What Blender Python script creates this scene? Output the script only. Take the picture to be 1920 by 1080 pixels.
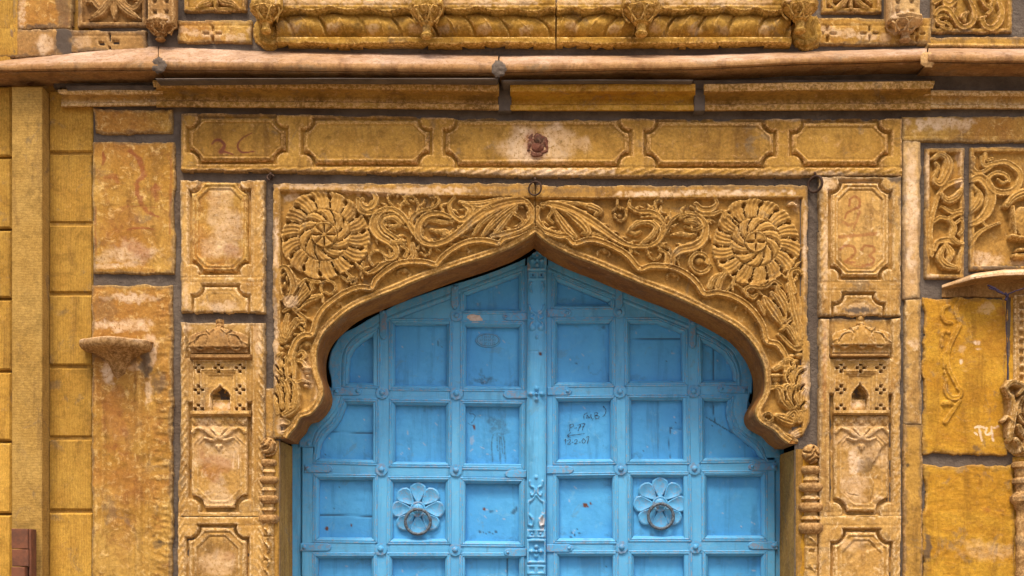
import bpy, math, random
import numpy as np
from mathutils import Vector
PI = math.pi
for o in list(bpy.data.objects): bpy.data.objects.remove(o, do_unlink=True)
SC = bpy.context.scene
C = SC.collection
# ---------------------------------------------------------------- camera
S = 500.0; CX, CY = 960.0, 1040.0; D0 = 4.6; EYE = 1.5     # 500 px of the facade plane to the metre
cam_d = bpy.data.cameras.new("camera"); cam = bpy.data.objects.new("camera", cam_d); C.objects.link(cam)
cam.location = (0, -D0, EYE); cam.rotation_euler = (math.radians(90), 0, 0)
cam_d.sensor_width = 36; cam_d.lens = 36 * D0 / (1920 / S)
cam_d.shift_x = 0.0; cam_d.shift_y = (CY - 540) / 1920
cam_d.clip_start = 0.05; cam_d.clip_end = 2000
SC.camera = cam
# ---------------------------------------------------------------- sky and sun
SUN_EL, SUN_AZ = math.radians(61), math.radians(-24)        # from above, in front of the wall, a little to the left
world = bpy.data.worlds.new("World"); SC.world = world; world.use_nodes = True
wn = world.node_tree; wn.nodes.clear()
sky = wn.nodes.new("ShaderNodeTexSky"); sky.sky_type = 'NISHITA'; sky.sun_disc = False
sky.sun_elevation = SUN_EL; sky.sun_rotation = math.radians(180) + SUN_AZ
sky.dust_density = 6.0; sky.air_density = 0.7; sky.ozone_density = 0.4
bg = wn.nodes.new("ShaderNodeBackground"); bg.inputs[1].default_value = 0.075
wo = wn.nodes.new("ShaderNodeOutputWorld")
wn.links.new(sky.outputs[0], bg.inputs[0]); wn.links.new(bg.outputs[0], wo.inputs[0])
sd_ = bpy.data.lights.new("sun", 'SUN'); sun = bpy.data.objects.new("sun", sd_); C.objects.link(sun)
sd_.energy = 1.5; sd_.angle = math.radians(15); sd_.color = (1.0, 0.85, 0.66)
dvec = Vector((math.sin(SUN_AZ) * math.cos(SUN_EL), -math.cos(SUN_AZ) * math.cos(SUN_EL), math.sin(SUN_EL)))
sun.rotation_euler = dvec.to_track_quat('Z', 'Y').to_euler(); sun.location = (-2, -6, 9)
SC.view_settings.view_transform = 'Standard'; SC.view_settings.look = 'None'
SC.view_settings.exposure = 1.56; SC.view_settings.gamma = 1.0; SC.view_settings.use_curve_mapping = False

# ---------------------------------------------------------------- noise
def hash_grid(seed, nx, ny):
    return np.random.default_rng(seed).random((ny, nx)).astype(np.float32)
def vnoise(U, V, scale, seed=0, octaves=4, sx=1.0, sy=1.0, rough=0.5):
    """smooth value noise, about -1..1; scale in pixels"""
    out = np.zeros(U.shape, np.float32); amp = 1.0; tot = 0.0; sc = float(scale)
    for o in range(octaves):
        g = hash_grid(seed * 31 + o * 7 + 5, 97, 89)
        x = U / (sc * sx) + 1000.3 + o * 17.1; y = V / (sc * sy) + 1000.7 + o * 9.7
        xi = np.floor(x).astype(np.int64); yi = np.floor(y).astype(np.int64)
        fx = (x - xi).astype(np.float32); fy = (y - yi).astype(np.float32)
        fx = fx * fx * (3 - 2 * fx); fy = fy * fy * (3 - 2 * fy)
        a = g[yi % 89, xi % 97]; b = g[yi % 89, (xi + 1) % 97]
        c = g[(yi + 1) % 89, xi % 97]; d = g[(yi + 1) % 89, (xi + 1) % 97]
        out += amp * ((a * (1 - fx) + b * fx) * (1 - fy) + (c * (1 - fx) + d * fx) * fy * 1.0)
        tot += amp; amp *= rough; sc *= 0.5
    return (out / tot - 0.5) * 2.6
def sstep(a, b, x):
    t = np.clip((x - a) / (b - a), 0, 1); return t * t * (3 - 2 * t)
def catmull(pts, n=7):
    p = [np.array(q, float) for q in pts]
    if len(p) == 2: return np.array([p[0] + (p[1] - p[0]) * t for t in np.linspace(0, 1, 5)])
    p = [2 * p[0] - p[1]] + p + [2 * p[-1] - p[-2]]
    out = []
    for i in range(1, len(p) - 2):
        for k in range(n):
            t = k / n
            out.append(0.5 * ((2 * p[i]) + (-p[i-1] + p[i+1]) * t + (2*p[i-1] - 5*p[i] + 4*p[i+1] - p[i+2]) * t*t + (-p[i-1] + 3*p[i] - 3*p[i+1] + p[i+2]) * t**3))
    out.append(p[-2]); return np.array(out)
def box_sd(U, V, x0, y0, x1, y1, cut=0.0, kind='chamfer'):
    cx, cy, a, b = (x0+x1)/2, (y0+y1)/2, (x1-x0)/2, (y1-y0)/2
    X = np.abs(U - cx); Y = np.abs(V - cy)
    d = np.maximum(X - a, Y - b)
    if cut:
        if kind == 'chamfer': d = np.maximum(d, (X + Y - (a + b - cut)) * 0.7071)
        else: d = np.maximum(d, cut - np.hypot(X - a, Y - b))
    return d
def poly_sd(U, V, pts):
    """signed distance to a closed polygon, negative inside"""
    pts = np.array(pts, np.float32); sh = U.shape; x = U.ravel().astype(np.float32); y = V.ravel().astype(np.float32)
    dm = np.full(x.shape, 1e9, np.float32); ins = np.zeros(x.shape, bool); n = len(pts)
    for i in range(n):
        ax, ay = pts[i]; bx, by = pts[(i+1) % n]
        ex, ey = bx-ax, by-ay; L = ex*ex+ey*ey + 1e-9
        t = np.clip(((x-ax)*ex+(y-ay)*ey)/L, 0, 1)
        dm = np.minimum(dm, (x-ax-t*ex)**2+(y-ay-t*ey)**2)
        c = ((ay > y) != (by > y))
        if ey != 0: ins ^= c & (x < ex*(y-ay)/ey + ax)
    d = np.sqrt(dm); return np.where(ins, -d, d).reshape(sh)

# ---------------------------------------------------------------- objects
WL = {}
def P(px, py, Y=0.0):
    k = (D0 + Y) / D0 / S
    return Vector(((px - CX) * k, Y, (CY - py) * k + EYE))
def props(o, label=None, cat=None, group=None, kind=None):
    if label: o['label'] = label
    if cat: o['category'] = cat
    if group: o['group'] = group
    if kind: o['kind'] = kind
    return o
def thing(name, label, cat, px, py, Y=0.0, group=None):
    o = bpy.data.objects.new(name, None); C.objects.link(o); o.location = P(px, py, Y); WL[o] = P(px, py, Y)
    o.empty_display_size = 0.05
    return props(o, label, cat, group)
def mesh_np(name, V, F, mat, smooth=True, attrs=None):
    me = bpy.data.meshes.new(name)
    V = np.asarray(V, np.float32); F = np.asarray(F, np.int32)
    me.vertices.add(len(V)); me.vertices.foreach_set("co", V.ravel())
    me.loops.add(F.size); me.loops.foreach_set("vertex_index", F.ravel())
    me.polygons.add(len(F)); me.polygons.foreach_set("loop_start", np.arange(0, F.size, F.shape[1], dtype=np.int32))
    me.polygons.foreach_set("use_smooth", np.full(len(F), smooth))
    me.update(calc_edges=True); me.validate()
    if mat: me.materials.append(mat)
    if attrs:
        for k, a in attrs.items():
            if a.ndim == 2:
                at = me.color_attributes.new(k, 'FLOAT_COLOR', 'POINT'); at.data.foreach_set("color", a.astype(np.float32).ravel())
            else:
                at = me.attributes.new(k, 'FLOAT', 'POINT'); at.data.foreach_set("value", a.astype(np.float32).ravel())
    return me
def link(name, me, parent=None, loc=None):
    o = bpy.data.objects.new(name, me); C.objects.link(o)
    if parent is not None: o.parent = parent
    if loc is not None: o.location = loc
    base = WL.get(parent, Vector((0, 0, 0))) if parent is not None else Vector((0, 0, 0))
    WL[o] = base + Vector(loc if loc is not None else (0, 0, 0))
    return o
def mesh_obj(name, V, F, mat, parent=None, smooth=False, attrs=None):
    """V in world coordinates"""
    V = np.asarray(V, float)
    if parent is not None: V = V - np.array(WL[parent])
    if F and isinstance(F, list) and len(set(len(f) for f in F)) > 1:
        me = bpy.data.meshes.new(name); me.from_pydata([tuple(v) for v in V], [], F); me.update()
        me.materials.append(mat)
        if smooth: me.polygons.foreach_set("use_smooth", [True]*len(me.polygons))
    else: me = mesh_np(name, V, F, mat, smooth, attrs)
    return link(name, me, parent)

class Relief:
    """a carved stone or board: a grid of real depth, in photo pixels at its own distance d0"""
    def __init__(s, x0, y0, x1, y1, step=2.0, d0=0.0, h=0.0, seed=1):
        nx = max(3, int(round((x1-x0)/step))+1); ny = max(3, int(round((y1-y0)/step))+1)
        s.u = np.linspace(x0, x1, nx); s.v = np.linspace(y0, y1, ny)
        s.U, s.V = [a.astype(np.float32) for a in np.meshgrid(s.u, s.v)]
        s.H = np.full(s.U.shape, float(h), np.float32); s.M = np.zeros(s.U.shape + (4,), np.float32)
        s.step = step; s.d0 = d0; s.seed = seed; s.sd = None; s.hole = None; s.h = h
    def sub(s, x0, y0, x1, y1):
        i0 = max(0, np.searchsorted(s.u, x0)-1); i1 = min(len(s.u), np.searchsorted(s.u, x1)+1)
        j0 = max(0, np.searchsorted(s.v, y0)-1); j1 = min(len(s.v), np.searchsorted(s.v, y1)+1)
        return (slice(j0, j1), slice(i0, i1))
    def field(s, pts, w, n=7):
        c = catmull(pts, n); m = len(c)
        ws = np.interp(np.linspace(0, 1, m), np.linspace(0, 1, len(w)), w) if hasattr(w, '__len__') else np.full(m, float(w))
        W = ws.max()
        sl = s.sub(c[:,0].min()-W-2, c[:,1].min()-W-2, c[:,0].max()+W+2, c[:,1].max()+W+2)
        U, V = s.U[sl], s.V[sl]
        if U.size == 0: return None
        best = np.full(U.shape, 1e9, np.float32); bd = best.copy(); T = np.zeros(U.shape, np.float32); SG = np.zeros(U.shape, np.float32)
        for i in range(m-1):
            a, b = c[i], c[i+1]; e = b-a; L = e@e + 1e-9
            t = np.clip(((U-a[0])*e[0]+(V-a[1])*e[1])/L, 0, 1)
            dx, dy = U-a[0]-t*e[0], V-a[1]-t*e[1]
            d = np.hypot(dx, dy); wl = ws[i]*(1-t)+ws[i+1]*t
            x = d/np.maximum(wl, .3); q = x < best
            best = np.where(q, x, best); T = np.where(q, (i+t)/(m-1), T); SG = np.where(q, np.sign(e[0]*dy-e[1]*dx), SG)
        return sl, best, T, SG
    def stroke(s, pts, w, h, kind='c', base=None):
        r = s.field(pts, w)
        if r is None: return
        sl, x, T, SG = r
        ins = x < 1
        e = 1 - sstep(0.72, 1.0, x)
        if kind == 'r': p = h*np.sqrt(np.clip(1-x*x, 0, 1))
        elif kind == 'c': p = h*(0.76+0.24*np.clip(x/0.7, 0, 1)**2)*e + 0.07*h*np.cos(x*12)*e
        elif kind == 'l': p = h*(1-0.35*x*x+0.14*np.cos(SG*x*13))*e
        elif kind == 'f': p = h*e
        elif kind == 'v': p = h*(1-0.75*x)*e
        elif kind == 't': p = h*(0.25+0.75*(SG*x*0.5+0.5))*e      # tilted blade
        b = base if base is not None else s.base
        s.H[sl] = np.where(ins, np.maximum(s.H[sl], b+p), s.H[sl])
    def cut(s, pts, w, depth, soft=0.5):
        r = s.field(pts, w)
        if r is None: return
        sl, x, T, SG = r
        s.H[sl] -= depth*(1-sstep(1-soft, 1.0, x))
    def paint(s, ch, pts, w, a=1.0, seed=3, rag=0.5):
        r = s.field(pts, w)
        if r is None: return
        sl, x, T, SG = r
        n = vnoise(s.U[sl], s.V[sl], 5, seed, 3)
        s.M[sl + (ch,)] = np.maximum(s.M[sl + (ch,)], a*(1-sstep(0.55, 1.05, x+rag*n*0.5)))
    def blot(s, ch, cx, cy, rx, ry, a=1.0, seed=5, rag=0.6):
        sl = s.sub(cx-rx*1.7, cy-ry*1.7, cx+rx*1.7, cy+ry*1.7)
        U, V = s.U[sl], s.V[sl]
        if U.size == 0: return
        x = np.hypot((U-cx)/rx, (V-cy)/ry) + rag*vnoise(U, V, max(5, min(rx, ry)*.8), seed, 4)
        s.M[sl + (ch,)] = np.maximum(s.M[sl + (ch,)], a*(1-sstep(0.5, 1.1, x)))
    def lump(s, cx, cy, rx, ry, h, kind='r', ang=0.0):
        R = max(rx, ry)
        sl = s.sub(cx-R-2, cy-R-2, cx+R+2, cy+R+2); U, V = s.U[sl]-cx, s.V[sl]-cy
        if U.size == 0: return
        c, n = math.cos(ang), math.sin(ang)
        x = np.hypot((U*c+V*n)/rx, (-U*n+V*c)/ry)
        p = h*np.sqrt(np.clip(1-x*x, 0, 1)) if kind == 'r' else h*(1-sstep(.75, 1, x))
        s.H[sl] = np.where(x < 1, np.maximum(s.H[sl], s.base+p), s.H[sl])
    def hole_at(s, cx, cy, rx, ry, depth):
        sl = s.sub(cx-rx-2, cy-ry-2, cx+rx+2, cy+ry+2); U, V = s.U[sl]-cx, s.V[sl]-cy
        x = np.maximum(np.abs(U)/rx, np.abs(V)/ry); s.H[sl] = np.where(x < 1.0, s.H[sl]-depth, s.H[sl])
    base = 0.0
    def rough(s, amp, scale=12, seed=None, oct=4, sx=1, sy=1):
        s.H += amp*vnoise(s.U, s.V, scale, seed if seed is not None else s.seed, oct, sx, sy)
    def outline(s, sd, rag=3.0, scale=31, seed=None):
        """sd: signed distance of the stone's edge, made ragged"""
        sd = sd + rag*vnoise(s.U, s.V, scale, (seed if seed is not None else s.seed)+50, 5, rough=0.55)
        s.sd = sd if s.sd is None else np.maximum(s.sd, sd)
    def smear(s, amt=0.6, reach=7.0, seed=None, ch=2):
        """mortar smeared over the edge"""
        n = vnoise(s.U, s.V, 18, (seed or s.seed)+90, 4)
        t = -s.sd
        s.M[..., ch] = np.maximum(s.M[..., ch], amt*(1-sstep(reach*0.3, reach, t - 5*n)))
    def build(s, name, mat, parent=None, drop=-7.0, rnd=1.0, wear=True):
        H = s.H.copy(); st = s.step
        keep = np.ones(H.shape, bool)
        if s.sd is not None:
            H = H - rnd*np.exp(np.minimum(s.sd, 0)/2.5)
            f = sstep(-0.2*st, 0.9*st, s.sd); H = H*(1-f) + drop*f
            keep = s.sd < 1.3*st
        if s.hole is not None: keep &= ~s.hole
        k = (D0+s.d0)/D0/S
        W = np.zeros(H.shape, np.float32)
        if wear:
            b = H.copy()
            for _ in range(3):
                b[1:-1, 1:-1] = (b[1:-1, 1:-1]*2+b[:-2, 1:-1]+b[2:, 1:-1]+b[1:-1, :-2]+b[1:-1, 2:])/6
            W = np.clip((H-b)*0.9, 0, 1)
        idx = np.arange(H.size).reshape(H.shape)
        kq = keep[:-1, :-1] & keep[1:, :-1] & keep[:-1, 1:] & keep[1:, 1:]
        F = np.stack([idx[:-1, :-1][kq], idx[1:, :-1][kq], idx[1:, 1:][kq], idx[:-1, 1:][kq]], 1)
        X = np.stack([(s.U-CX)*k, s.d0-H*k, (CY-s.V)*k+EYE], -1).reshape(-1, 3)
        used = np.unique(F); rm = np.full(H.size, -1, np.int64); rm[used] = np.arange(len(used))
        X = X[used]; F = rm[F]
        if parent is not None: X = X - np.array(WL[parent])
        me = mesh_np(name, X, F, mat, True, {'mask': s.M.reshape(-1, 4)[used], 'wear': W.ravel()[used]})
        return link(name, me, parent)

# ---------------------------------------------------------------- solid helpers (px coordinates)
def prism(name, poly, Y0, Y1, mat, parent=None, bevel=0.0, Yn=None, smooth=False):
    """extrude a pixel polygon (apparent at depth Yn) from Y0 (front) to Y1 (back), with a front bevel in px"""
    Yn = Y0 if Yn is None else Yn
    k = (D0+Yn)/D0/S; n = len(poly)
    pts = np.array(poly, float)
    ar = 0.5*sum(pts[i][0]*pts[(i+1)%n][1]-pts[(i+1)%n][0]*pts[i][1] for i in range(n))
    if ar < 0: pts = pts[::-1]
    def ring(p, Y): return [((q[0]-CX)*k, Y, (CY-q[1])*k+EYE) for q in p]
    V = []; F = []
    if bevel:
        inner = []
        for i in range(n):
            a, b, c = pts[i-1], pts[i], pts[(i+1)%n]
            e1 = (b-a)/(np.linalg.norm(b-a)+1e-9); e2 = (c-b)/(np.linalg.norm(c-b)+1e-9)
            n1 = np.array([-e1[1], e1[0]]); n2 = np.array([-e2[1], e2[0]]); m = n1+n2; m /= max(1e-6, np.linalg.norm(m))
            inner.append(b+m*bevel/max(.45, m@n1))
        V += ring(inner, Y0)+ring(pts, Y0+bevel*k)+ring(pts, Y1)
        F.append(tuple(range(n))[::-1])
        for L in range(2):
            for i in range(n):
                j = (i+1) % n; F.append((L*n+i, L*n+j, (L+1)*n+j, (L+1)*n+i))
        F.append(tuple(range(2*n, 3*n)))
    else:
        V += ring(pts, Y0)+ring(pts, Y1); F.append(tuple(range(n))[::-1])
        for i in range(n):
            j = (i+1) % n; F.append((i, j, n+j, n+i))
        F.append(tuple(range(n, 2*n)))
    me = bpy.data.meshes.new(name); V = np.array(V)
    if parent is not None: V = V-np.array(WL[parent])
    me.from_pydata([tuple(v) for v in V], [], F); me.update(); me.materials.append(mat)
    return link(name, me, parent)
def rect(x0, y0, x1, y1): return [(x0, y0), (x1, y0), (x1, y1), (x0, y1)]
def loft(name, secs, mat, parent=None, smooth=True, closed=False, cap=True, flip=False):
    """secs: list of sections, each a list of world points"""
    V = [tuple(p) for s_ in secs for p in s_]; m = len(secs[0]); F = []
    for i in range(len(secs)-1):
        for j in range(m if closed else m-1):
            a, b = i*m+j, i*m+(j+1) % m
            F.append((a, b, b+m, a+m) if not flip else (a, a+m, b+m, b))
    if closed and cap:
        F.append(tuple(range(m))[::-1]); F.append(tuple(range((len(secs)-1)*m, len(secs)*m)))
    V = np.array(V)
    if parent is not None: V = V-np.array(WL[parent])
    me = bpy.data.meshes.new(name); me.from_pydata([tuple(v) for v in V], [], F); me.update(); me.materials.append(mat)
    if smooth:
        me.polygons.foreach_set("use_smooth", [True]*len(me.polygons)); me.set_sharp_from_angle(angle=math.radians(38))
    return link(name, me, parent)
def lathe(name, prof, cx, Y, mat, parent=None, seg=24, mod=None, squash=1.0):
    """prof: [(radius px, py)]; an upright turned piece centred on depth Y"""
    k = (D0+Y)/D0/S; secs = []
    for r, py in prof:
        ring = []
        for i in range(seg):
            a = 2*PI*i/seg; rr = r*(mod(a, py) if mod else 1.0)
            ring.append(((cx+rr*math.cos(a)-CX)*k, Y+rr*math.sin(a)*k*squash, (CY-py)*k+EYE))
        secs.append(ring)
    return loft(name, secs, mat, parent, True, True, True, flip=True)
def tube(name, pts, r, mat, parent=None, seg=8, closed=False):
    """pts: world points, r metres"""
    pts = [Vector(p) for p in pts]; n = len(pts); secs = []
    for i, p in enumerate(pts):
        t = (pts[(i+1) % n] - pts[i-1]) if closed else (pts[min(i+1, n-1)]-pts[max(i-1, 0)])
        t.normalize(); a = t.cross(Vector((0.13, 1, 0.07))).normalized(); b = t.cross(a).normalized()
        rr = r[i] if hasattr(r, '__len__') else r
        secs.append([p+(a*math.cos(q)+b*math.sin(q))*rr for q in [2*PI*j/seg for j in range(seg)]])
    if closed: secs.append(secs[0])
    return loft(name, secs, mat, parent, True, True, not closed)
def copy_to(o, parent, loc, name=None):
    c = o.copy(); C.objects.link(c); c.parent = parent; c.location = loc
    if name: c.name = name
    return c
# ---------------------------------------------------------------- materials
def srgb(r, g, b):
    f = lambda c: ((c/255)/12.92 if c/255 <= .04045 else ((c/255+.055)/1.055)**2.4)
    return (f(r), f(g), f(b), 1)
class NT:
    def __init__(s, name):
        s.m = bpy.data.materials.new(name); s.m.use_nodes = True; s.t = s.m.node_tree; s.t.nodes.clear()
        s.out = s.n("ShaderNodeOutputMaterial"); s.b = s.n("ShaderNodeBsdfPrincipled"); s.l(s.b.outputs[0], s.out.inputs[0])
    def n(s, ty, **kw):
        x = s.t.nodes.new(ty)
        for k, v in kw.items(): setattr(x, k, v)
        return x
    def l(s, a, b): s.t.links.new(a, b)
    def pos(s, sc=(1, 1, 1), rnd=True):
        g = s.n("ShaderNodeNewGeometry"); v = g.outputs['Position']
        if rnd:
            oi = s.n("ShaderNodeObjectInfo"); m = s.n("ShaderNodeMath", operation='MULTIPLY'); m.inputs[1].default_value = 37.0
            s.l(oi.outputs['Random'], m.inputs[0]); a = s.n("ShaderNodeVectorMath", operation='ADD')
            s.l(v, a.inputs[0]); s.l(m.outputs[0], a.inputs[1]); v = a.outputs[0]
        if sc != (1, 1, 1):
            a = s.n("ShaderNodeVectorMath", operation='MULTIPLY'); s.l(v, a.inputs[0]); a.inputs[1].default_value = sc; v = a.outputs[0]
        return v
    def noise(s, v, scale, detail=4, rough=.55, dist=0.0):
        x = s.n("ShaderNodeTexNoise"); s.l(v, x.inputs['Vector']); x.inputs['Scale'].default_value = scale
        x.inputs['Detail'].default_value = detail; x.inputs['Roughness'].default_value = rough; x.inputs['Distortion'].default_value = dist
        return x.outputs[0]
    def ramp(s, f, a, b, lo=0.0, hi=1.0):
        x = s.n("ShaderNodeMapRange", interpolation_type='SMOOTHSTEP'); s.l(f, x.inputs[0])
        for i, v in enumerate((a, b, lo, hi)): x.inputs[i+1].default_value = v
        return x.outputs[0]
    def math(s, op, a, b):
        x = s.n("ShaderNodeMath", operation=op)
        for i, v in enumerate((a, b)):
            if isinstance(v, (int, float)): x.inputs[i].default_value = v
            else: s.l(v, x.inputs[i])
        return x.outputs[0]
    def mix(s, f, a, b, mode='MIX'):
        x = s.n("ShaderNodeMix", data_type='RGBA', blend_type=mode, clamp_factor=True)
        if isinstance(f, (int, float)): x.inputs[0].default_value = f
        else: s.l(f, x.inputs[0])
        for i, v in ((6, a), (7, b)):
            if isinstance(v, tuple): x.inputs[i].default_value = v
            else: s.l(v, x.inputs[i])
        return x.outputs[2]
    def attr(s, name):
        return s.n("ShaderNodeAttribute", attribute_name=name)
    def bump(s, h, dist, strength=1.0, prev=None):
        x = s.n("ShaderNodeBump"); x.inputs['Strength'].default_value = strength; x.inputs['Distance'].default_value = dist
        s.l(h, x.inputs['Height'])
        if prev: s.l(prev, x.inputs['Normal'])
        return x.outputs[0]
MORTAR = (0.075, 0.056, 0.042, 1)
def stone_mat(name, c1, c2, pale, pale_amt=0.5, stain_amt=0.4, stain=(0.13, 0.065, 0.02, 1), streak=None, bumpy=1.0, tool=None, wear=0.6, pt=0.56, sat2=None, limec=((0.66, 0.50, 0.34, 1), (0.54, 0.36, 0.19, 1))):
    t = NT(name); v = t.pos(); v2 = t.pos(streak) if streak else v
    n1 = t.noise(v2, 5.0, 5, .6); n0 = t.noise(v, 11, 8, .68, 1.2); n2 = t.noise(v2, 34, 8, .72, .6); n3 = t.noise(v, 14, 7, .7, .9); n4 = t.noise(v, 260, 3, .7); n5 = t.noise(v, 90, 5, .75)
    c = t.mix(t.ramp(n1, .34, .66), c1, c2)
    c = t.mix(t.math('MULTIPLY', t.ramp(n0, .36, .50, 1.0, 0.0), .55), c, tuple([q*.62 for q in c1[:3]]+[1]))
    n7 = t.noise(t.pos((5.0, 5.0, .55)), 2.6, 6, .65, .4); n8 = t.noise(v, 8.5, 7, .7, .8)
    c = t.mix(t.math('MULTIPLY', t.ramp(n7, .50, .66), .55), c, tuple([c1[0]*.42, c1[1]*.38, c1[2]*.5, 1]))
    c = t.mix(t.math('MULTIPLY', t.ramp(n8, .56, .66), .55), c, (0.17, 0.125, 0.075, 1))
    if sat2: c = t.mix(t.ramp(t.noise(v, 2.3, 3), .45, .62), c, sat2)
    c = t.mix(t.math('MULTIPLY', t.ramp(n3, .50, .66), stain_amt), c, stain)
    c = t.mix(t.math('MULTIPLY', t.ramp(n2, pt, pt+.13), pale_amt), c, pale)
    w = t.attr('wear'); wf = t.math('MULTIPLY', w.outputs['Fac'], t.ramp(n5, .42, .62))
    c = t.mix(t.math('MULTIPLY', wf, wear), c, pale)
    g = t.ramp(n4, .25, .75, .86, 1.12); cg = t.n("ShaderNodeCombineColor")
    for i in range(3): t.l(g, cg.inputs[i])
    c = t.mix(1.0, c, cg.outputs[0], 'MULTIPLY')
    g2 = t.ramp(n5, .30, .70, .80, 1.15); cg2 = t.n("ShaderNodeCombineColor")
    for i in range(3): t.l(g2, cg2.inputs[i])
    c = t.mix(1.0, c, cg2.outputs[0], 'MULTIPLY')
    oi = t.n('ShaderNodeObjectInfo'); tv = t.ramp(oi.outputs['Random'], 0, 1, *((.84, 1.12) if tool else (.94, 1.05))); c4 = t.n('ShaderNodeCombineColor')
    for i in range(3): t.l(tv, c4.inputs[i])
    c = t.mix(1.0, c, c4.outputs[0], 'MULTIPLY')
    a = t.attr('mask'); sp = t.n("ShaderNodeSeparateColor"); t.l(a.outputs['Color'], sp.inputs[0])
    brk = t.ramp(n5, .3, .55, .35, 1.0)
    lime = t.mix(t.ramp(n3, .4, .6), *limec)
    c = t.mix(t.math('MULTIPLY', sp.outputs[1], t.ramp(n5, .35, .5, .15, 1.0)), c, lime)
    c = t.mix(t.math('MULTIPLY', sp.outputs[0], t.ramp(n2, .3, .55, .45, .9)), c, (0.21, 0.048, 0.018, 1))
    c = t.mix(sp.outputs[2], c, MORTAR)
    c = t.mix(t.math('MULTIPLY', a.outputs['Alpha'], .92), c, (0.03, 0.022, 0.018, 1))
    t.l(c, t.b.inputs['Base Color']); t.b.inputs['Roughness'].default_value = .88; t.b.inputs['Specular IOR Level'].default_value = .25
    b = t.bump(n2, 0.003*bumpy, .6); b = t.bump(n4, 0.0007*bumpy, .6, b); b = t.bump(n5, 0.0014*bumpy, .6, b)
    if tool:
        wv = t.n("ShaderNodeTexWave", wave_type='BANDS', bands_direction=tool[0], wave_profile='SAW'); t.l(t.pos(rnd=True), wv.inputs[0])
        wv.inputs['Scale'].default_value = tool[1]; wv.inputs['Distortion'].default_value = 5.0; wv.inputs['Detail'].default_value = 3; wv.inputs['Detail Scale'].default_value = 1.6
        b = t.bump(wv.outputs[1], 0.0016, tool[2]*.7, b)
        gg = t.ramp(wv.outputs[1], 0, 1, .91, 1.06); c3 = t.n("ShaderNodeCombineColor")
        for i in range(3): t.l(gg, c3.inputs[i])
        c = t.mix(1.0, c, c3.outputs[0], 'MULTIPLY'); t.l(c, t.b.inputs['Base Color'])
    t.l(b, t.b.inputs['Normal'])
    return t.m
PALE = (0.548, 0.334, 0.143, 1)
M = {}
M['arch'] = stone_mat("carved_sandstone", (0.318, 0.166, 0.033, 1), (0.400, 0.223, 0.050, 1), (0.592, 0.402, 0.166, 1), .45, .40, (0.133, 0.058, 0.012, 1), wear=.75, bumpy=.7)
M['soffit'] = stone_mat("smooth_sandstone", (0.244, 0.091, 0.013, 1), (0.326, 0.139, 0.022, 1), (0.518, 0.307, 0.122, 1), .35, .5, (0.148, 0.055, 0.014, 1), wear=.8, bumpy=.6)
M['frieze'] = stone_mat("panelled_sandstone", (0.281, 0.148, 0.024, 1), (0.385, 0.220, 0.042, 1), PALE, .45, .45, (0.148, 0.072, 0.013, 1), wear=1.0)
M['pilaster'] = stone_mat("worn_sandstone", (0.370, 0.201, 0.045, 1), (0.466, 0.281, 0.083, 1), (0.622, 0.453, 0.245, 1), .75, .38, (0.178, 0.077, 0.020, 1), wear=1.0, pt=.54)
M['yellow'] = stone_mat("yellow_sandstone", (0.385, 0.188, 0.013, 1), (0.459, 0.257, 0.024, 1), (0.548, 0.334, 0.120, 1), .35, .40, (0.252, 0.096, 0.009, 1), bumpy=1.3, wear=.5, streak=(1, 1, 2.4))
M['rough'] = stone_mat("rough_sandstone", (0.326, 0.165, 0.024, 1), (0.429, 0.257, 0.058, 1), (0.607, 0.411, 0.156, 1), .70, .55, (0.207, 0.080, 0.019, 1), bumpy=1.8, wear=.8, pt=.52, sat2=(0.340, 0.160, 0.030, 1))
M['brown'] = stone_mat("brown_sandstone", (0.244, 0.124, 0.035, 1), (0.333, 0.188, 0.060, 1), (0.503, 0.326, 0.145, 1), .4, .45, (0.111, 0.048, 0.015, 1), wear=.9)
M['ashlar'] = stone_mat("tooled_ashlar", (0.385, 0.209, 0.029, 1), (0.459, 0.269, 0.045, 1), (0.533, 0.326, 0.120, 1), .25, .25, (0.266, 0.120, 0.013, 1), tool=('X', 32.0, .8), bumpy=.6)
M['band'] = stone_mat("banded_ashlar", (0.429, 0.257, 0.058, 1), (0.488, 0.308, 0.081, 1), (0.562, 0.369, 0.132, 1), .28, .2, (0.296, 0.153, 0.034, 1), tool=('Z', 32.0, .9), bumpy=.6)
M['ledge'] = stone_mat("ledge_sandstone", (0.252, 0.126, 0.038, 1), (0.340, 0.191, 0.074, 1), (0.518, 0.311, 0.185, 1), .5, .55, (0.163, 0.065, 0.021, 1), streak=(.25, 1, 1.5), wear=.4, limec=((0.47, 0.35, 0.275, 1), (0.33, 0.225, 0.155, 1)))
M['balcony'] = stone_mat("balcony_sandstone", (0.311, 0.165, 0.019, 1), (0.414, 0.241, 0.042, 1), (0.622, 0.397, 0.132, 1), .5, .5, (0.148, 0.064, 0.009, 1), wear=1.0)
M['rubbed'] = stone_mat("pale_rubbed_sandstone", (0.429, 0.256, 0.104, 1), (0.518, 0.340, 0.138, 1), (0.607, 0.454, 0.253, 1), .6, .35, (0.252, 0.137, 0.042, 1), wear=.5, bumpy=1.4)
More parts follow.
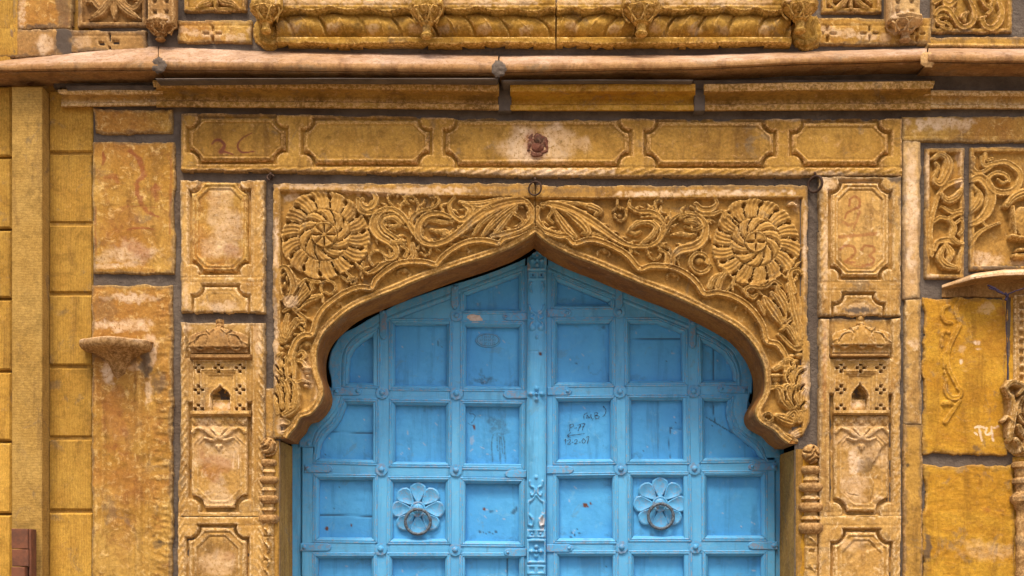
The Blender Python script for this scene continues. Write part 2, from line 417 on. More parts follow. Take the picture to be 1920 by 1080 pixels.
def mortar_mat():
    t = NT("grey_mortar"); v = t.pos(rnd=False)
    n1 = t.noise(v, 9, 6, .65); n2 = t.noise(v, 70, 6, .7); n3 = t.noise(v, 3, 3)
    c = t.mix(t.ramp(n1, .35, .65), (0.070, 0.053, 0.041, 1), (0.122, 0.096, 0.074, 1))
    c = t.mix(t.math('MULTIPLY', t.ramp(n2, .58, .7), .25), c, (0.17, 0.12, 0.075, 1))
    c = t.mix(t.math('MULTIPLY', t.ramp(n3, .5, .65), .4), c, (0.085, 0.052, 0.03, 1))
    t.l(c, t.b.inputs['Base Color']); t.b.inputs['Roughness'].default_value = .93
    t.l(t.bump(n2, .006, .8, t.bump(n1, .02, .8)), t.b.inputs['Normal']); return t.m
M['mortar'] = mortar_mat()
def paint_mat(name, base, dark, chip=.5, axis=(1, 1, 1), worn=(0.33, 0.27, 0.25, 1), seed=0.0):
    t = NT(name); v = t.pos(); va = t.pos(axis)
    n1 = t.noise(v, 4.0, 5, .6); n2 = t.noise(va, 40, 6, .7); n3 = t.noise(v, 60, 7, .75, .8); n4 = t.noise(v, 17, 6, .72, .5); n5 = t.noise(v, 220, 4, .7)
    c = t.mix(t.ramp(n1, .3, .7), dark, base)
    c = t.mix(t.math('MULTIPLY', t.ramp(n2, .50, .70), .5), c, (base[0]*.55, base[1]*.68, base[2]*.74, 1))
    c = t.mix(t.math('MULTIPLY', t.ramp(n4, .55, .72), .30), c, (0.15, 0.40, 0.60, 1))
    c = t.mix(t.math('MULTIPLY', t.ramp(n3, .655, .70), .55*chip), c, (0.05, 0.085, 0.11, 1))
    c = t.mix(t.math('MULTIPLY', t.ramp(n5, .66, .72), .35*chip), c, (0.34, 0.42, 0.46, 1))
    n6 = t.noise(t.pos((4.0, 4.0, .5)), 4.5, 6, .7, .5); n9 = t.noise(v, 9, 8, .75, 1.0)
    c = t.mix(t.math('MULTIPLY', t.ramp(n6, .50, .68), .42), c, tuple([q*.5 for q in dark[:3]]+[1]))
    c = t.mix(t.math('MULTIPLY', t.ramp(n9, .58, .66), .35), c, (0.10, 0.20, 0.26, 1))
    c = t.mix(t.math('MULTIPLY', t.ramp(n9, .42, .34), .25), c, (0.20, 0.43, 0.56, 1))
    w = t.attr('wear'); wf = t.math('MULTIPLY', w.outputs['Fac'], t.ramp(n3, .48, .60))
    c = t.mix(t.math('MULTIPLY', wf, .8*chip), c, worn)
    a = t.attr('mask'); sp = t.n("ShaderNodeSeparateColor"); t.l(a.outputs['Color'], sp.inputs[0])
    c = t.mix(t.math('MULTIPLY', sp.outputs[0], .9), c, (0.10, 0.035, 0.015, 1))
    c = t.mix(t.math('MULTIPLY', sp.outputs[1], .85), c, (0.46, 0.42, 0.40, 1))
    c = t.mix(t.math('MULTIPLY', sp.outputs[2], t.ramp(n3, .35, .6, .1, .75)), c, (0.03, 0.085, 0.125, 1))
    c = t.mix(a.outputs['Alpha'], c, (0.012, 0.016, 0.02, 1))
    t.l(c, t.b.inputs['Base Color']); t.b.inputs['Roughness'].default_value = .52; t.b.inputs['Specular IOR Level'].default_value = .32
    t.l(t.bump(n2, .0022, .6, t.bump(n3, .0012, .6, t.bump(n1, .01, .4))), t.b.inputs['Normal']); return t.m
BL = (0.090, 0.365, 0.64, 1); BD = (0.066, 0.30, 0.57, 1)
M['blue_v'] = paint_mat("blue_paint_upright", BL, BD, .9, (1.6, 1.6, .12))
M['blue_h'] = paint_mat("blue_paint_level", BL, BD, .9, (.12, 1.6, 1.6))
M['blue_p'] = paint_mat("blue_paint_panel", (0.068, 0.345, 0.67, 1), (0.050, 0.285, 0.61, 1), 1.0, (.5, 1, .5))
M['blue_m'] = paint_mat("blue_paint_iron", (0.082, 0.34, 0.62, 1), (0.062, 0.285, 0.55, 1), .9, (1, 1, 1), (0.28, 0.18, 0.14, 1))
def plain(name, col, rough=.8, metal=0.0, n=0.35, scale=60, col2=None):
    t = NT(name); v = t.pos(); k = t.noise(v, scale, 6, .7)
    c2 = col2 or tuple([c*.5 for c in col[:3]]+[1])
    t.l(t.mix(t.ramp(k, .35, .65, 0, 1), col, c2), t.b.inputs['Base Color']); t.b.inputs['Roughness'].default_value = rough; t.b.inputs['Metallic'].default_value = metal
    t.l(t.bump(k, .003, n), t.b.inputs['Normal']); return t.m
M['iron'] = plain("rusted_iron", (0.06, 0.028, 0.015, 1), .75, .3, .6, 90)
M['ringiron'] = plain("rubbed_iron_ring", (0.10, 0.16, 0.22, 1), .6, .1, .7, 110, (0.04, 0.033, 0.032, 1))
M['ink'] = plain("black_ink", (0.015, 0.015, 0.025, 1), .7)
M['void'] = plain("dark_gap", (0.012, 0.010, 0.009, 1), .95)
M['thread'] = plain("purple_thread", (0.03, 0.018, 0.055, 1), .9, 0, .4, 200)
M['brick'] = plain("red_brick", (0.16, 0.055, 0.024, 1), .85, 0, .7, 30, (0.095, 0.036, 0.018, 1))
M['white'] = plain("flaked_whitewash", (0.56, 0.50, 0.46, 1), .8, 0, .4, 90, (0.46, 0.37, 0.31, 1))
M['ground'] = plain("dusty_paving", (0.26, 0.20, 0.14, 1), .95, 0, .5, 6, (0.20, 0.155, 0.11, 1))
M['idol'] = stone_mat("red_daubed_stone", (0.095, 0.035, 0.02, 1), (0.17, 0.06, 0.035, 1), (0.30, 0.18, 0.12, 1), .3, .5, (0.07, 0.03, 0.02, 1), bumpy=2, wear=.5)
# ================================================================ ground and the mortar-bedded wall
GYP = 1790.0
g = mesh_obj('ground', [(-400, -400, 0), (400, -400, 0), (400, 60, 0), (-400, 60, 0)], [(0, 1, 2, 3)], M['ground']); props(g, kind='structure')
GB = 1786.0      # pixel row of the foot of the wall at depth 0
# ---- apparent arch curves (front edge of the opening), traced from the photograph
AL = [(1003, 437), (998, 441), (989, 447), (972, 457), (952, 467), (909, 483), (868, 496), (844, 504), (800, 520), (767, 533), (750, 541), (721, 552), (692, 564), (668, 575), (646, 589), (627, 606), (610, 623), (600, 641), (595, 661), (595, 680), (597, 698), (603, 715), (607, 731), (606, 745), (600, 758), (591, 770), (580, 779), (566, 783), (560, 791), (556, 800), (549, 808), (543, 815), (539, 822)]
AR = [(1003, 437), (1008, 441), (1018, 450), (1037, 462), (1074, 480), (1111, 494), (1141, 507), (1181, 524), (1213, 537), (1249, 550), (1280, 563), (1317, 581), (1354, 600), (1384, 618), (1402, 635), (1417, 655), (1428, 677), (1434, 698), (1435, 720), (1432, 737), (1424, 752), (1417, 766), (1417, 780), (1424, 792), (1438, 801), (1452, 809), (1464, 822), (1478, 832)]
def off_curve(c, d, left=True):
    c = np.array(c, float); out = []
    for i in range(len(c)):
        t = c[min(i+1, len(c)-1)]-c[max(i-1, 0)]; t /= np.linalg.norm(t)+1e-9
        nrm = np.array([t[1], -t[0]]) if left else np.array([-t[1], t[0]])
        out.append(c[i]+nrm*d)
    return out
# mortar bedding of the whole wall, with the doorway cut out
R = Relief(-170, -130, 2090, GB, 5.0, 0.0, -1.0, 11)
R.rough(1.1, 60, 3, 5)
open_poly = [(520, GB+20), (520, 815), (575, 700), (600, 560), (1003, 425), (1440, 560), (1460, 700), (1495, 825), (1495, GB+20)]
R.hole = poly_sd(R.U, R.V, open_poly) < -6
R.hole |= (R.U < 172)
for q in ((524, 358, 1497, 800), (158, -60, 266, 42), (356, -60, 454, 14), (1550, -60, 1642, 16), (1754, -60, 1886, 54), (1743, 290, 1796, 512), (1827, 288, 1980, 498)): R.hole |= box_sd(R.U, R.V, *q) < 0
for q in ((388, 718, 442, 778), (1588, 715, 1636, 776)): R.hole |= box_sd(R.U, R.V, *q) < 0
mw = R.build('mortar_bed', M['mortar'], None, wear=False)
wall = thing('facade_wall', 'old golden sandstone facade wall bedded in grey mortar around the blue door', 'wall', 960, GB, 0.0)
mw.parent = wall; mw.location = -WL[wall]
core = mesh_obj('wall_core', [tuple(P(x, y, Y)) for Y in (.03, .5) for x, y in ((76, GB), (500, GB), (500, -130), (76, -130))] +
    [tuple(P(x, y, Y)) for Y in (.03, .5) for x, y in ((1515, GB), (2090, GB), (2090, -130), (1515, -130))] +
    [tuple(P(x, y, Y)) for Y in (.03, .5) for x, y in ((500, 400), (1515, 400), (1515, -130), (500, -130))],
    [f for b in (0, 8, 16) for f in ((b, b+1, b+2, b+3), (b+7, b+6, b+5, b+4), (b, b+4, b+5, b+1), (b+1, b+5, b+6, b+2), (b+2, b+6, b+7, b+3), (b+3, b+7, b+4, b))], M['mortar'], wall)
core['kind'] = 'stuff'

def stone(name, x0, y0, x1, y1, h, mat, parent, seed, step=2.0, rag=3.0, rough=1.0, fn=None, smear=.5, d0=0.0, rscale=26, label=None, cutc=0, drop=-7, sx=1, sy=1):
    R = Relief(x0-6, y0-6, x1+6, y1+6, step, d0, h, seed); R.base = h
    if fn: fn(R)
    R.rough(rough, rscale, None, 5, sx, sy)
    R.rough(0.28, 5, seed+7, 2)
    R.outline(box_sd(R.U, R.V, x0-2.5, y0-2, x1+2.5, y1+2, cutc), rag)
    if smear: R.smear(smear, 7)
    o = R.build(name, M[mat] if isinstance(mat, str) else mat, parent, drop=drop)
    if label: o['label'] = label
    return o
# ---------------------------------------------------------------- left bay: plain stones
def f_red(R):
    R.H += -2.0*sstep(-3, 3, -box_sd(R.U, R.V, 186, 385, 314, 502))*0.5
    R.paint(0, [(245, 285), (262, 300), (270, 330), (258, 345), (262, 370), (275, 395), (298, 408)], [5, 6, 7, 6, 6, 5, 2], .8, rag=1.0)
    R.paint(0, [(195, 288), (197, 300), (194, 310)], [3, 4, 3], .8)
    R.paint(0, [(200, 335), (215, 332), (222, 342)], [6, 7, 5], .6); R.blot(0, 295, 355, 14, 9, .7, 3); R.blot(0, 292, 362, 10, 14, .5, 9)
    R.paint(0, [(240, 432), (262, 428), (290, 431)], [2, 3, 2], .8)
    R.blot(0, 262, 470, 26, 22, .5, 4); R.blot(0, 235, 455, 24, 14, .35, 8)
    R.paint(0, [(181, 390), (180, 430), (182, 480)], [2, 2, 2], .6); R.paint(0, [(322, 300), (321, 380), (320, 440)], [2, 3, 2], .5)
    R.paint(0, [(225, 390), (250, 388), (300, 391)], [1, 1.5, 1], .5)
    R.blot(1, 262, 475, 52, 22, .55, 12); R.blot(1, 205, 480, 22, 16, .4, 15); R.blot(1, 190, 500, 60, 5, .6, 2); R.blot(0, 240, 420, 60, 50, .28, 31)
def f_small(R):
    R.rough(2.2, 9, 77, 3)
stone('rough_stone', 180, 208, 322, 250, 5, 'rough', wall, 21, 2, 4, 1.5, f_small)
stone('painted_stone', 178, 270, 325, 512, 5, 'rough', wall, 22, 2, 3.5, 1.2, f_red, label='rough stone with faint red daubed marks')
def f_low(R):
    U, V = R.U, R.V
    m = sstep(668, 690, V)
    for xx, w, hh in ((182, 5, 2.2), (262, 5, 3), (193, 3, 1.5), (271, 3, -2.5)):
        R.H += m*hh*np.exp(-((U-xx-1.5*np.sin(V/60))/w)**2)
    R.H += m*(-2.5)*sstep(0, 5, 30-np.abs(U-227))
    R.H += m*2.5*sstep(277, 283, U)
    R.blot(1, 235, 610, 55, 14, .9, 5); R.blot(1, 285, 655, 14, 30, .85, 6); R.blot(1, 205, 700, 16, 22, .9, 7); R.blot(1, 215, 690, 24, 12, .6, 17)
    R.blot(1, 255, 690, 16, 10, .5, 27); R.blot(1, 280, 735, 8, 30, .5, 28)
    R.blot(2, 218, 665, 40, 20, .7, 9); R.blot(2, 300, 720, 14, 22, .5, 13); R.blot(2, 275, 680, 12, 36, .8, 19)
    R.blot(3, 302, 1015, 5, 4, .8, 20, .3); R.blot(2, 301, 1020, 12, 9, .5, 24); R.blot(3, 290, 1005, 3, 3, .6, 25)
    R.blot(0, 215, 780, 26, 70, .4, 33); R.blot(0, 235, 930, 30, 120, .22, 34); R.blot(1, 245, 560, 50, 10, .7, 36); R.blot(2, 200, 580, 22, 30, .3, 38)
    R.H += 1.6*vnoise(U, V, 10, 5, 4, 1.5, .6)*sstep(280, 300, U)
stone('tall_pilaster_stone', 176, 537, 322, 1130, 5, 'rough', wall, 23, 2, 3.2, 1.5, f_low, label='tall stone with a recessed centre strip and white drips under the shelf')
stone('rough_stone', 176, 1136, 322, GB, 5, 'rough', wall, 24, 4, 3, 1.5)
# left side moulding under the ledge
def mould_sec(x, yt, yb, Yf, Yb, top=True, seedv=0):
    """section of a cavetto moulding: front lip at Yf, foot at Yb"""
    pts = [P(x, yt-4, Yb+.05), P(x, yt, Yf), P(x, yt+4, Yf-.002), P(x, yt+(yb-yt)*.26, Yf+.003)]
    for t in (.35, .45, .55, .65, .74): pts.append(P(x, yt+(yb-yt)*(.30+.62*(t-.3)), Yf+.01+(Yb-Yf-.012)*math.sin((t-.3)/.45*PI/2)))
    pts += [P(x, yt+(yb-yt)*.74, Yb-.006), P(x, yt+(yb-yt)*.78, Yb-.016), P(x, yb-2, Yb-.017), P(x, yb, Yb-.010), P(x, yb+1, .02)]
    return pts
def attach_attr(o, seed=1, lime=None, pig=None, soot=None, mort=None, w=.25):
    me = o.data; n = len(me.vertices); co = np.empty(n*3); me.vertices.foreach_get('co', co); co = co.reshape(-1, 3)
    M4 = np.zeros((n, 4)); 
    at = me.color_attributes.new('mask', 'FLOAT_COLOR', 'POINT'); at.data.foreach_set('color', M4.astype(np.float32).ravel())
    a2 = me.attributes.new('wear', 'FLOAT', 'POINT'); a2.data.foreach_set('value', np.full(n, w, np.float32))
def lip(o, amp, seed):
    """hand-cut unevenness of a lofted stone"""
    rng = random.Random(seed); me = o.data
    from mathutils import noise
    for v in me.vertices:
        p = v.co*7+Vector((seed*3.1, 0, 0)); v.co += noise.noise_vector(p)*amp+noise.noise_vector(p*5)*amp*.5
def moulding(name, x0, x1, yt0, yt1, yb0, yb1, Yf, Yb, mat, parent, seed, mit0=0, mit1=0, curve=0):
    secs = []; n = max(6, int((x1-x0)/7))
    for i in range(n+1):
        t = i/n; x = x0+(x1-x0)*t
        yt = yt0+(yt1-yt0)*t - curve*math.sin(t*PI); yb = yb0+(yb1-yb0)*t - curve*math.sin(t*PI)
        s_ = mould_sec(x, yt, yb, Yf, Yb)
        if i == 0 and mit0 or i == n and mit1:
            m = mit0 if i == 0 else -mit1; L = len(s_)
            s_ = [p+Vector((m/S*min(1.0, max(0.0, (p.y-Yf)/(Yb-Yf))), 0, 0)) for p in s_]
        secs.append(s_)
    o = loft(name, secs, M[mat], parent, True, True, True)
    lip(o, .0018, seed); attach_attr(o); L = len(secs[0]); iv = np.arange(len(o.data.vertices)) % L
    wv = np.where((iv >= 1) & (iv <= 3) | (iv >= 9) & (iv <= 12), .75, .0).astype(np.float32); o.data.attributes['wear'].data.foreach_set('value', wv); return o
wood = None
lm = thing('under_ledge_moulding', 'broad cavetto stone moulding running under the pink ledge, grey joints between its three lengths', 'moulding', 960, 207, -.08)
moulding('moulding_stone', 286, 936, 150, 158, 201, 207, -.085, -.02, 'frieze', lm, 1, mit0=50, curve=1)
moulding('moulding_stone', 957, 1304, 158, 158, 208, 208, -.085, -.02, 'yellow', lm, 2)
moulding('moulding_stone', 1320, 1752, 158, 152, 208, 206, -.085, -.02, 'frieze', lm, 3, mit1=62)
attach = moulding('moulding_stone', 108, 306, 168, 168, 201, 198, -.045, -.01, 'pilaster', lm, 4, mit0=40)
attach['label'] = 'short left length set back beside the ashlar wall'
attach = moulding('moulding_stone', 1736, 2080, 170, 172, 204, 205, -.035, -.01, 'pilaster', lm, 5, mit0=-14)
attach['label'] = 'right length set further back'
# mortar packed above the moulding
def bar(name, x0, x1, y0, y1, Yf, mat, parent, Yb=.03, bev=1.5, seed=0):
    o = prism(name, rect(x0, y0, x1, y1), Yf, Yb, M[mat], parent, bev); return o
jb = bar('mortar_joint', 934, 959, 160, 208, -.035, 'mortar', lm); jb = bar('mortar_joint', 1302, 1322, 160, 208, -.045, 'mortar', lm)
bar('mortar_bedding', 100, 1745, 138, 164, -.012, 'mortar', lm); bar('mortar_bedding', 1745, 2085, 138, 172, -.012, 'mortar', lm)
def under_bar(x0, x1, pyn, Yn, Yf, th=.007):
    z = (CY-pyn)*(D0+Yn)/D0/S; k = (D0+Yf)/D0/S; p0 = CY-z/k+1.0
    o = prism('mortar_bedding', [(x0, p0), (x1, p0-.3), (x1-3, p0+th/k), ((x0+x1)/2, p0+th/k-1.5), (x0+4, p0+th/k+1)], Yf, .02, M['mortar'], lm, 2.0, Yn=Yf)
under_bar(290, 934, 142, -.15, -.135); under_bar(940, 1300, 141, -.15, -.115); under_bar(1298, 1738, 129, -.15, -.055, .03); under_bar(122, 292, 138, -.15, -.05, .02)
# ---------------------------------------------------------------- the projecting ledge
ledge = thing('stone_ledge', 'long pinkish stone ledge with rounded nose and sloping top above the carved frieze', 'ledge', 960, 140, -.2)
def ledge_slab(name, x0, x1, top, nose, bot, Yn, seed, mat='ledge', Yw=.03, endtaper=None):
    """top/nose/bot: (x, py) tables: top edge at the wall, top of the nose, foot of the nose"""
    n = max(4, int((x1-x0)/6)); secs = []
    T = lambda tab, x: float(np.interp(x, [q[0] for q in tab], [q[1] for q in tab]))
    for i in range(n+1):
        x = x0+(x1-x0)*i/n; yn, yb, yt = T(nose, x), T(bot, x), T(top, x); Y = T(Yn, x); h = yb-yn
        s_ = [P(x, yt, Yw)]
        for t in (.25, .5, .75): s_.append(P(x, yt+(yn-yt)*t, Yw+(Y-Yw)*t))
        s_.append(P(x, yn, Y+.006))
        for a in range(0, 7):
            q = a/6*PI; s_.append(P(x, yn+h*(.08+.5*.84*(1-math.cos(q))*1.0), Y+.004-.016*math.sin(q)))
        base = P(x, yb, Y); s_.append(base); s_.append(base+Vector((0, .02, .012))); s_.append(base+Vector((0, .026, .004))); s_.append(base+Vector((0, Yw-Y, .004)))
        secs.append(s_)
    o = loft(name, secs, M[mat], ledge, True, True, True); lip(o, .0022, seed)
    attach_attr(o, w=.1); me = o.data
    # paler colour on upward-facing faces: the top and the upper nose
    me.update(); nrm = np.empty(len(me.vertices)*3, np.float32); me.vertices.foreach_get('normal', nrm); nz = nrm.reshape(-1, 3)[:, 2]
    co = np.empty(len(me.vertices)*3, np.float32); me.vertices.foreach_get('co', co); co = co.reshape(-1, 3)
    mk = np.zeros((len(nz), 4), np.float32); mk[:, 1] = .75*np.clip(nz*2.4-.7, 0, 1)*(.7+.3*np.sin(co[:, 0]*9+seed))
    me.color_attributes['mask'].data.foreach_set('color', mk.ravel()); return o
M['dust'] = None
ledge_slab('ledge_slab', -700, 296, [(-170, 118), (0, 112), (100, 101), (200, 88), (296, 82)], [(-170, 122), (0, 119), (120, 112), (296, 110)], [(-170, 140), (0, 136), (296, 133)], [(-170, -.13), (40, -.13), (296, -.13)], 3)
ledge_slab('ledge_slab', 298, 934, [(298, 82), (400, 88), (520, 93), (934, 101)], [(298, 110), (480, 112), (934, 116)], [(298, 133), (480, 135), (934, 139)], [(298, -.125), (934, -.125)], 5)
ledge_slab('ledge_slab', 937, 1738, [(937, 101), (1300, 101), (1500, 95), (1738, 88)], [(937, 115), (1300, 112), (1500, 104), (1738, 98)], [(937, 138), (1300, 132), (1500, 122), (1738, 117)], [(937, -.125), (1738, -.125)], 7)
ledge_slab('ledge_slab', 1741, 2620, [(1741, 88), (2085, 90)], [(1741, 98), (2085, 100)], [(1741, 119), (2085, 121)], [(1741, -.14), (2085, -.14)], 9)
for i, (x, y) in enumerate(((297, 118), (935, 124), (1740, 107))):
    R = Relief(x-13, y-14, x+15, y+20, 2, -.143, 0, 300+i); R.rough(1.5, 6); R.sd = np.hypot((R.U-x)/12, (R.V-y-4)/13)*9-9+2*vnoise(R.U, R.V, 6, 40+i)
    o = R.build('mortar_patch', M['mortar'] if i < 2 else M['rubbed'], ledge, drop=-3)

# ---------------------------------------------------------------- frieze
frieze = thing('door_frieze', 'long sandstone lintel frieze of five notched panels above the arch', 'frieze', 1015, 330, 0)
PAN = [(352, 222, 541, 308), (566, 226, 810, 312), (832, 227, 1183, 314), (1207, 229, 1453, 315), (1479, 230, 1668, 314)]
FH = 11.0
def frame_cut(R, x0, y0, x1, y1, cut, gw=7.0, depth=9.0, kind='concave', line=True):
    sd = box_sd(R.U, R.V, x0, y0, x1, y1, cut, kind)
    R.H -= depth*(1-sstep(gw-2.5, gw, sd))
    hb = (sd < -3.5); R.hole = hb if R.hole is None else (R.hole | hb)
    return sd
def panel_stone(parent, x0, y0, x1, y1, cut, h, mat, seed, step=2.0, kind='concave', fn=None, lines=(9,), name='raised_panel', rough=.7, label=None, sink=1.0, ytop=None, d0=0.0):
    R = Relief(x0-4, y0-4, x1+4, y1+4, step, d0, h, seed); R.base = h
    sd = box_sd(R.U, R.V, x0, y0, x1, y1, cut, kind); t = -sd
    R.H += -1.8*(1-sstep(0, 4, t))
    for L in lines:
        c2 = box_sd(R.U, R.V, x0+L, y0+L, x1-L, y1-L, cut*.95, 'chamfer')
        R.H -= sink*(1-sstep(-1.5, 1.5, c2)); R.H -= 1.6*np.exp(-(c2/1.5)**2); R.H += 1.3*np.exp(-((c2-3.2)/1.5)**2)
    if fn: fn(R)
    R.rough(rough, 24, None, 5); R.rough(.35, 5, seed+7, 2)
    R.sd = sd+.8*vnoise(R.U, R.V, 10, seed, 3)
    if ytop is not None: R.sd = np.maximum(R.sd, (ytop-R.V)+3*vnoise(R.U, R.V, 14, seed+3, 3))
    o = R.build(name, M[mat], parent, drop=h-12)
    if label: o['label'] = label
    return o
def fan(R, cx, cy, a0, a1, r=15, n=4, h=5):
    for i in range(n):
        a = a0+(a1-a0)*(i+.5)/n
        R.stroke([(cx+2*math.cos(a), cy+2*math.sin(a)), (cx+r*.6*math.cos(a), cy+r*.6*math.sin(a)), (cx+r*math.cos(a), cy+r*math.sin(a))], [1.5, 3, 2], h, 'r')
R = Relief(336, 208, 1694, 338, 2.0, 0, FH, 31); R.base = FH-8
for p in PAN:
    frame_cut(R, p[0]+5, p[1]+3, p[2]-5, p[3]-3, 22)
    for (cx, cy, a) in ((p[0]+4, p[1]+3, 0), (p[2]-4, p[1]+3, PI/2), (p[2]-4, p[3]-3, PI), (p[0]+4, p[3]-3, 3*PI/2)):
        fan(R, cx, cy, a, a+PI/2, 15, 3, 5.5)
ph = (R.U*1.0+R.V*2.2)/26*2*PI
rope = (R.V > 317)&(R.V < 330)
R.H += np.where(rope, -2+2.6*np.sqrt(np.clip(1-((R.V-323.5)/6.5)**2, 0, 1))+1.1*np.maximum(-.6, np.sin(ph)), 0)
R.H += -1.2*np.exp(-((R.V-316)/1.3)**2)
R.rough(1.0, 30, None, 5); R.rough(.25, 5, 8, 2)
top = np.interp(R.U, [340, 700, 1000, 1690], [215, 221, 226, 226]); bot = np.interp(R.U, [340, 700, 1000, 1690], [322, 328, 334, 333])
R.outline(np.maximum(np.maximum(top-R.V, R.V-bot), np.maximum(341-R.U, R.U-1688)), 2.5)
R.blot(1, 1010, 326, 150, 8, .9, 4, .5); R.blot(1, 930, 326, 90, 5, .5, 14); R.blot(1, 1005, 230, 60, 10, .35, 6); R.blot(1, 1480, 225, 40, 8, .4, 7); R.blot(1, 1500, 328, 120, 4, .5, 17)
for bx in (400, 610, 760, 930, 1210, 1370, 1515, 1650): R.blot(2, bx, 222, 22, 6, .55, bx)
R.smear(.5, 5)
R.build('frieze_slab', M['frieze'], frieze)
def num28(R):
    R.paint(3, [], 1) if False else None
    for pts, w in (([(400, 273), (407, 266), (416, 267), (423, 275), (420, 283), (416, 288), (424, 288), (440, 293)], [2, 2.6, 3, 3, 4, 4, 2.2, 1]), ([(474, 253), (460, 260), (450, 270), (448, 280), (457, 289), (478, 287)], [.9, 1.3, 1.8, 2, 1.8, 1.2])):
        R.paint(0, pts, [q*1.25 for q in w], 1.0, rag=.15); R.paint(3, pts, w, .5, rag=.2)
def idolf(R):
    R.blot(1, 1008, 272, 70, 44, .75, 3, .55); R.blot(1, 1040, 280, 60, 30, .5, 8); R.blot(0, 1007, 274, 26, 30, .6, 5, .3)
seeds = 0
for i, p in enumerate(PAN):
    fn = {0: num28, 2: idolf}.get(i)
    panel_stone(frieze, p[0]+5, p[1]+3, p[2]-5, p[3]-3, 22, FH-.5, 'frieze', 60+i, 1.5 if i == 0 else 2.0, fn=fn, lines=(9,), name='frieze_panel',
        label={0: 'panel with two dark brown hand-painted numerals', 2: 'longest panel with a red-daubed idol at its centre'}.get(i))
# small red-daubed idol niche
R = Relief(984, 245, 1034, 304, 1.0, 0, FH-2, 5); R.base = FH-2
R.rough(2.2, 9, 9, 4); R.base = FH-2
R.lump(1009, 263, 9, 9, 6); R.lump(1008, 280, 12, 9, 5); R.lump(1004, 294, 15, 4, 5, 'f'); R.stroke([(994, 272), (990, 284), (998, 290)], 3, 4, 'r'); R.stroke([(1022, 270), (1026, 284), (1016, 290)], 3, 4, 'r')
R.stroke([(1010, 266), (1013, 274), (1009, 282)], 2.5, 7, 'r')
R.hole_at(993, 289, 3, 4, 6); R.hole_at(1014, 273, 2, 2, 4); R.hole_at(1000, 262, 2, 2, 3)
R.blot(3, 993, 288, 6, 5, .6, 3); R.blot(3, 1012, 262, 9, 8, .35, 4)
R.sd = box_sd(R.U, R.V, 989, 250, 1027, 298, 10)+2.5*vnoise(R.U, R.V, 12, 3, 3)
o = R.build('idol_relief', M['idol'], frieze, drop=4); o['label'] = 'small worn idol daubed red'
# ================================================================ the cusped arch
arch = thing('door_arch', 'cusped sandstone arch with two carved rosettes and scrolling leaves over the blue door', 'arch', 1003, 830, 0)
AH = 10.0; FL = 1.5
def rosette(R, cx, cy, n=14, r0=25, r1=49, r2=82, rot=0.1, sw=10, spokes=8, dirn=1, hub=8):
    sl = R.sub(cx-r2-6, cy-r2-6, cx+r2+6, cy+r2+6); U, V = R.U[sl]-cx, R.V[sl]-cy
    r = np.hypot(U, V); th = np.arctan2(V, U)
    wob = 1+.03*np.sin(3*th+1)+.02*np.sin(5*th)
    # outer petals
    ph = (th*n/(2*PI)+rot+dirn*.30*np.clip((r-r1)/(r2-r1), 0, 1)**2) % 1.0; q = np.abs(ph-.5)*2
    R2 = r2*wob*(1-.045*q**3)
    pet = FL+3.0+3.4*(1-.22*q**6)+.7*np.cos(ph*2*PI*4)-1.5*sstep(r1, r2, r)*1.2+2.2*sstep(r2-12, r2-3, r)
    slot = (q > 1-2.3*n/(2*PI*np.maximum(r, 20))) & (r > r1+2) & (r < r2-10)
    gap = np.abs(r-(r1+15)) < 1.2
    pet = np.where(slot & ~gap, FL-5, pet)
    drill = np.hypot((r-(r2-10))*.7, (np.minimum(ph, 1-ph))*2*PI*np.maximum(r, 20)/n) < 3.6
    pet = np.where(drill, np.minimum(pet, FL-3), pet)
    h = np.where((r > r1) & (r < R2), pet, R.H[sl])
    # swirling ring
    ps = (th*sw/(2*PI)+dirn*(r-r0)/(r1-r0)*1.05+rot*2) % 1.0
    swh = FL+5.2+3.2*np.sin(np.clip(ps, 0, 1)*PI)**.5+.5*np.cos(ps*2*PI*3)
    sl2 = (np.minimum(ps, 1-ps) < .06) & (r > r0+3) & (r < r1-2) & (np.abs(r-(r0+r1)/2) > 1.2)
    swh = np.where(sl2, FL-1, swh)
    swh -= 3*sstep(r1-4, r1, r)
    h = np.where((r <= r1) & (r > r0), swh, h)
    pq = (th*spokes/(2*PI)+.02) % 1.0; sp = np.minimum(pq, 1-pq)*2*PI*np.maximum(r, 1)/spokes
    hb = FL+hub+2.5-3.0*np.exp(-(sp/1.5)**2)+2.0*np.exp(-((r-r0+2)/1.8)**2)-1.3*np.cos(pq*2*PI)*.5
    k4 = (th*4/(2*PI)) % 1.0; s4 = np.minimum(k4, 1-k4)*2*PI*np.maximum(r, 1)/4
    hb = np.where((s4 < 1.6) & (r > 5) & (r < r0-5), FL+1, hb); hb = np.where(r < 4, FL+hub+1, hb)
    h = np.where(r <= r0, hb-7*np.exp(-((r-r0)/1.3)**2), h)
    R.H[sl] = h
def slots(R, L, w=1.7, d=9):
    for a in L: R.cut(a, w, d, .35)
def bud(R, x, y, s=1.0, a=0.0):
    R.lump(x, y, 9*s, 7*s, 6, 'r', a); R.stroke([(x-6*s, y-2), (x-14*s, y+3), (x-15*s, y+9)], [3, 3, 2], 4, 'r'); R.stroke([(x+6*s, y-1), (x+12*s, y+6), (x+9*s, y+11)], [3, 3, 2], 4, 'r')
def ring(R, cx, cy, r, w=3, h=7, a0=0, a1=5.2, kind='c', sq=1.0):
    pts = [(cx+r*math.cos(a0+(a1-a0)*i/9)*(1-.35*max(0, i-6)/3), cy+sq*r*math.sin(a0+(a1-a0)*i/9)*(1-.35*max(0, i-6)/3)) for i in range(10)]
    R.stroke(pts, w, h, kind); e = pts[-1]; R.lump(e[0], e[1], w*1.3, w*1.3, h*.9)
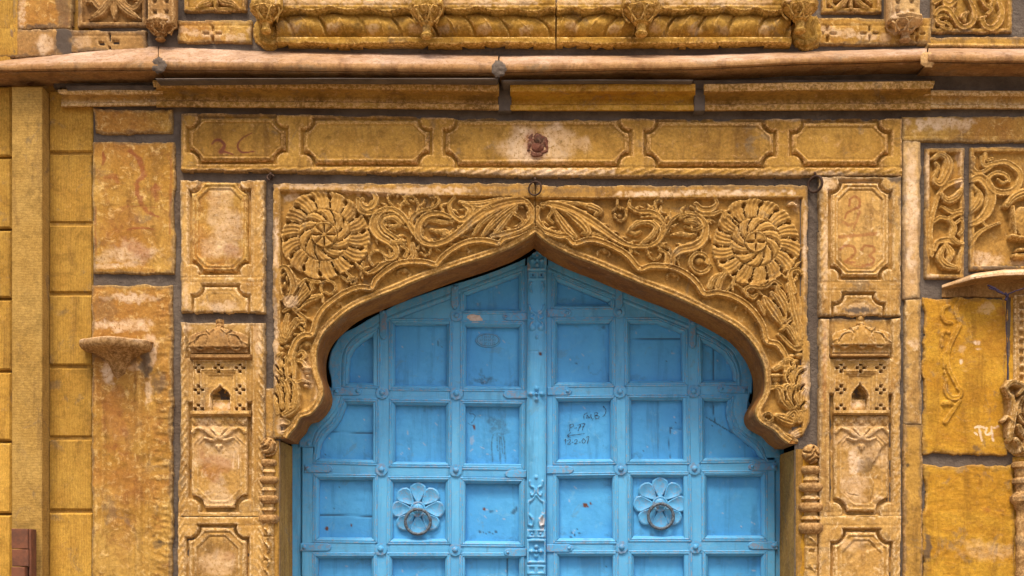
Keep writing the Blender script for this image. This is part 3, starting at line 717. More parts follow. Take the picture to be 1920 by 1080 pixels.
def spandrel(side):
    left = side == 'L'
    A = AL if left else AR
    x0, x1 = (512, 1003.5) if left else (1004.0, 1514)
    R = Relief(x0-6 if left else x0, 338, x1 if left else x1+6, 836, 1.5, 0.0, AH, 71 if left else 72)
    U, V = R.U, R.V; R.base = FL
    # top border band, right or left border band; the rest sunk
    if left:
        ty = np.interp(U, [520, 650, 780, 1003], [358, 360, 367, 371]); bx = 525+0*V
        inner = (V > ty) & (U > bx)
        f = sstep(0, 2.5, V-ty)*sstep(0, 2.5, U-bx)
        ridge = [(1003, 425), (998, 427), (972, 440), (946, 449), (936, 458), (913, 453), (887, 453), (865, 460), (843, 473), (828, 486), (818, 498), (798, 493), (774, 492), (750, 495), (735, 502), (720, 513), (706, 526), (697, 541), (675, 540), (647, 550), (627, 563), (608, 579), (594, 601), (586, 627), (571, 630), (558, 639), (551, 653), (546, 668), (543, 700)]
        cusps = [(936, 458), (818, 498), (697, 541), (586, 627)]
    else:
        ty = np.interp(U, [1003, 1200, 1500], [372, 373, 371]); bx = 1504+0*V
        f = sstep(0, 2.5, V-ty)*sstep(0, 2.5, bx-U)
        ridge = [(1003, 420), (1018, 434), (1046, 444), (1063, 446), (1077, 458), (1104, 451), (1130, 456), (1157, 468), (1178, 482), (1199, 505), (1222, 500), (1260, 503), (1288, 516), (1307, 534), (1320, 552), (1345, 550), (1373, 557), (1398, 572), (1417, 592), (1430, 614), (1437, 640), (1456, 646), (1467, 661), (1473, 676), (1474, 700)]
        cusps = [(1077, 458), (1199, 505), (1320, 552), (1437, 640)]
    R.H = AH*(1-f)+FL*f
    R.H = R.H.astype(np.float32)
    # lower field between the cusped ridge and the opening
    rp = np.array(ridge); poly = list(map(tuple, rp)) + [tuple(q) for q in A[::-1] if q[1] < (700)] 
    sdp = poly_sd(U, V, poly)
    R.H = np.where(sdp < 0, np.maximum(R.H, FL+0.0), R.H)
    B = R.base
    def S_(L, h=None, kind='c'):
        for a in L:
            f_ = 1.55 if (len(a) > 3 and a[3] == 'l') else 1.3
            wv = [q*f_ for q in a[1]] if hasattr(a[1], '__len__') else a[1]*1.15
            cc = catmull(a[0], 6); dl = np.r_[0, np.cumsum(np.hypot(*np.diff(cc, axis=0).T))]
            if (len(a) < 4 or a[3] == 'c') and dl[-1] > 62:
                q_ = 14.0; sg = 1
                while q_ < dl[-1]-8:
                    i_ = int(np.searchsorted(dl, q_)); p_ = cc[i_]; t_ = cc[min(i_+1, len(cc)-1)]-cc[i_-1]; t_ = t_/(np.hypot(*t_)+1e-9); n_ = np.array([-t_[1], t_[0]])*sg
                    R.stroke([tuple(p_+n_*3), tuple(p_+n_*9+t_*5), tuple(p_+n_*13+t_*13)], [3.0, 4.2, 1.2], 6.0, 'l'); sg = -sg; q_ += 11.0
            R.stroke(a[0], wv, a[2] if len(a) > 2 else (h or 9.0), a[3] if len(a) > 3 else kind)
    if left:
        rosette(R, 609, 442, 14, 25, 49, 83, .08, 10, 8)
        S_([([(845, 409), (824, 402), (800, 406), (785, 425), (786, 447), (805, 459), (832, 455), (862, 436), (893, 410), (930, 388), (972, 378), (990, 382)], [4, 5, 6, 7, 7, 6, 6, 7, 9, 10, 8, 3]),
            ([(786, 452), (772, 430), (772, 412), (787, 398), (812, 391), (823, 380), (820, 371), (812, 372)], [3, 5, 5, 4, 3, 2.5, 2.5, 2.5]),
            ([(783, 402), (784, 385), (776, 371), (762, 370), (759, 379), (766, 384)], 2.6),
            ([(783, 450), (768, 424), (754, 404), (738, 395), (718, 396), (705, 410), (702, 428), (712, 444), (730, 455), (743, 468), (742, 482), (730, 488), (722, 482)], [3, 4, 5, 5, 6, 8, 9, 8, 7, 6, 5, 4, 3]),
            ([(757, 420), (742, 406), (722, 409), (716, 420), (724, 434), (740, 445), (760, 458)], [3, 4, 4, 4, 4, 4, 3]),
            ([(722, 412), (738, 410), (750, 420), (742, 426), (730, 424)], [3, 5, 5, 4, 3], 8, 'l'),
            ([(735, 456), (750, 455), (762, 452)], [4, 5, 1], 9, 'l'),
            ([(700, 363), (706, 374), (700, 388), (687, 392), (678, 384), (680, 374)], [4, 5, 5, 5, 4, 3]),
            ([(672, 375), (674, 395), (690, 402), (712, 398), (726, 393)], [4, 4, 4, 3, 2]),
            ([(740, 364), (728, 368), (730, 380), (742, 393), (756, 403)], 2.6),
            ([(745, 370), (750, 364), (757, 372)], 2.2),
            ([(852, 372), (843, 386), (848, 403), (864, 415), (878, 408), (882, 394), (870, 385)], [3, 4, 4, 5, 6, 6, 4]),
            ([(862, 380), (880, 384), (902, 384), (928, 378), (950, 372)], [3, 5, 6, 5, 3], 8, 'l'),
            ([(885, 400), (895, 390), (910, 392), (925, 388)], [4, 6, 4, 2], 8, 'l'),
            ([(987, 380), (997, 396), (995, 416), (977, 432), (950, 439), (922, 444)], [5, 6, 6, 6, 6, 4]),
            ([(968, 390), (964, 402), (975, 409), (980, 418), (972, 424)], [3, 3.5, 3.5, 3, 2.5]),
            ([(905, 443), (922, 423), (945, 402), (968, 386)], [3, 6, 7, 4], 9, 'l'),
            ([(888, 441), (905, 418), (930, 400), (955, 388)], [3, 5, 6, 3], 8, 'l'),
            ([(925, 442), (940, 425), (955, 405), (968, 392)], [3, 6, 6, 3], 8, 'l'),
            ([(808, 432), (822, 436), (836, 436), (842, 444)], [3, 5, 5, 3], 7, 'l'),
            ([(795, 415), (812, 414), (830, 418), (852, 416)], [3, 4, 5, 2], 6, 'l'),
            ([(826, 437), (832, 441), (840, 440)], [4, 4, 3], 8, 'l'),
            ([(774, 458), (774, 466), (776, 480), (770, 490)], [3, 5, 6, 8], 8, 'l'),
            ([(754, 450), (754, 462), (764, 470), (760, 482)], [3, 3, 3, 4])], kind='c')
        ring(R, 708, 486, 15, 3.2, 8, 2.2, 8.0); ring(R, 795, 470, 12, 3, 8, 3.4, 8.6); ring(R, 740, 473, 9, 3, 7, 0, 5)
        for i in range(5):
            a = -2.2+i*.9; R.stroke([(677, 508), (677+9*math.cos(a), 508+9*math.sin(a)), (677+17*math.cos(a), 508+17*math.sin(a))], [3, 5, 2], 9, 'l')
        S_([([(690, 515), (705, 508), (718, 498), (735, 490)], [3, 5, 5, 2]), ([(640, 520), (655, 528), (668, 522)], 3), ([(650, 512), (657, 520), (652, 530)], 3)])
        # lower left leaves
        S_([([(527, 560), (522, 530), (526, 506), (536, 502), (546, 516), (552, 534), (550, 552), (540, 566)], [5, 5, 4, 4, 6, 7, 7, 5]),
            ([(543, 575), (556, 556), (566, 538), (574, 528)], [4, 8, 8, 5], 9, 'l'), ([(552, 580), (566, 562), (578, 550), (588, 530)], [3, 8, 7, 4], 9, 'l'),
            ([(558, 584), (574, 566), (590, 560), (604, 556), (606, 568)], [3, 8, 6, 3, 2], 9, 'l'),
            ([(566, 528), (576, 536), (580, 548), (590, 542)], 3), ([(575, 524), (590, 530), (600, 530)], [2, 4, 3]),
            ([(533, 585), (548, 578), (562, 590), (572, 598), (568, 606), (562, 598)], [3, 4, 4, 4, 3, 3]),
            ([(530, 640), (522, 612), (522, 585)], [5, 6, 4], 9, 'l'), ([(532, 640), (536, 612), (540, 592)], [4, 6, 4], 9, 'l'), ([(536, 638), (548, 615), (556, 600)], [4, 6, 4], 9, 'l'), ([(540, 634), (556, 610), (569, 604), (572, 614)], [3, 4, 3, 2.5]),
            ([(522, 640), (532, 642), (543, 632), (546, 628)], [3, 4, 4, 3])])
        ring(R, 545, 565, 11, 3.5, 9.5, 1.5, 7.8); ring(R, 616, 542, 14, 3.4, 9, 2.5, 8.4); ring(R, 660, 528, 8, 2.6, 8, 3, 8)
        ring(R, 558, 620, 13, 3, 8, 0, 6.2, sq=.6)
        R.lump(525, 655, 9, 6, 8); R.lump(538, 650, 7, 5, 6)
        # acanthus on the corbel
        S_([([(531, 700), (524, 690), (522, 672), (530, 664)], [5, 7, 6, 3], 10, 'l'), ([(540, 720), (536, 700), (536, 680), (542, 668)], [4, 7, 7, 3], 10, 'l'), ([(551, 715), (551, 695), (549, 675), (554, 664)], [4, 6, 6, 3], 10, 'l'),
            ([(520, 740), (518, 722), (522, 706)], [4, 6, 4], 10, 'l'), ([(531, 765), (530, 745), (524, 725)], [4, 7, 5], 11, 'l'), ([(541, 768), (542, 745), (536, 722), (528, 712)], [4, 7, 7, 3], 11, 'l'), ([(552, 765), (556, 742), (552, 722), (544, 712)], [4, 7, 7, 3], 11, 'l'),
            ([(522, 775), (520, 762), (524, 750)], [4, 6, 4], 10, 'l'), ([(535, 778), (545, 772), (556, 764), (560, 750)], [6, 7, 5, 3], 10, 'l'),
            ([(554, 668), (566, 660), (572, 668), (566, 674)], [3, 4, 4, 3], 7), ([(552, 676), (566, 678), (574, 688), (580, 694)], [3, 4, 4, 3], 7), ([(556, 718), (568, 714), (580, 717)], [4, 3, 2], 8)])
        R.lump(576, 691, 11, 3.2, 10, 'f'); R.lump(576, 697, 8, 5, 8); R.lump(577, 706, 4, 4, 6); R.lump(574, 724, 5, 4, 8)
        slots(R, [[(532, 675), (534, 682)], [(519, 686), (524, 694)], [(547, 665), (548, 673)], [(544, 683), (547, 690)], [(532, 692), (534, 699)], [(533, 702), (536, 712)], [(548, 692), (547, 710)], [(519, 708), (524, 720)], [(532, 728), (533, 736)], [(518, 740), (523, 748), (523, 756)], [(535, 739), (534, 754)], [(547, 721), (548, 732)], [(549, 736), (545, 756)], [(562, 542), (553, 557)], [(582, 556), (561, 578)], [(575, 530), (582, 545)]])
        S_([([(540, 793), (530, 790), (522, 797)], [5, 6, 4], 7), ([(545, 800), (560, 780)], [5, 4], 6, 'l'), ([(528, 815), (540, 812), (548, 800)], [5, 6, 4], 7, 'l')])
        bl = [(869, 463, .1), (968, 449, -.3), (758, 506, -.2), (633, 568, -.8), (575, 645, -1.2)]
        R.blot(1, 590, 352, 90, 7, .7, 3); R.blot(1, 760, 360, 140, 8, .6, 4); R.blot(2, 930, 362, 60, 6, .35, 5); R.blot(1, 518, 460, 6, 60, .8, 8); R.blot(1, 517, 640, 7, 100, .7, 9); R.blot(1, 545, 370, 18, 10, .6, 11)
        R.blot(1, 600, 740, 12, 40, .6, 12); R.blot(1, 530, 800, 12, 16, .6, 14); R.blot(1, 545, 565, 16, 14, .5, 15); R.blot(1, 576, 700, 14, 30, .4, 16); R.blot(2, 545, 800, 26, 8, .35, 19)
    else:
        rosette(R, 1416, 455, 14, 21, 47, 82, .35, 10, 4, -1, 7)
        S_([([(1016, 384), (1040, 386), (1065, 394), (1095, 409), (1122, 426), (1150, 446), (1175, 460), (1200, 464), (1225, 460), (1240, 443), (1240, 425), (1225, 413), (1203, 412)], [3, 7, 9, 10, 9, 7, 5, 4, 4, 5, 6, 6, 4]),
            ([(1180, 432), (1195, 420), (1215, 417), (1229, 427), (1222, 444), (1204, 457)], [3, 5, 6, 5, 5, 3], 9, 'l'),
            ([(1178, 436), (1190, 440), (1200, 436)], [3, 4, 3], 8, 'l'),
            ([(1016, 390), (1030, 386), (1036, 396), (1028, 410), (1036, 418)], [3, 3, 3.5, 3, 3]),
            ([(1008, 392), (1007, 412), (1022, 432), (1046, 440), (1070, 444)], [5, 5, 5, 5, 3]),
            ([(1036, 392), (1050, 415), (1064, 434), (1078, 446)], [3, 7, 8, 4], 9, 'l'),
            ([(1060, 398), (1078, 410), (1094, 424), (1102, 438), (1092, 440)], [3, 8, 9, 6, 3], 9, 'l'),
            ([(1028, 380), (1060, 381), (1088, 384), (1110, 388)], [2, 3, 4, 3], 8, 'l'),
            ([(1092, 386), (1108, 390), (1124, 398), (1116, 404)], [3, 7, 6, 3], 9, 'l'),
            ([(1110, 440), (1125, 444), (1140, 450)], [4, 5, 2], 7, 'l'),
            ([(1157, 376), (1157, 386), (1162, 392)], 2.6),
            ([(1182, 374), (1180, 388), (1196, 398), (1222, 400), (1240, 412), (1246, 436)], [3, 3, 4, 5, 4, 3]),
            ([(1245, 438), (1238, 415), (1230, 395), (1228, 380), (1236, 374), (1240, 380)], 2.8),
            ([(1245, 437), (1262, 412), (1285, 401), (1308, 406), (1322, 425), (1318, 450), (1300, 464), (1275, 470), (1262, 482), (1262, 496)], [3, 3, 3, 4, 6, 8, 9, 8, 5, 3]),
            ([(1274, 412), (1288, 405), (1310, 410), (1318, 424), (1302, 432), (1284, 426)], [2, 3, 4, 4, 3, 2]),
            ([(1286, 416), (1300, 416), (1310, 422)], [4, 6, 3], 8, 'l'),
            ([(1258, 442), (1275, 440), (1290, 442), (1300, 440)], [2, 4, 4, 2], 7, 'l'),
            ([(1304, 384), (1314, 394), (1332, 394), (1343, 384), (1340, 374)], [4, 6, 6, 4, 3]), ([(1295, 388), (1312, 402), (1335, 404), (1352, 398), (1358, 410)], [2, 3, 4, 3, 3]),
            ([(1250, 498), (1252, 484), (1246, 474), (1236, 470)], [6, 6, 3, 3]), ([(1180, 464), (1183, 474)], [3, 3]), ([(1240, 462), (1256, 468), (1252, 478)], 2.6)])
        ring(R, 1161, 403, 13, 3, 8, 3.6, 9.4); ring(R, 1224, 474, 15, 3, 8, 3.6, 9.0); R.lump(1162, 405, 6, 5, 4)
        ring(R, 1313, 494, 19, 5, 9, .3, 6.3); R.lump(1312, 490, 10, 8, 6)
        # below the rosette
        S_([([(1345, 540), (1350, 525), (1358, 512), (1352, 503)], [6, 6, 5, 3], 9, 'l'), ([(1330, 540), (1336, 525), (1350, 515)], [5, 5, 3], 9, 'l'), ([(1363, 545), (1375, 534), (1388, 540), (1393, 548)], 2.6), ([(1373, 545), (1374, 530), (1378, 520)], 2.8),
            ([(1400, 556), (1396, 545), (1406, 538), (1422, 540), (1436, 538), (1450, 528), (1462, 536)], [3, 3, 3.4, 3.4, 3.4, 3, 4]), ([(1400, 552), (1410, 560), (1418, 554)], [3, 4, 3]),
            ([(1466, 612), (1452, 590), (1440, 572), (1432, 558)], [3, 9, 9, 3], 9, 'l'), ([(1470, 605), (1466, 585), (1456, 565), (1446, 550)], [3, 8, 8, 3], 9.5, 'l'), ([(1478, 585), (1472, 568), (1462, 552), (1456, 540)], [3, 7, 7, 3], 9.5, 'l'),
            ([(1496, 640), (1494, 610), (1486, 580), (1482, 555), (1478, 535)], [5, 8, 8, 6, 4], 9, 'l'), ([(1488, 548), (1480, 520), (1484, 508), (1497, 506), (1502, 515)], [5, 5, 4, 3, 2]), ([(1502, 560), (1500, 590), (1500, 620)], [3, 5, 4], 7, 'l'),
            ([(1466, 612), (1478, 602), (1490, 592), (1486, 582), (1474, 584)], [4, 3.4, 3.4, 3, 2.6]),
            ([(1494, 648), (1484, 628), (1474, 614), (1464, 620)], [4, 6, 5, 3], 9, 'l'), ([(1495, 650), (1492, 628), (1486, 610)], [3, 6, 4], 9, 'l'), ([(1498, 650), (1502, 630), (1500, 612)], [3, 5, 4], 9, 'l'),
            ([(1460, 628), (1472, 640), (1484, 652), (1496, 656), (1504, 648)], [3, 4, 4, 5, 3]), ([(1421, 566), (1430, 580), (1432, 590)], [3, 6, 3], 7, 'l')])
        R.lump(1497, 667, 9, 7, 9); R.lump(1484, 668, 6, 5, 7)
        S_([([(1462, 684), (1476, 676), (1488, 682), (1490, 694)], [4, 5, 5, 4], 9, 'l'), ([(1482, 700), (1484, 688), (1492, 678)], [5, 6, 3], 10, 'l'),
            ([(1452, 693), (1462, 688), (1476, 690)], [5, 5, 3], 9, 'l'),
            ([(1484, 724), (1476, 710), (1480, 696), (1490, 690)], [5, 8, 7, 3], 11, 'l'), ([(1494, 726), (1490, 710), (1496, 696), (1508, 690)], [5, 8, 7, 3], 11, 'l'), ([(1502, 720), (1502, 706), (1510, 698)], [4, 6, 3], 9, 'l'),
            ([(1478, 765), (1468, 750), (1462, 732), (1456, 728)], [5, 8, 7, 4], 11, 'l'), ([(1486, 764), (1474, 745), (1472, 728), (1480, 724)], [5, 8, 7, 4], 12, 'l'), ([(1494, 762), (1486, 745), (1486, 728), (1494, 722)], [5, 7, 6, 3], 12, 'l'), ([(1500, 760), (1500, 742), (1506, 732)], [5, 8, 5], 11, 'l'), ([(1506, 766), (1508, 755)], [5, 5], 10, 'l'),
            ([(1445, 728), (1456, 726), (1464, 728)], [4, 4, 3], 8),
            ([(1455, 780), (1468, 785), (1482, 790)], [4, 8, 8], 9, 'l'), ([(1472, 785), (1486, 772), (1492, 780), (1488, 790)], [4, 7, 6, 4], 10, 'l'), ([(1500, 775), (1498, 788)], [6, 6], 9, 'l')])
        ring(R, 1439, 784, 9, 3.4, 9, 2.6, 8.6)
        R.lump(1453, 705, 16, 3.4, 12, 'f'); R.lump(1454, 711, 10, 7, 9); R.lump(1455, 720, 6, 4, 8)
        slots(R, [[(1466, 540), (1471, 548)], [(1474, 552), (1478, 570)], [(1449, 565), (1458, 576)], [(1461, 580), (1468, 594)], [(1481, 696), (1475, 708), (1478, 720)], [(1492, 684), (1492, 692)], [(1505, 696), (1496, 704)], [(1493, 708), (1490, 722)], [(1506, 722), (1500, 732)], [(1469, 736), (1472, 752)], [(1487, 735), (1484, 748), (1488, 762)], [(1506, 756), (1499, 764)], [(1479, 680), (1482, 686)], [(1376, 410), (1385, 418)], [(1197, 412), (1222, 413)]])
        S_([([(1490, 815), (1500, 810), (1506, 812)], [6, 7, 5], 6, 'l'), ([(1462, 812), (1480, 822), (1492, 828)], [4, 6, 4], 5, 'l')])
        bl = [(1133, 468, .3), (1052, 447, .3), (1263, 512, .4), (1391, 573, .8), (1000, 0, 0)][:4]
        R.blot(1, 1220, 366, 80, 6, .9, 3); R.blot(1, 1380, 364, 110, 7, .8, 4); R.blot(2, 1060, 360, 60, 6, .35, 5); R.blot(2, 1430, 358, 60, 5, .45, 6); R.blot(1, 1508, 470, 5, 90, .8, 8); R.blot(1, 1490, 382, 14, 10, .7, 11); R.blot(1, 1510, 720, 10, 40, .8, 12); R.blot(1, 1010, 462, 12, 20, .5, 13)
        R.blot(1, 1490, 815, 14, 12, .4, 15)
    # the cusped ridge: double roll
    R.base = FL
    R.stroke(ridge, 7.5, 9.5, 'c'); 
    inner = off_curve(ridge, 4.5, True) if left else off_curve(ridge, 4.5, False)
    R.stroke([tuple(q) for q in inner], 2.6, 11.5, 'r')
    for b in bl: bud(R, b[0], b[1]+2, .85, b[2])
    for c_ in cusps: R.lump(c_[0], c_[1]+1, 4, 5, 11)
    # field rises to a fillet at the opening
    Ad = None
    c = np.array(A); dmin = np.full(U.shape, 1e9, np.float32)
    for i in range(len(c)-1):
        a, b = c[i], c[i+1]; e = b-a; L = e@e+1e-9
        t = np.clip(((U-a[0])*e[0]+(V-a[1])*e[1])/L, 0, 1); dmin = np.minimum(dmin, np.hypot(U-a[0]-t*e[0], V-a[1]-t*e[1]))
    lift = 1-sstep(11, 15, dmin)
    R.H = R.H*(1-lift)+np.maximum(R.H, FL+4.5)*lift
    R.H -= 1.2*np.exp(-((dmin-11)/1.6)**2)
    rg = random.Random(R.seed); cnt = 0
    Hc = R.H.copy()
    for _ in range(900):
        x, y = rg.uniform(x0+16, x1-12), rg.uniform(380, 660)
        i, j = int((y-R.v[0])/1.5), int((x-R.u[0])/1.5)
        w = Hc[max(0, i-6):i+7, max(0, j-6):j+7]
        if w.size == 0 or w.max() > FL+1.5 or dmin[i, j] < 40 or sdp[i, j] < 8: continue
        if left and y > 640: continue
        a = rg.uniform(0, 2*PI); R.base = FL; L = rg.uniform(8, 13)
        R.stroke([(x-L*math.cos(a), y-L*math.sin(a)), (x+3*math.sin(a), y-3*math.cos(a)), (x+L*math.cos(a), y+L*math.sin(a))], [1.5, rg.uniform(4, 6), 1.5], rg.uniform(5, 7.5), 'l')
        Hc = R.H.copy(); cnt += 1
        if cnt > 40: break
    R.H = (R.H-FL)*1.3-3.0
    # keep outside the opening
    op = [tuple(q) for q in A]
    if left: op += [(539, 900), (1003, 900)]
    else: op += [(1478, 900), (1003, 900)]
    so = -poly_sd(U, V, op)
    if left: outer = np.maximum(np.maximum(513-U, 346-V), np.maximum(V-822, U-1010))
    else: outer = np.maximum(np.maximum(U-1513-4*(V > 640), 350-V), V-831)
    R.rough(.55, 18, None, 4); R.rough(.22, 4, 91, 2)
    R.sd = outer+2.6*vnoise(U, V, 15, R.seed, 4)*(1 if left else 1)
    if not left:
        R.sd = np.maximum(R.sd, np.where(V > 770, (U-1504)*.9+(V-818)*.45, -99))     # the broken lower corner
    R.smear(.5, 6)
    R.sd = np.maximum(R.sd, so+9.0)   # stops under the roll moulding
    if left: R.sd = np.maximum(R.sd, U-1003.0)
    else: R.sd = np.maximum(R.sd, 1004.2-U)
    o = R.build('spandrel_stone', M['arch'], arch, drop=-10, rnd=.6)
    o['label'] = 'left half of the arch' if left else 'right half of the arch, in deeper ochre'
    return o
spandrel('L'); spandrel('R')
# roll moulding and soffit swept along the opening; o = px outward from the front edge, Y = depth
PROF = [(12.5, .0), (11.5, -.004), (9, -.010), (6.5, -.0085), (5, -.0065), (3.2, -.008), (1.6, -.008), (.4, -.004), (0, .004), (0, .03), (0.3, .07), (-.3, .12), (.5, .17), (0, .215), (1.0, .24), (26, .245), (40, .25)]
def soffit(A, left, name, lab, PROF, mat, w=.35):
    A2 = catmull(A, 4); c = np.array(A2); secs = []
    # smoothed normals
    N = []
    for i in range(len(c)):
        t = c[min(i+2, len(c)-1)]-c[max(i-2, 0)]; t /= np.linalg.norm(t)+1e-9
        N.append(np.array([-t[1], t[0]]) if left else np.array([t[1], -t[0]]))
    N = np.array(N)
    for _ in range(2): N[1:-1] = (N[:-2]+N[1:-1]*2+N[2:])/4
    N /= np.linalg.norm(N, axis=1)[:, None]
    if left: N[0] = (0, -1)
    else: N[0] = (0, -1)
    for i in range(len(c)):
        s_ = []
        for (o_, Y) in PROF:
            q = c[i]+N[i]*min(o_, 12.5 if o_ < 20 else o_)
            if i == 0: q = c[0]+np.array([0, -o_])
            # solid stone stays in line with its front outline: place at true size, not apparent size
            s_.append(Vector(((q[0]-CX)/S, Y, (CY-q[1])/S+EYE)))
        secs.append(s_)
    o = loft(name, secs, M[mat], arch, True, False, False, flip=left)
    lip(o, .0010, 4 if left else 6); attach_attr(o, w=w); o['label'] = lab; return o
P1 = [(14, .012)]+PROF[:9]+[(0.0, .012)]
P2 = [(0.3, .0112), (.4, .03)]+PROF[10:]
P1 = [(a, b) for a, b in P1 if b <= .012]
soffit(AL, True, 'roll_moulding', 'left roll moulding round the arch edge', P1, 'arch', .7); soffit(AR, False, 'roll_moulding', 'right roll moulding round the arch edge', P1, 'arch', .7)
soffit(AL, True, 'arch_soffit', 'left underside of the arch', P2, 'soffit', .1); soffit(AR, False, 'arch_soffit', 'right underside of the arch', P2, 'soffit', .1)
# underside caps of the two corbels
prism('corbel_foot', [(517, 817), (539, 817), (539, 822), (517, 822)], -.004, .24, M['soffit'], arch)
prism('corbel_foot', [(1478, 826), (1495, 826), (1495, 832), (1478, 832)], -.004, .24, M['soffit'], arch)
for o in arch.children:
    if o.name.startswith('corbel_foot'): attach_attr(o)
# jambs below the arch
for (nm, x0, x1, lab) in (('door_jamb', 512, 524, 'flat tan stone jamb on the left of the blue door'), ('door_jamb', 1492, 1503, 'flat tan stone jamb on the right of the blue door')):
    secs = []; yt = 826 if x0 < 900 else 842
    ys = np.linspace(yt, GB, 60)
    for y in ys:
        if x0 < 900: pr = [(x0-14, .006), (x0, -.004), (x1-3, -.005), (x1, .002), (x1, .1), (x1, .2), (x1, .42)]
        else: pr = [(x1+14, .006), (x1, -.004), (x0+3, -.005), (x0, .002), (x0, .1), (x0, .2), (x0, .42)]
        secs.append([Vector(((a-CX)/S, Y, (CY-y)/S+EYE)) for a, Y in pr])
    o = loft(nm, secs, M['frieze'], None, True, False, False, flip=(x0 < 900)); lip(o, .0016, x0)
    attach_attr(o, w=.1); props(o, lab, 'door jamb')
# ================================================================ pilasters on both sides of the doorway
PH = 11.0
def quatre(R, cx, cy, s=1.0, top=True, low=True):
    for dx, dy in ((-7, 0), (7, 0), (0, -7), (0, 7)):
        if (dy < 0 and not top) or (dy > 0 and not low): continue
        R.hole_at(cx+dx*s, cy+dy*s, 3.4*s, 3.0*s, 8)
        R.blot(3, cx+dx*s, cy+dy*s, 2.6*s, 2.4*s, .9, 3, .1)
def rope_edge(R, x0, x1, y0, y1, sgn=1, amp=1.3):
    m = (R.U > x0) & (R.U < x1) & (R.V > y0) & (R.V < y1)
    mid, hw = (x0+x1)/2, (x1-x0)/2
    R.H += np.where(m, -1.5+2.2*np.sqrt(np.clip(1-((R.U-mid)/hw)**2, 0, 1))+amp*np.maximum(-.5, np.sin((R.V*1.0+sgn*R.U*1.6)/17*2*PI)), 0)
def niche_arch(U, V, cx, y0, y1, hw, ya):
    """small cusped arch opening sd"""
    a = [(cx-hw, y1), (cx-hw, ya), (cx-hw*.72, ya-(ya-y0)*.35), (cx-hw*.35, ya-(ya-y0)*.62), (cx-hw*.15, ya-(ya-y0)*.72), (cx, y0), (cx+hw*.15, ya-(ya-y0)*.72), (cx+hw*.35, ya-(ya-y0)*.62), (cx+hw*.72, ya-(ya-y0)*.35), (cx+hw, ya), (cx+hw, y1)]
    return poly_sd(U, V, a)
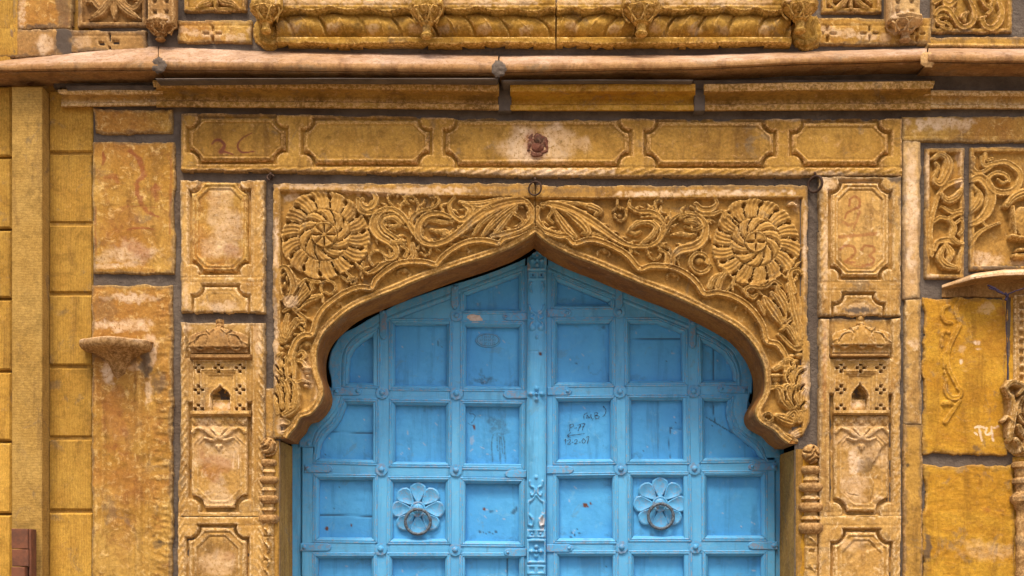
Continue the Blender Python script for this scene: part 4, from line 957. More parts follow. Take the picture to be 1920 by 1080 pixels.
def pilaster(left):
    if left:
        X0, X1, cx, lab = 341, 498, 413, 'carved sandstone pilaster left of the arch with lotus dome niche, pink-stained panel'
        y0, seed = 333, 101
    else:
        X0, X1, cx, lab = 1534, 1686, 1612, 'carved sandstone pilaster right of the arch with red painted numerals on its top panel'
        y0, seed = 334, 102
    pil = thing('door_pilaster', lab, 'pilaster', cx, GB, 0, 'carved pilasters beside the door')
    dx = cx-413
    # upper shaft stone
    ycut0, ycut1 = (588, 607) if left else (594, 596)
    def edges(R):
        U = R.U
        for xx, d in ((X0+17, 1.5), (X0+22, 1.2), (X1-17, 1.5), (X1-23, 1.2)): R.H -= d*np.exp(-((U-xx)/1.5)**2)
        R.H += 1.0*np.exp(-((U-(X1-8))/5)**2)
    pt = (358, 345, 470, 514) if left else (1553, 343, 1668, 523)
    R = Relief(X0-4, y0-4, X1+4, ycut0+4, 2, 0, PH, seed); R.base = PH-8; edges(R)
    rope_edge(R, X1-12, X1, 340, 600, 1, .8) if left else rope_edge(R, X0, X0+12, 340, 600, 1, .8)
    frame_cut(R, pt[0]+4, pt[1]+(0 if left else 3), pt[2]-4, pt[3]-3, 20, 7.5, 10)
    for (qx, qy, a) in ((pt[0]+3, pt[3]-2, 3*PI/2), (pt[2]-3, pt[3]-2, PI), (pt[2]-3, pt[1]+2, PI/2), (pt[0]+3, pt[1]+2, 0)): fan(R, qx, qy, a, a+PI/2, 14, 3, 5)
    p2 = (362, 537, 470, 640) if left else (1558, 552, 1656, 640)
    frame_cut(R, p2[0]+4, p2[1]+3, p2[2]-4, p2[3]-3, 20, 6.5, 9)
    for (qx, qy, a) in ((p2[0]+2, p2[1]+1, 0), (p2[2]-2, p2[1]+1, PI/2)): fan(R, qx, qy, a, a+PI/2, 14, 3, 5)
    R.H -= 1.2*np.exp(-((R.V-(pt[3]+8))/1.3)**2)+1.0*np.exp(-((R.V-(p2[1]-6))/1.3)**2)
    R.rough(1.1, 24, None, 5); R.rough(.28, 5, seed+7, 2)
    R.outline(box_sd(R.U, R.V, X0, y0+8 if left else y0, X1, ycut0), 2.6)
    if left: R.blot(1, 415, 352, 60, 5, .7, 3); R.blot(1, 352, 560, 6, 30, .4, 5)
    else: R.blot(1, 1548, 350, 14, 20, .7, 3); R.blot(1, 1600, 342, 40, 6, .5, 5); R.blot(2, 1675, 338, 16, 10, .9, 6); R.blot(1, 1545, 480, 6, 90, .5, 9)
    R.smear(.45, 5); R.build('pilaster_stone', M['pilaster'], pil)
    def topfn(R):
        if left:
            R.blot(1, 420, 410, 34, 56, .45, 7); R.blot(0, 440, 475, 26, 16, .4, 9); R.blot(1, 415, 465, 40, 26, .5, 11)
        else:
            R.paint(0, [(1590, 388), (1592, 376), (1600, 371), (1609, 377), (1608, 390), (1596, 396), (1586, 402), (1582, 412)], [3, 3, 3, 3, 3, 3, 3, 2], .75, rag=.7); R.paint(0, [(1610, 400), (1604, 415), (1598, 430)], [4, 3, 2], .6, rag=.8); R.paint(0, [(1578, 418), (1590, 424), (1600, 420)], [4, 4, 3], .5, rag=.8)
            R.paint(0, [(1572, 446), (1600, 444), (1640, 440)], [4, 4, 4], .6, rag=.7)
            R.paint(0, [(1573, 470), (1582, 463), (1597, 465), (1601, 475), (1592, 486), (1582, 493), (1600, 494)], [3, 3, 3, 3, 3, 3, 2.5], .7, rag=.6)
            R.paint(0, [(1612, 470), (1620, 463), (1634, 465), (1637, 473), (1628, 481), (1636, 488), (1632, 497), (1615, 499)], [3, 3, 3, 3, 3, 3, 3, 2], .7, rag=.6)
            R.paint(0, [(1586, 496), (1610, 502), (1636, 500)], [2, 2.5, 2], .5, rag=.8)
    panel_stone(pil, pt[0]+4, pt[1]+(0 if left else 3), pt[2]-4, pt[3]-3, 20, PH-1, 'rough' if left else 'pilaster', seed+1, 1.5 if not left else 2, lines=(7, 13), sink=.6, fn=topfn, rough=1.0,
        label='tall panel with rubbed orange stain' if left else 'tall panel with faded red painted numerals and bar')
    # lower half-panel cut off by the joint
    R2y = ycut0-1
    R = Relief(p2[0], p2[1], p2[2], R2y+4, 2, 0, PH-1, seed+2); R.base = PH-1
    sd = box_sd(R.U, R.V, p2[0]+4, p2[1]+3, p2[2]-4, p2[3]+20, 20, 'concave')
    for L in (7, 13):
        c2 = box_sd(R.U, R.V, p2[0]+4+L, p2[1]+3+L, p2[2]-4-L, p2[3]+20, 20, 'chamfer'); R.H -= .6*(1-sstep(-1.5, 1.5, c2))+.9*np.exp(-(c2/1.4)**2)
    R.rough(1.0, 20, None, 4); R.sd = np.maximum(sd, R.V-R2y+2.5*vnoise(R.U, R.V, 12, seed, 3))
    R.blot(1, (p2[0]+p2[2])/2, R2y-10, 40, 12, .6, 5)
    if not left: R.blot(2, 1610, 583, 34, 7, .9, 6)
    R.build('raised_panel', M['pilaster'], pil, drop=-5)
    # ---- middle stone: dome, pierced lattice and niche, hearts, hanging garland, tall panel
    ya, yb = (606, 1130) if left else (598, 1130)
    R = Relief(X0-4 if left else X0-2, ya-4, X1+4, 968, 2, 0, PH, seed+3); R.base = PH-8; edges(R)
    ex0, ex1 = (350, 477) if left else (1552, 1676)
    # recess behind dome
    b = box_sd(R.U, R.V, ex0+3, ya-40, ex1-8, 672); R.H -= 8*(1-sstep(0, 3, b))
    lp = (361, 845, 468, 954) if left else (1557, 780, 1668, 962)
    wp = (357, 798, 470, 956) if left else (1557, 782, 1668, 962)
    frame_cut(R, wp[0]+3, wp[1]-60, wp[2]-3, wp[3]-2, 24, 7.5, 11)
    for (qx, qy, a) in ((wp[0]+2, wp[3]-1, 3*PI/2), (wp[2]-2, wp[3]-1, PI)): fan(R, qx, qy, a, a+PI/2, 17, 4, 6)
    R.H -= 1.1*np.exp(-((R.V-961)/1.3)**2)
    if left: rope_edge(R, X0, X0+11, 610, 968, 1); rope_edge(R, X1-12, X1, 610, 968, -1)
    else: rope_edge(R, X1-12, X1, 600, 968, 1, .9); rope_edge(R, X0, X0+12, 600, 760, 1, .8)
    R.rough(1.0, 24, None, 5); R.rough(.28, 5, seed+9, 2)
    xe = np.interp(R.V, [600, 800, 968], [X0, X0, X0-5]) if left else X0+0*R.V
    R.outline(np.maximum(np.maximum(xe-R.U, R.U-X1), np.maximum(ya-R.V, R.V-975)), 2.2)
    if left: R.blot(1, 352, 610, 8, 14, .6, 3); R.blot(1, 486, 640, 8, 60, .5, 4)
    else: R.blot(1, 1545, 640, 6, 60, .4, 4); R.blot(0, 1543, 700, 5, 80, .35, 6)
    hh = box_sd(R.U, R.V, (366 if left else 1563), 684, (463 if left else 1661), 766) < 0; R.hole = hh if R.hole is None else R.hole | hh
    R.smear(.4, 5); R.build('pilaster_stone', M['pilaster'], pil)
    # dome canopy
    dcy = 640 if left else 636
    D = Relief(cx-62, 600 if left else 590, cx+62, 684, 1.4, 0, PH-8, seed+5); D.base = PH-8
    U, V = D.U-cx, D.V
    t = np.clip(1-(U/57)**2, 0, 1)
    topy = dcy-2-18*np.sqrt(t)-5*np.exp(-(U/14)**2); inside = (V > topy) & (V < dcy+14) & (np.abs(U) < 57)
    D.H = np.where(inside, D.base+10+10*np.sqrt(t)*np.clip((V-topy)/20, 0, 1)**.5, D.H)
    for k in (-44, -22, 0, 22, 44):
        D.cut([(cx+k*.25, dcy-22), (cx+k*.7, dcy-12), (cx+k+(12 if k <= 0 else -12)*0, dcy+8)], 1.6, 2.2) if k else None
        D.base = PH+2; D.stroke([(cx+k-12, dcy+7), (cx+k-5, dcy+3), (cx+k+3, dcy+4), (cx+k+12, dcy+8)], [2, 3.4, 3.4, 2], 6, 'r')
    D.base = PH+2
    for pts in ([(cx-24, dcy-22), (cx-16, dcy-13), (cx-8, dcy-20)], [(cx+24, dcy-20), (cx+16, dcy-13), (cx+6, dcy-20)], [(cx-16, dcy-12), (cx-4, dcy-4), (cx+4, dcy-5), (cx+16, dcy-12)], [(cx-44, dcy+2), (cx-36, dcy-8), (cx-20, dcy-10), (cx-17, dcy+2)], [(cx+44, dcy+2), (cx+36, dcy-8), (cx+20, dcy-10), (cx+17, dcy+2)]):
        D.stroke(pts, 2.0, 8, 'r')
    for k in (-33, 0, 33): D.stroke([(cx+k-12, dcy+13), (cx+k, dcy+18), (cx+k+12, dcy+13)], [1.5, 3, 1.5], 5, 'r')
    D.H = np.where((V > dcy+14) & (V < 664) & (np.abs(U) < 53), np.maximum(D.H, D.base-1.0), D.H)
    D.base = PH-8
    D.lump(cx, dcy-28, 7, 5, 9); D.lump(cx, dcy-37, 4.5, 6, 8); D.lump(cx, dcy-21, 6, 2.6, 8, 'f')
    D.rough(.9, 12, None, 4); D.rough(.4, 4, 2, 2)
    s1 = np.where((V > topy-1) & (V < 666) & (np.abs(U) < 56), -3.0, 3.0)
    s1 = np.minimum(s1, np.where((np.abs(U) < 8.5) & (V > dcy-44) & (V < dcy-10), -3., 3.))
    D.sd = s1; D.build('lotus_dome', M['brown'] if left else M['pilaster'], pil, drop=PH-7)
    # shelf under dome, sill
    def shelf(name, x0, x1, yt, ybm, out, mat, sl=3):
        secs = []
        for x in np.linspace(x0, x1, 26):
            e = 1.0 if x not in (x0, x1) else .6
            secs.append([P(x, yt, -.008), P(x, yt+.5, -out*e), P(x, yt+(ybm-yt)*.45, -out*e-.001), P(x+(sl if x < cx else -sl)*.0, ybm-1, -out*.45), P(x, ybm, -.008), P(x, ybm, 0.004), P(x, yt, 0.004)])
        o = loft(name, secs, M[mat], pil, True, True, True); lip(o, .0012, x0); attach_attr(o, w=.3); return o
    if left: shelf('cornice_shelf', 356, 473, 664, 677, .045, 'brown'); shelf('sill', 357, 471, 770, 782, .04, 'pilaster')
    else: shelf('cornice_shelf', 1556, 1668, 663, 671, .045, 'brown'); shelf('sill', 1560, 1669, 769, 780, .04, 'pilaster')
    # pierced lattice with niche
    a0, a1 = (364, 465) if left else (1561, 1663)
    L = Relief(a0-3, 674, a1+3, 773, 1.25, 0, PH+1, seed+6); L.base = PH+1
    for d in (4, 7): c2 = box_sd(L.U, L.V, a0+d, 680, a1-d, 790); L.H -= 1.0*np.exp(-(c2/1.1)**2)
    nx0, nx1, ny = (392, 438, 704) if left else (1589, 1631, 706)
    c3 = box_sd(L.U, L.V, nx0-12, ny-9, nx1+9, 800); L.H += 1.8*np.exp(-(c3/1.6)**2)
    c3 = box_sd(L.U, L.V, nx0-5, ny-3, nx1+5, 800); L.H -= 2.2*(1-sstep(-1, 2, c3)); 
    c3 = box_sd(L.U, L.V, nx0, ny+1, nx1, 800); L.H -= 2.2*(1-sstep(-1, 1.5, c3))
    ncx = (nx0+nx1)/2; hw = 18 if left else 15
    na = niche_arch(L.U, L.V, ncx, 723 if left else 718, 800, hw, 742)
    L.H += 2.0*np.exp(-((na-2)/1.6)**2)
    L.H = np.where(na < 0, PH-26, L.H)
    n2 = np.maximum(na, 747-L.V); L.H = np.where(n2 < -1, PH-15+3*sstep(750, 768, L.V), L.H)
    L.blot(3, ncx-2, 741, hw*1.0, 5, .75, 5, .3); L.blot(1, ncx, 760, hw, 9, .7, 6)
    ys = (691, 732, 768); qx = (375, 412, 452) if left else (1574, 1611, 1648)
    L.rough(.7, 14, None, 4); L.rough(.35, 4, 3, 2)
    for i, y in enumerate(ys):
        for j, x in enumerate(qx):
            if i and j == 1: continue
            quatre(L, x, y, .95, True, i < 2)
    L.sd = box_sd(L.U, L.V, a0, 676, a1, 776)
    o = L.build('pierced_screen', M['pilaster'], pil, drop=PH-12); o['label'] = 'pierced stone screen of small quatrefoil holes round a cusped niche'
    # hearts band + garland + tall panel, one stone
    G = Relief(wp[0]+1, 781, wp[2]-1, wp[3]+1, 1.5, 0, PH, seed+8); G.base = PH-2
    sd = box_sd(G.U, G.V, wp[0]+5, 700, wp[2]-5, wp[3]-4, 24, 'concave')
    for Lh in (6, 14):
        c2 = box_sd(G.U, G.V, wp[0]+5+Lh, 812, wp[2]-5-Lh, wp[3]-4-Lh, 23, 'chamfer'); G.H -= (.7*(1-sstep(-1.5, 1.5, c2))+.8*np.exp(-(c2/1.4)**2)+(-.8)*np.exp(-((c2-2.6)/1.4)**2))*sstep(810, 826, G.V)
    hy = 790 if left else 789
    G.H = np.where(G.V < 800, PH-1, G.H)
    n = 4
    for i in range(n+1):
        hx = wp[0]+12+(wp[2]-wp[0]-24)*i/n
        G.base = PH-1; G.lump(hx-4, hy-1, 6, 5, 3.5); G.lump(hx+4, hy-1, 6, 5, 3.5); G.lump(hx, hy+3, 5, 6, 3.5)
        if i < n: G.cut([(hx+3, hy-7), (hx+(wp[2]-wp[0]-24)/n/2, hy+8), (hx+(wp[2]-wp[0]-24)/n-3, hy-7)], 1.3, 1.6)
    G.base = PH-1; G.H -= 1.5*np.exp(-((G.V-800)/1.3)**2)
    gy = 808
    for s_ in (-1, 1):
        G.stroke([(cx+s_*48, gy+4), (cx+s_*40, gy-4), (cx+s_*28, gy-1), (cx+s_*14, gy+9), (cx+s_*2, gy+15)], [4, 3, 3.5, 4, 2.5], 5.5, 'l')
        G.stroke([(cx+s_*30, gy-4), (cx+s_*20, gy+1), (cx+s_*8, gy+10)], [2, 3.4, 2], 5, 'l')
        G.stroke([(cx+s_*26, gy+14), (cx+s_*14, gy+18), (cx+s_*3, gy+16)], [2, 4, 3], 5, 'l'); G.stroke([(cx+s_*14, gy-4), (cx+s_*8, gy+2), (cx+s_*3, gy+10)], [2, 3, 2], 5, 'l')
        G.lump(cx+s_*50, gy+3, 4.5, 4.5, 6)
    G.lump(cx, gy+12, 5, 7, 6); G.lump(cx-3, gy+29, 4, 4, 4.5); G.lump(cx+3, gy+29, 4, 4, 4.5); G.lump(cx, gy+33, 3.6, 6, 4.5)
    if left:
        G.blot(0, 405, 870, 30, 34, .42, 5, .8); G.blot(1, 430, 865, 22, 20, .35, 8); G.paint(1, [(441, 852), (440, 865), (439, 878)], [1.6, 1.4, 1], .8, rag=.3); G.paint(1, [(450, 853), (450, 866), (450, 879)], [1.2, 1.2, 1], .9, rag=.3); G.blot(1, 413, 915, 18, 36, .3, 9)
    else:
        br = [(1650, 838), (1668, 828), (1668, 955), (1640, 950), (1630, 940), (1634, 905), (1628, 880), (1640, 860)]
        bs = poly_sd(G.U, G.V, br)+3*vnoise(G.U, G.V, 12, 4, 3); G.H -= 4*(1-sstep(-1.5, 1.5, bs)); G.H += np.where(bs < 0, 1.5*vnoise(G.U, G.V, 14, 8, 4), 0)
        G.blot(1, 1603, 868, 18, 30, .95, 7); G.blot(2, 1618, 878, 18, 22, .45, 9); G.blot(1, 1600, 910, 26, 30, .5, 11); G.cut([(1583, 905), (1586, 925), (1606, 930)], 1.3, 1.5)
    G.blot(1, cx, 830, 50, 60, .35, 44, .9); G.blot(1, cx-10, 940, 60, 14, .4, 45, .9)
    G.rough(1.0, 22, None, 5); G.rough(.4, 4, 2, 2)
    G.sd = sd+.8*vnoise(G.U, G.V, 9, 3, 3)
    o = G.build('garland_panel', M['pilaster'] , pil, drop=PH-12); o['label'] = 'tall panel under carved hearts and leaf garland' + (', stained pink' if left else ', its right side broken away')
    # bottom shaft stone + panel
    R = Relief(X0-8, 960, X1+4, 1140, 2, 0, PH, seed+10); R.base = PH-8; edges(R)
    bp = (353, 988, 466, 1126) if left else (1558, 996, 1668, 1126)
    frame_cut(R, bp[0]+3, bp[1]+2, bp[2]-3, bp[3]-2, 24, 7.5, 11)
    for (qx, qy, a) in ((bp[0]+2, bp[1]+1, 0), (bp[2]-2, bp[1]+1, PI/2)): fan(R, qx, qy, a, a+PI/2, 18, 4, 6)
    R.H -= 1.1*np.exp(-((R.V-985)/1.3)**2)
    if left: rope_edge(R, X0-5, X0+8, 960, 1140, 1); rope_edge(R, X1-12, X1, 960, 1140, -1)
    else: rope_edge(R, X1-12, X1, 960, 1140, 1, .9)
    R.rough(1.1, 24, None, 5); R.rough(.28, 5, seed+9, 2)
    R.outline(box_sd(R.U, R.V, X0-5 if left else X0, 955, X1, 1136), 2.0)
    R.sd = np.maximum(R.sd, 968.5-R.V if left else 967.0-R.V)
    R.build('pilaster_stone', M['pilaster'], pil)
    def bf(R):
        if left: R.blot(3, 396, 1030, 18, 16, .22, 3); R.blot(1, 410, 1055, 34, 26, .5, 4); R.blot(0, 430, 1045, 14, 10, .2, 5)
        else: R.cut([(1590, 1050), (1615, 1030), (1650, 1022)], [5, 12, 5], 2.0, .9); R.blot(1, 1600, 1020, 30, 14, .4, 3)
    panel_stone(pil, bp[0]+3, bp[1]+2, bp[2]-3, bp[3]-2, 24, PH-.5, 'pilaster', seed+11, 2, lines=(8, 16), sink=.8, fn=bf, rough=1.3)
    # plain continuation to the ground
    for (q0, q1) in ((1142, 1440), (1446, GB)):
        stone('pilaster_stone', X0-4, q0, X1, q1, PH, 'pilaster', pil, seed+20+int(q0), 5, 2, 1.2)
pilaster(True); pilaster(False)
# ---------------------------------------------------------------- colonnettes at the jambs
def colonnette(cx, top, rings, hwbig, lab, left):
    rings = [(a, b, c*1.1, d) for a, b, c, d in rings]
    col = thing('ringed_colonnette', lab, 'colonnette', cx, GB, 0.0, 'ringed colonnettes at the door jambs')
    # carved knot
    R = Relief(cx-22, top-22, cx+22, top+24, 1.25, 0, 2, 7 if left else 8); R.base = 2
    r = np.hypot((R.U-cx)/17, (R.V-top)/18); R.H = 2+17*np.sqrt(np.clip(1-r*r*.92, 0, 1)); R.H = R.H.astype(np.float32)
    if left: cuts = [[(cx-16, top-2), (cx-6, top-6), (cx-2, top-15)], [(cx-12, top+6), (cx+2, top+2), (cx+7, top-12)], [(cx-6, top+14), (cx+10, top+10), (cx+14, top-4)], [(cx-2, top-1), (cx-8, top+2)]]
    else: cuts = [[(cx-14, top-4), (cx-4, top-2), (cx+4, top-14)], [(cx+4, top-12), (cx+8, top), (cx+16, top+2)], [(cx-10, top+10), (cx, top+4), (cx+4, top-4)], [(cx-2, top+14), (cx+6, top+8), (cx+15, top+10)], [(cx-16, top+4), (cx-12, top+12), (cx-4, top+16)]]
    for c_ in cuts: R.cut(c_, 2.2, 6.5, .4)
    R.rough(.8, 9); R.sd = (r-1)*17
    o = R.build('carved_knot', M['brown'], col, drop=0)
    # rings: real half-turned drums, eight-sided with soft edges
    k = 1/S
    def oct_(a, py): return 1.0/math.cos(((a+PI/8) % (PI/4))-PI/8)*.97
    for (y, h, w, big) in rings:
        prof = [(w*.5, y-h/2), (w*.84, y-h/2), (w*.98, y-h*.30), (w*1.0, y-h*.26), (w*1.0, y+h*.10), (w*.97, y+h*.16), (w*.80, y+h*.42), (w*.5, y+h/2)] if big else [(w*.5, y-h/2), (w*.8, y-h/2), (w*1.0, y+h*.05), (w*1.0, y+h*.22), (w*.72, y+h/2), (w*.5, y+h/2)]
        o = lathe('turned_ring', prof, cx, -.002, M['brown'] if big else M['pilaster'], col, 24, oct_, .9); lip(o, .001, int(y)); attach_attr(o, w=.5)
    y0, y1 = rings[0][0]-8, rings[-1][0]+6
    o = lathe('core_shaft', [(hwbig*.66, y0), (hwbig*.66, y1)], cx, -.002, M['pilaster'], col, 16, None, .8); attach_attr(o)
    # carved shaft below
    sx = cx+(0 if left else 0)
    R = Relief(sx-15, y1, sx+15, 1240, 1.6, 0, 3, 9); R.base = 6
    u = (R.U-sx)/12; R.H = 3+11*np.sqrt(np.clip(1-u*u, 0, 1)); R.H = R.H.astype(np.float32)
    for y in range(int(y1)+10, 1240, 26):
        if left: R.stroke([(sx-4, y), (sx+4, y+8), (sx+2, y+20)], [2, 3, 2], 13, 'l')
        else: R.hole_at(sx-1, y, 6, 3.5, 4) if (y//26) % 2 else R.stroke([(sx-5, y), (sx+4, y+10)], 3, 11, 'l')
    for y in (y1+26, y1+70, y1+150): R.H -= 3*np.exp(-((R.V-y)/2)**2)
    R.rough(1.2, 14); R.sd = np.abs(R.U-sx)-13+1.0*vnoise(R.U, R.V, 20, 4)
    o = R.build('carved_shaft', M['pilaster'], col, drop=-1)
    o = lathe('core_shaft', [(12, 1240), (12, GB-30), (17, GB-28), (17, GB)], cx, -.002, M['pilaster'], col, 16, None, .8); attach_attr(o)
rl = [(869, 14, 15.5, 1), (884, 8, 14, 0), (901, 14, 18, 1), (918, 8, 15, 0), (937, 16, 18.5, 1), (955.5, 8, 15, 0), (974, 17, 19, 1)]
rr = [(882, 16, 17, 1), (899, 9, 14, 0), (915, 17, 21, 1), (934, 9, 17, 0), (952, 18, 21.5, 1), (972, 9, 18, 0), (991, 21, 22, 1)]
colonnette(503, 839, rl, 17, 'slim sandstone colonnette with stacked rings between left pilaster and door', True)
colonnette(1520, 852, rr, 20, 'slim sandstone colonnette with stacked rings between door and right pilaster', False)
# back field behind colonnettes
stone('backing_stone', 488, 822, 513, 1240, 2.0, 'yellow', wall, 141, 2, 1.0, .8, smear=0)
stone('backing_stone', 1500, 850, 1540, 1240, 2.0, 'yellow', wall, 142, 2, 1.0, .8, smear=0)
stone('backing_stone', 488, 1243, 513, GB, 2.0, 'yellow', wall, 143, 4, 1.0, .8, smear=0)
stone('backing_stone', 1500, 1243, 1540, GB, 2.0, 'yellow', wall, 144, 4, 1.0, .8, smear=0)
stone('backing_stone', 494, 730, 516, 822, 3.0, 'pilaster', wall, 145, 2, 3.0, 2.0, smear=.3)
# ---------------------------------------------------------------- corbelled shelf on the left bay
sh = thing('corbel_shelf', 'small shell-shaped stone shelf jutting from the left bay beside the ashlar wall', 'shelf', 226, 660, 0)
secs = []
# outline in plan is half an octagon; sections run down from rim to the pendant foot
def shelf_ring(hw, dep, py, cxs=222):
    pts = []
    for i in range(17):
        a = PI*i/16; e = 1/max(math.cos(((a+PI/6) % (PI/3))-PI/6), .866)*.93
        X = (cxs-hw*e*math.cos(a)-CX)/S; Y = 0.02-dep*e*math.sin(a); pts.append(Vector((X, Y, (CY-py)/S+EYE)))
    return pts
for hw, dep, py in ((40, .05, 634), (66, .135, 634.5), (70, .145, 637), (71, .147, 645), (68, .14, 651), (64, .13, 654), (46, .10, 659), (32, .075, 667), (23, .058, 676), (17, .045, 686), (14, .038, 695), (9, .03, 703), (3, .02, 707)):
    secs.append(shelf_ring(hw, dep, py+6))
o = loft('shelf_bowl', secs, M['brown'], sh, True, False, False, flip=True); lip(o, .004, 77); attach_attr(o, w=.6)
mk = np.zeros((len(o.data.vertices), 4), np.float32); co = [v.co for v in o.data.vertices]
rng = random.Random(4)
for i, c_ in enumerate(co): mk[i, 1] = (.5 if i < 17*3 else .0)*rng.uniform(.4, 1)
o.data.color_attributes['mask'].data.foreach_set('color', mk.ravel())
me = o.data
o = prism('shelf_top', [(p.x*S+CX, CY-(p.z-EYE)*S) for p in []] or rect(160, 640, 284, 642), -.04, .02, M['brown'], sh); attach_attr(o)
# ---------------------------------------------------------------- iron rings
def iron_ring(px, py, r, Y, label, tilt=0.3, stub=False, rr=.0032):
    t = thing('iron_ring', label, 'iron ring', px, py, Y)
    c0 = P(px, py, Y)
    tube('eye_bolt', [c0+Vector((0, .05, .022)), c0+Vector((0, -.006, .022)), c0+Vector((0, -.016, .014)), c0+Vector((0, -.012, .004)), c0+Vector((0, .0, .004)), c0+Vector((.001, .02, .012))], .0045, M['iron'], t)
    if stub:
        tube('broken_link', [c0+Vector((.012*math.cos(a), -.008+.004*math.sin(a), .006+.012*math.sin(a))) for a in np.linspace(.3, 4.6, 12)], .004, M['iron'], t)
        return
    c = c0+Vector((0, -.012, -r/S+.006)); R_ = r/S
    pts = [c+Vector((R_*math.cos(a)*math.cos(tilt), -R_*math.cos(a)*math.sin(tilt)-.004*math.sin(a), R_*math.sin(a))) for a in np.linspace(0, 2*PI, 29)[:-1]]
    tube('ring', pts, rr, M['iron'], t, 8, True)
iron_ring(1003, 346, 12, -.02, 'small rusty iron ring hanging over the point of the arch')
iron_ring(1527, 336, 14, -.02, 'dark rusty iron ring hung at the right corner of the arch frame', .7, rr=.005)
iron_ring(508, 337, 8, -.015, 'broken rusty ring stub at the left corner of the arch frame', stub=True)
# ================================================================ above the ledge
UH = 6.0
upper = thing('upper_wall', 'upper storey wall of carved and plain sandstone blocks above the ledge', 'wall', 960, 100, 0)
def usto(name, x0, y0, x1, y1, mat, seed, fn=None, **k):
    return stone(name, x0, y0, x1, y1, UH, mat, upper, seed, k.pop('step', 2), 2.5, 1.1, fn, **k)
usto('plain_stone', 36, -60, 133, 55, 'rough', 201, lambda R: (R.blot(1, 44, 25, 8, 36, .6, 3), R.blot(2, 120, 20, 14, 50, .6, 4), R.blot(2, 80, 52, 40, 7, .7, 5)))
usto('plain_stone', 24, 59, 108, 108, 'brown', 202, lambda R: R.blot(1, 85, 90, 22, 18, .6, 3))
def mortar_blob(R): R.blot(2, 122, 78, 30, 40, 1, 3)
usto('plain_stone', 108, 58, 137, 106, 'mortar' if False else 'brown', 203, mortar_blob)
def cross(R):
    for dx, dy, a, b in ((-15, 0, 6, 3.2), (12, -1, 7, 3.2), (0, -12, 3, 7), (0, 9, 3, 4)): R.hole_at(207+dx, 83+dy, a, b, 7)
    R.H -= 1.4*np.exp(-((R.V-69)/1.5)**2); R.H -= 1.2*np.exp(-((R.U-207)/1.2)**2)*(R.V < 78)
    R.blot(1, 155, 82, 26, 14, .5, 3); R.blot(2, 170, 96, 50, 5, .6, 4)
usto('slotted_stone', 138, 61, 274, 98, 'brown', 204, cross)
def slot2(R):
    for cx in ((400,) if R.U.min() < 600 else (1550, 1629, 1717)):
        for dx, dy, a, b in ((-12, 0, 6, 2.4), (11, 0, 6, 2.4), (0, -9, 2.6, 5), (0, 10, 2.6, 6)): R.hole_at(cx+dx, 65+dy, a, b, 6)
    R.H -= 1.4*np.exp(-((R.V-50)/1.5)**2)
    for k in range(7): R.blot(1, R.U.min()+15+k*22, 60+(k*37) % 17, 13, 9, .55, k)
usto('slotted_stone', 336, 42, 470, 80, 'rough', 205, slot2)
usto('slotted_stone', 1536, 38, 1742, 84, 'rough', 206, slot2)
usto('base_stone', 1738, 74, 1922, 92, 'frieze', 207, lambda R: R.stroke([(1740, 88), (1930, 90)], 4, 4, 'r'))
usto('base_stone', 1926, 40, 2080, 92, 'frieze', 208)
usto('base_stone', -20, -60, 32, 108, 'ashlar', 209)
# carved panels
def vine_panel(name, x0, y0, x1, y1, seed, strokes, label, rings_=(), mat='frieze', h=UH+1, extra=None, group='carved leaf panels'):
    R = Relief(x0-5, y0-5, x1+5, y1+5, 1.5, 0, h, seed); R.base = h-5.5
    fr = box_sd(R.U, R.V, x0+8, y0-100 if y0 < 0 else y0+8, x1-8, y1-8); R.H -= 5.5*(1-sstep(-2, 0, fr))
    R.base0 = h-5.5
    for a in strokes: R.stroke(a[0], [q*(1.45 if len(a) > 3 else 1.3) for q in a[1]] if hasattr(a[1], '__len__') else a[1]*1.3, a[2] if len(a) > 2 else 8, a[3] if len(a) > 3 else 'c')
    for a in rings_: ring(R, *a)
    if extra: extra(R)
    R.H = np.where(R.H < h-.5, (R.H-R.base0)*1.05-2.0, R.H).astype(np.float32)
    R.rough(.8, 14, None, 4); R.rough(.35, 4, 3, 2); R.outline(box_sd(R.U, R.V, x0, y0, x1, y1), 2.0); R.smear(.5, 5)
    o = R.build(name, M[mat], None, drop=-5); props(o, label, 'carved panel'); return o
cxp = 216
vine_panel('carved_panel', 148, -60, 276, 52, 211, [([(cxp, 38), (cxp, 20), (cxp, -5), (cxp, -40)], [2, 7, 6, 3], 8, 'l'),
    ([(cxp, -2), (cxp-12, 12), (cxp-24, 26), (cxp-46, 40)], [3, 6, 7, 2], 9, 'l'), ([(cxp, -2), (cxp+14, 14), (cxp+28, 26), (cxp+48, 38)], [3, 6, 7, 2], 9, 'l'),
    ([(cxp-52, 6), (cxp-40, 4), (cxp-30, 16), (cxp-18, 14), (cxp-14, 0), (cxp-20, -14)], [3, 4, 4, 4, 5, 3]), ([(cxp+50, 5), (cxp+40, 18), (cxp+28, 16), (cxp+18, 6), (cxp+22, -6), (cxp+36, -4)], [3, 4, 4, 4, 4, 3])],
    'brown carved leaf panel at top left with drooping leaves', [(245, 4, 14, 3, 8, .5, 6)], 'brown')
vine_panel('carved_panel', 346, -60, 464, 24, 212, [([(406, 22), (406, 0), (406, -30)], [2, 6, 4], 8, 'l'), ([(404, -20), (396, 5), (380, 12), (370, 18)], [3, 6, 6, 2], 8, 'l'), ([(408, -20), (418, 4), (436, 10), (450, 20)], [3, 6, 6, 2], 8, 'l')],
    'carved leaf panel at the top edge, just left of the fluted leaf band')
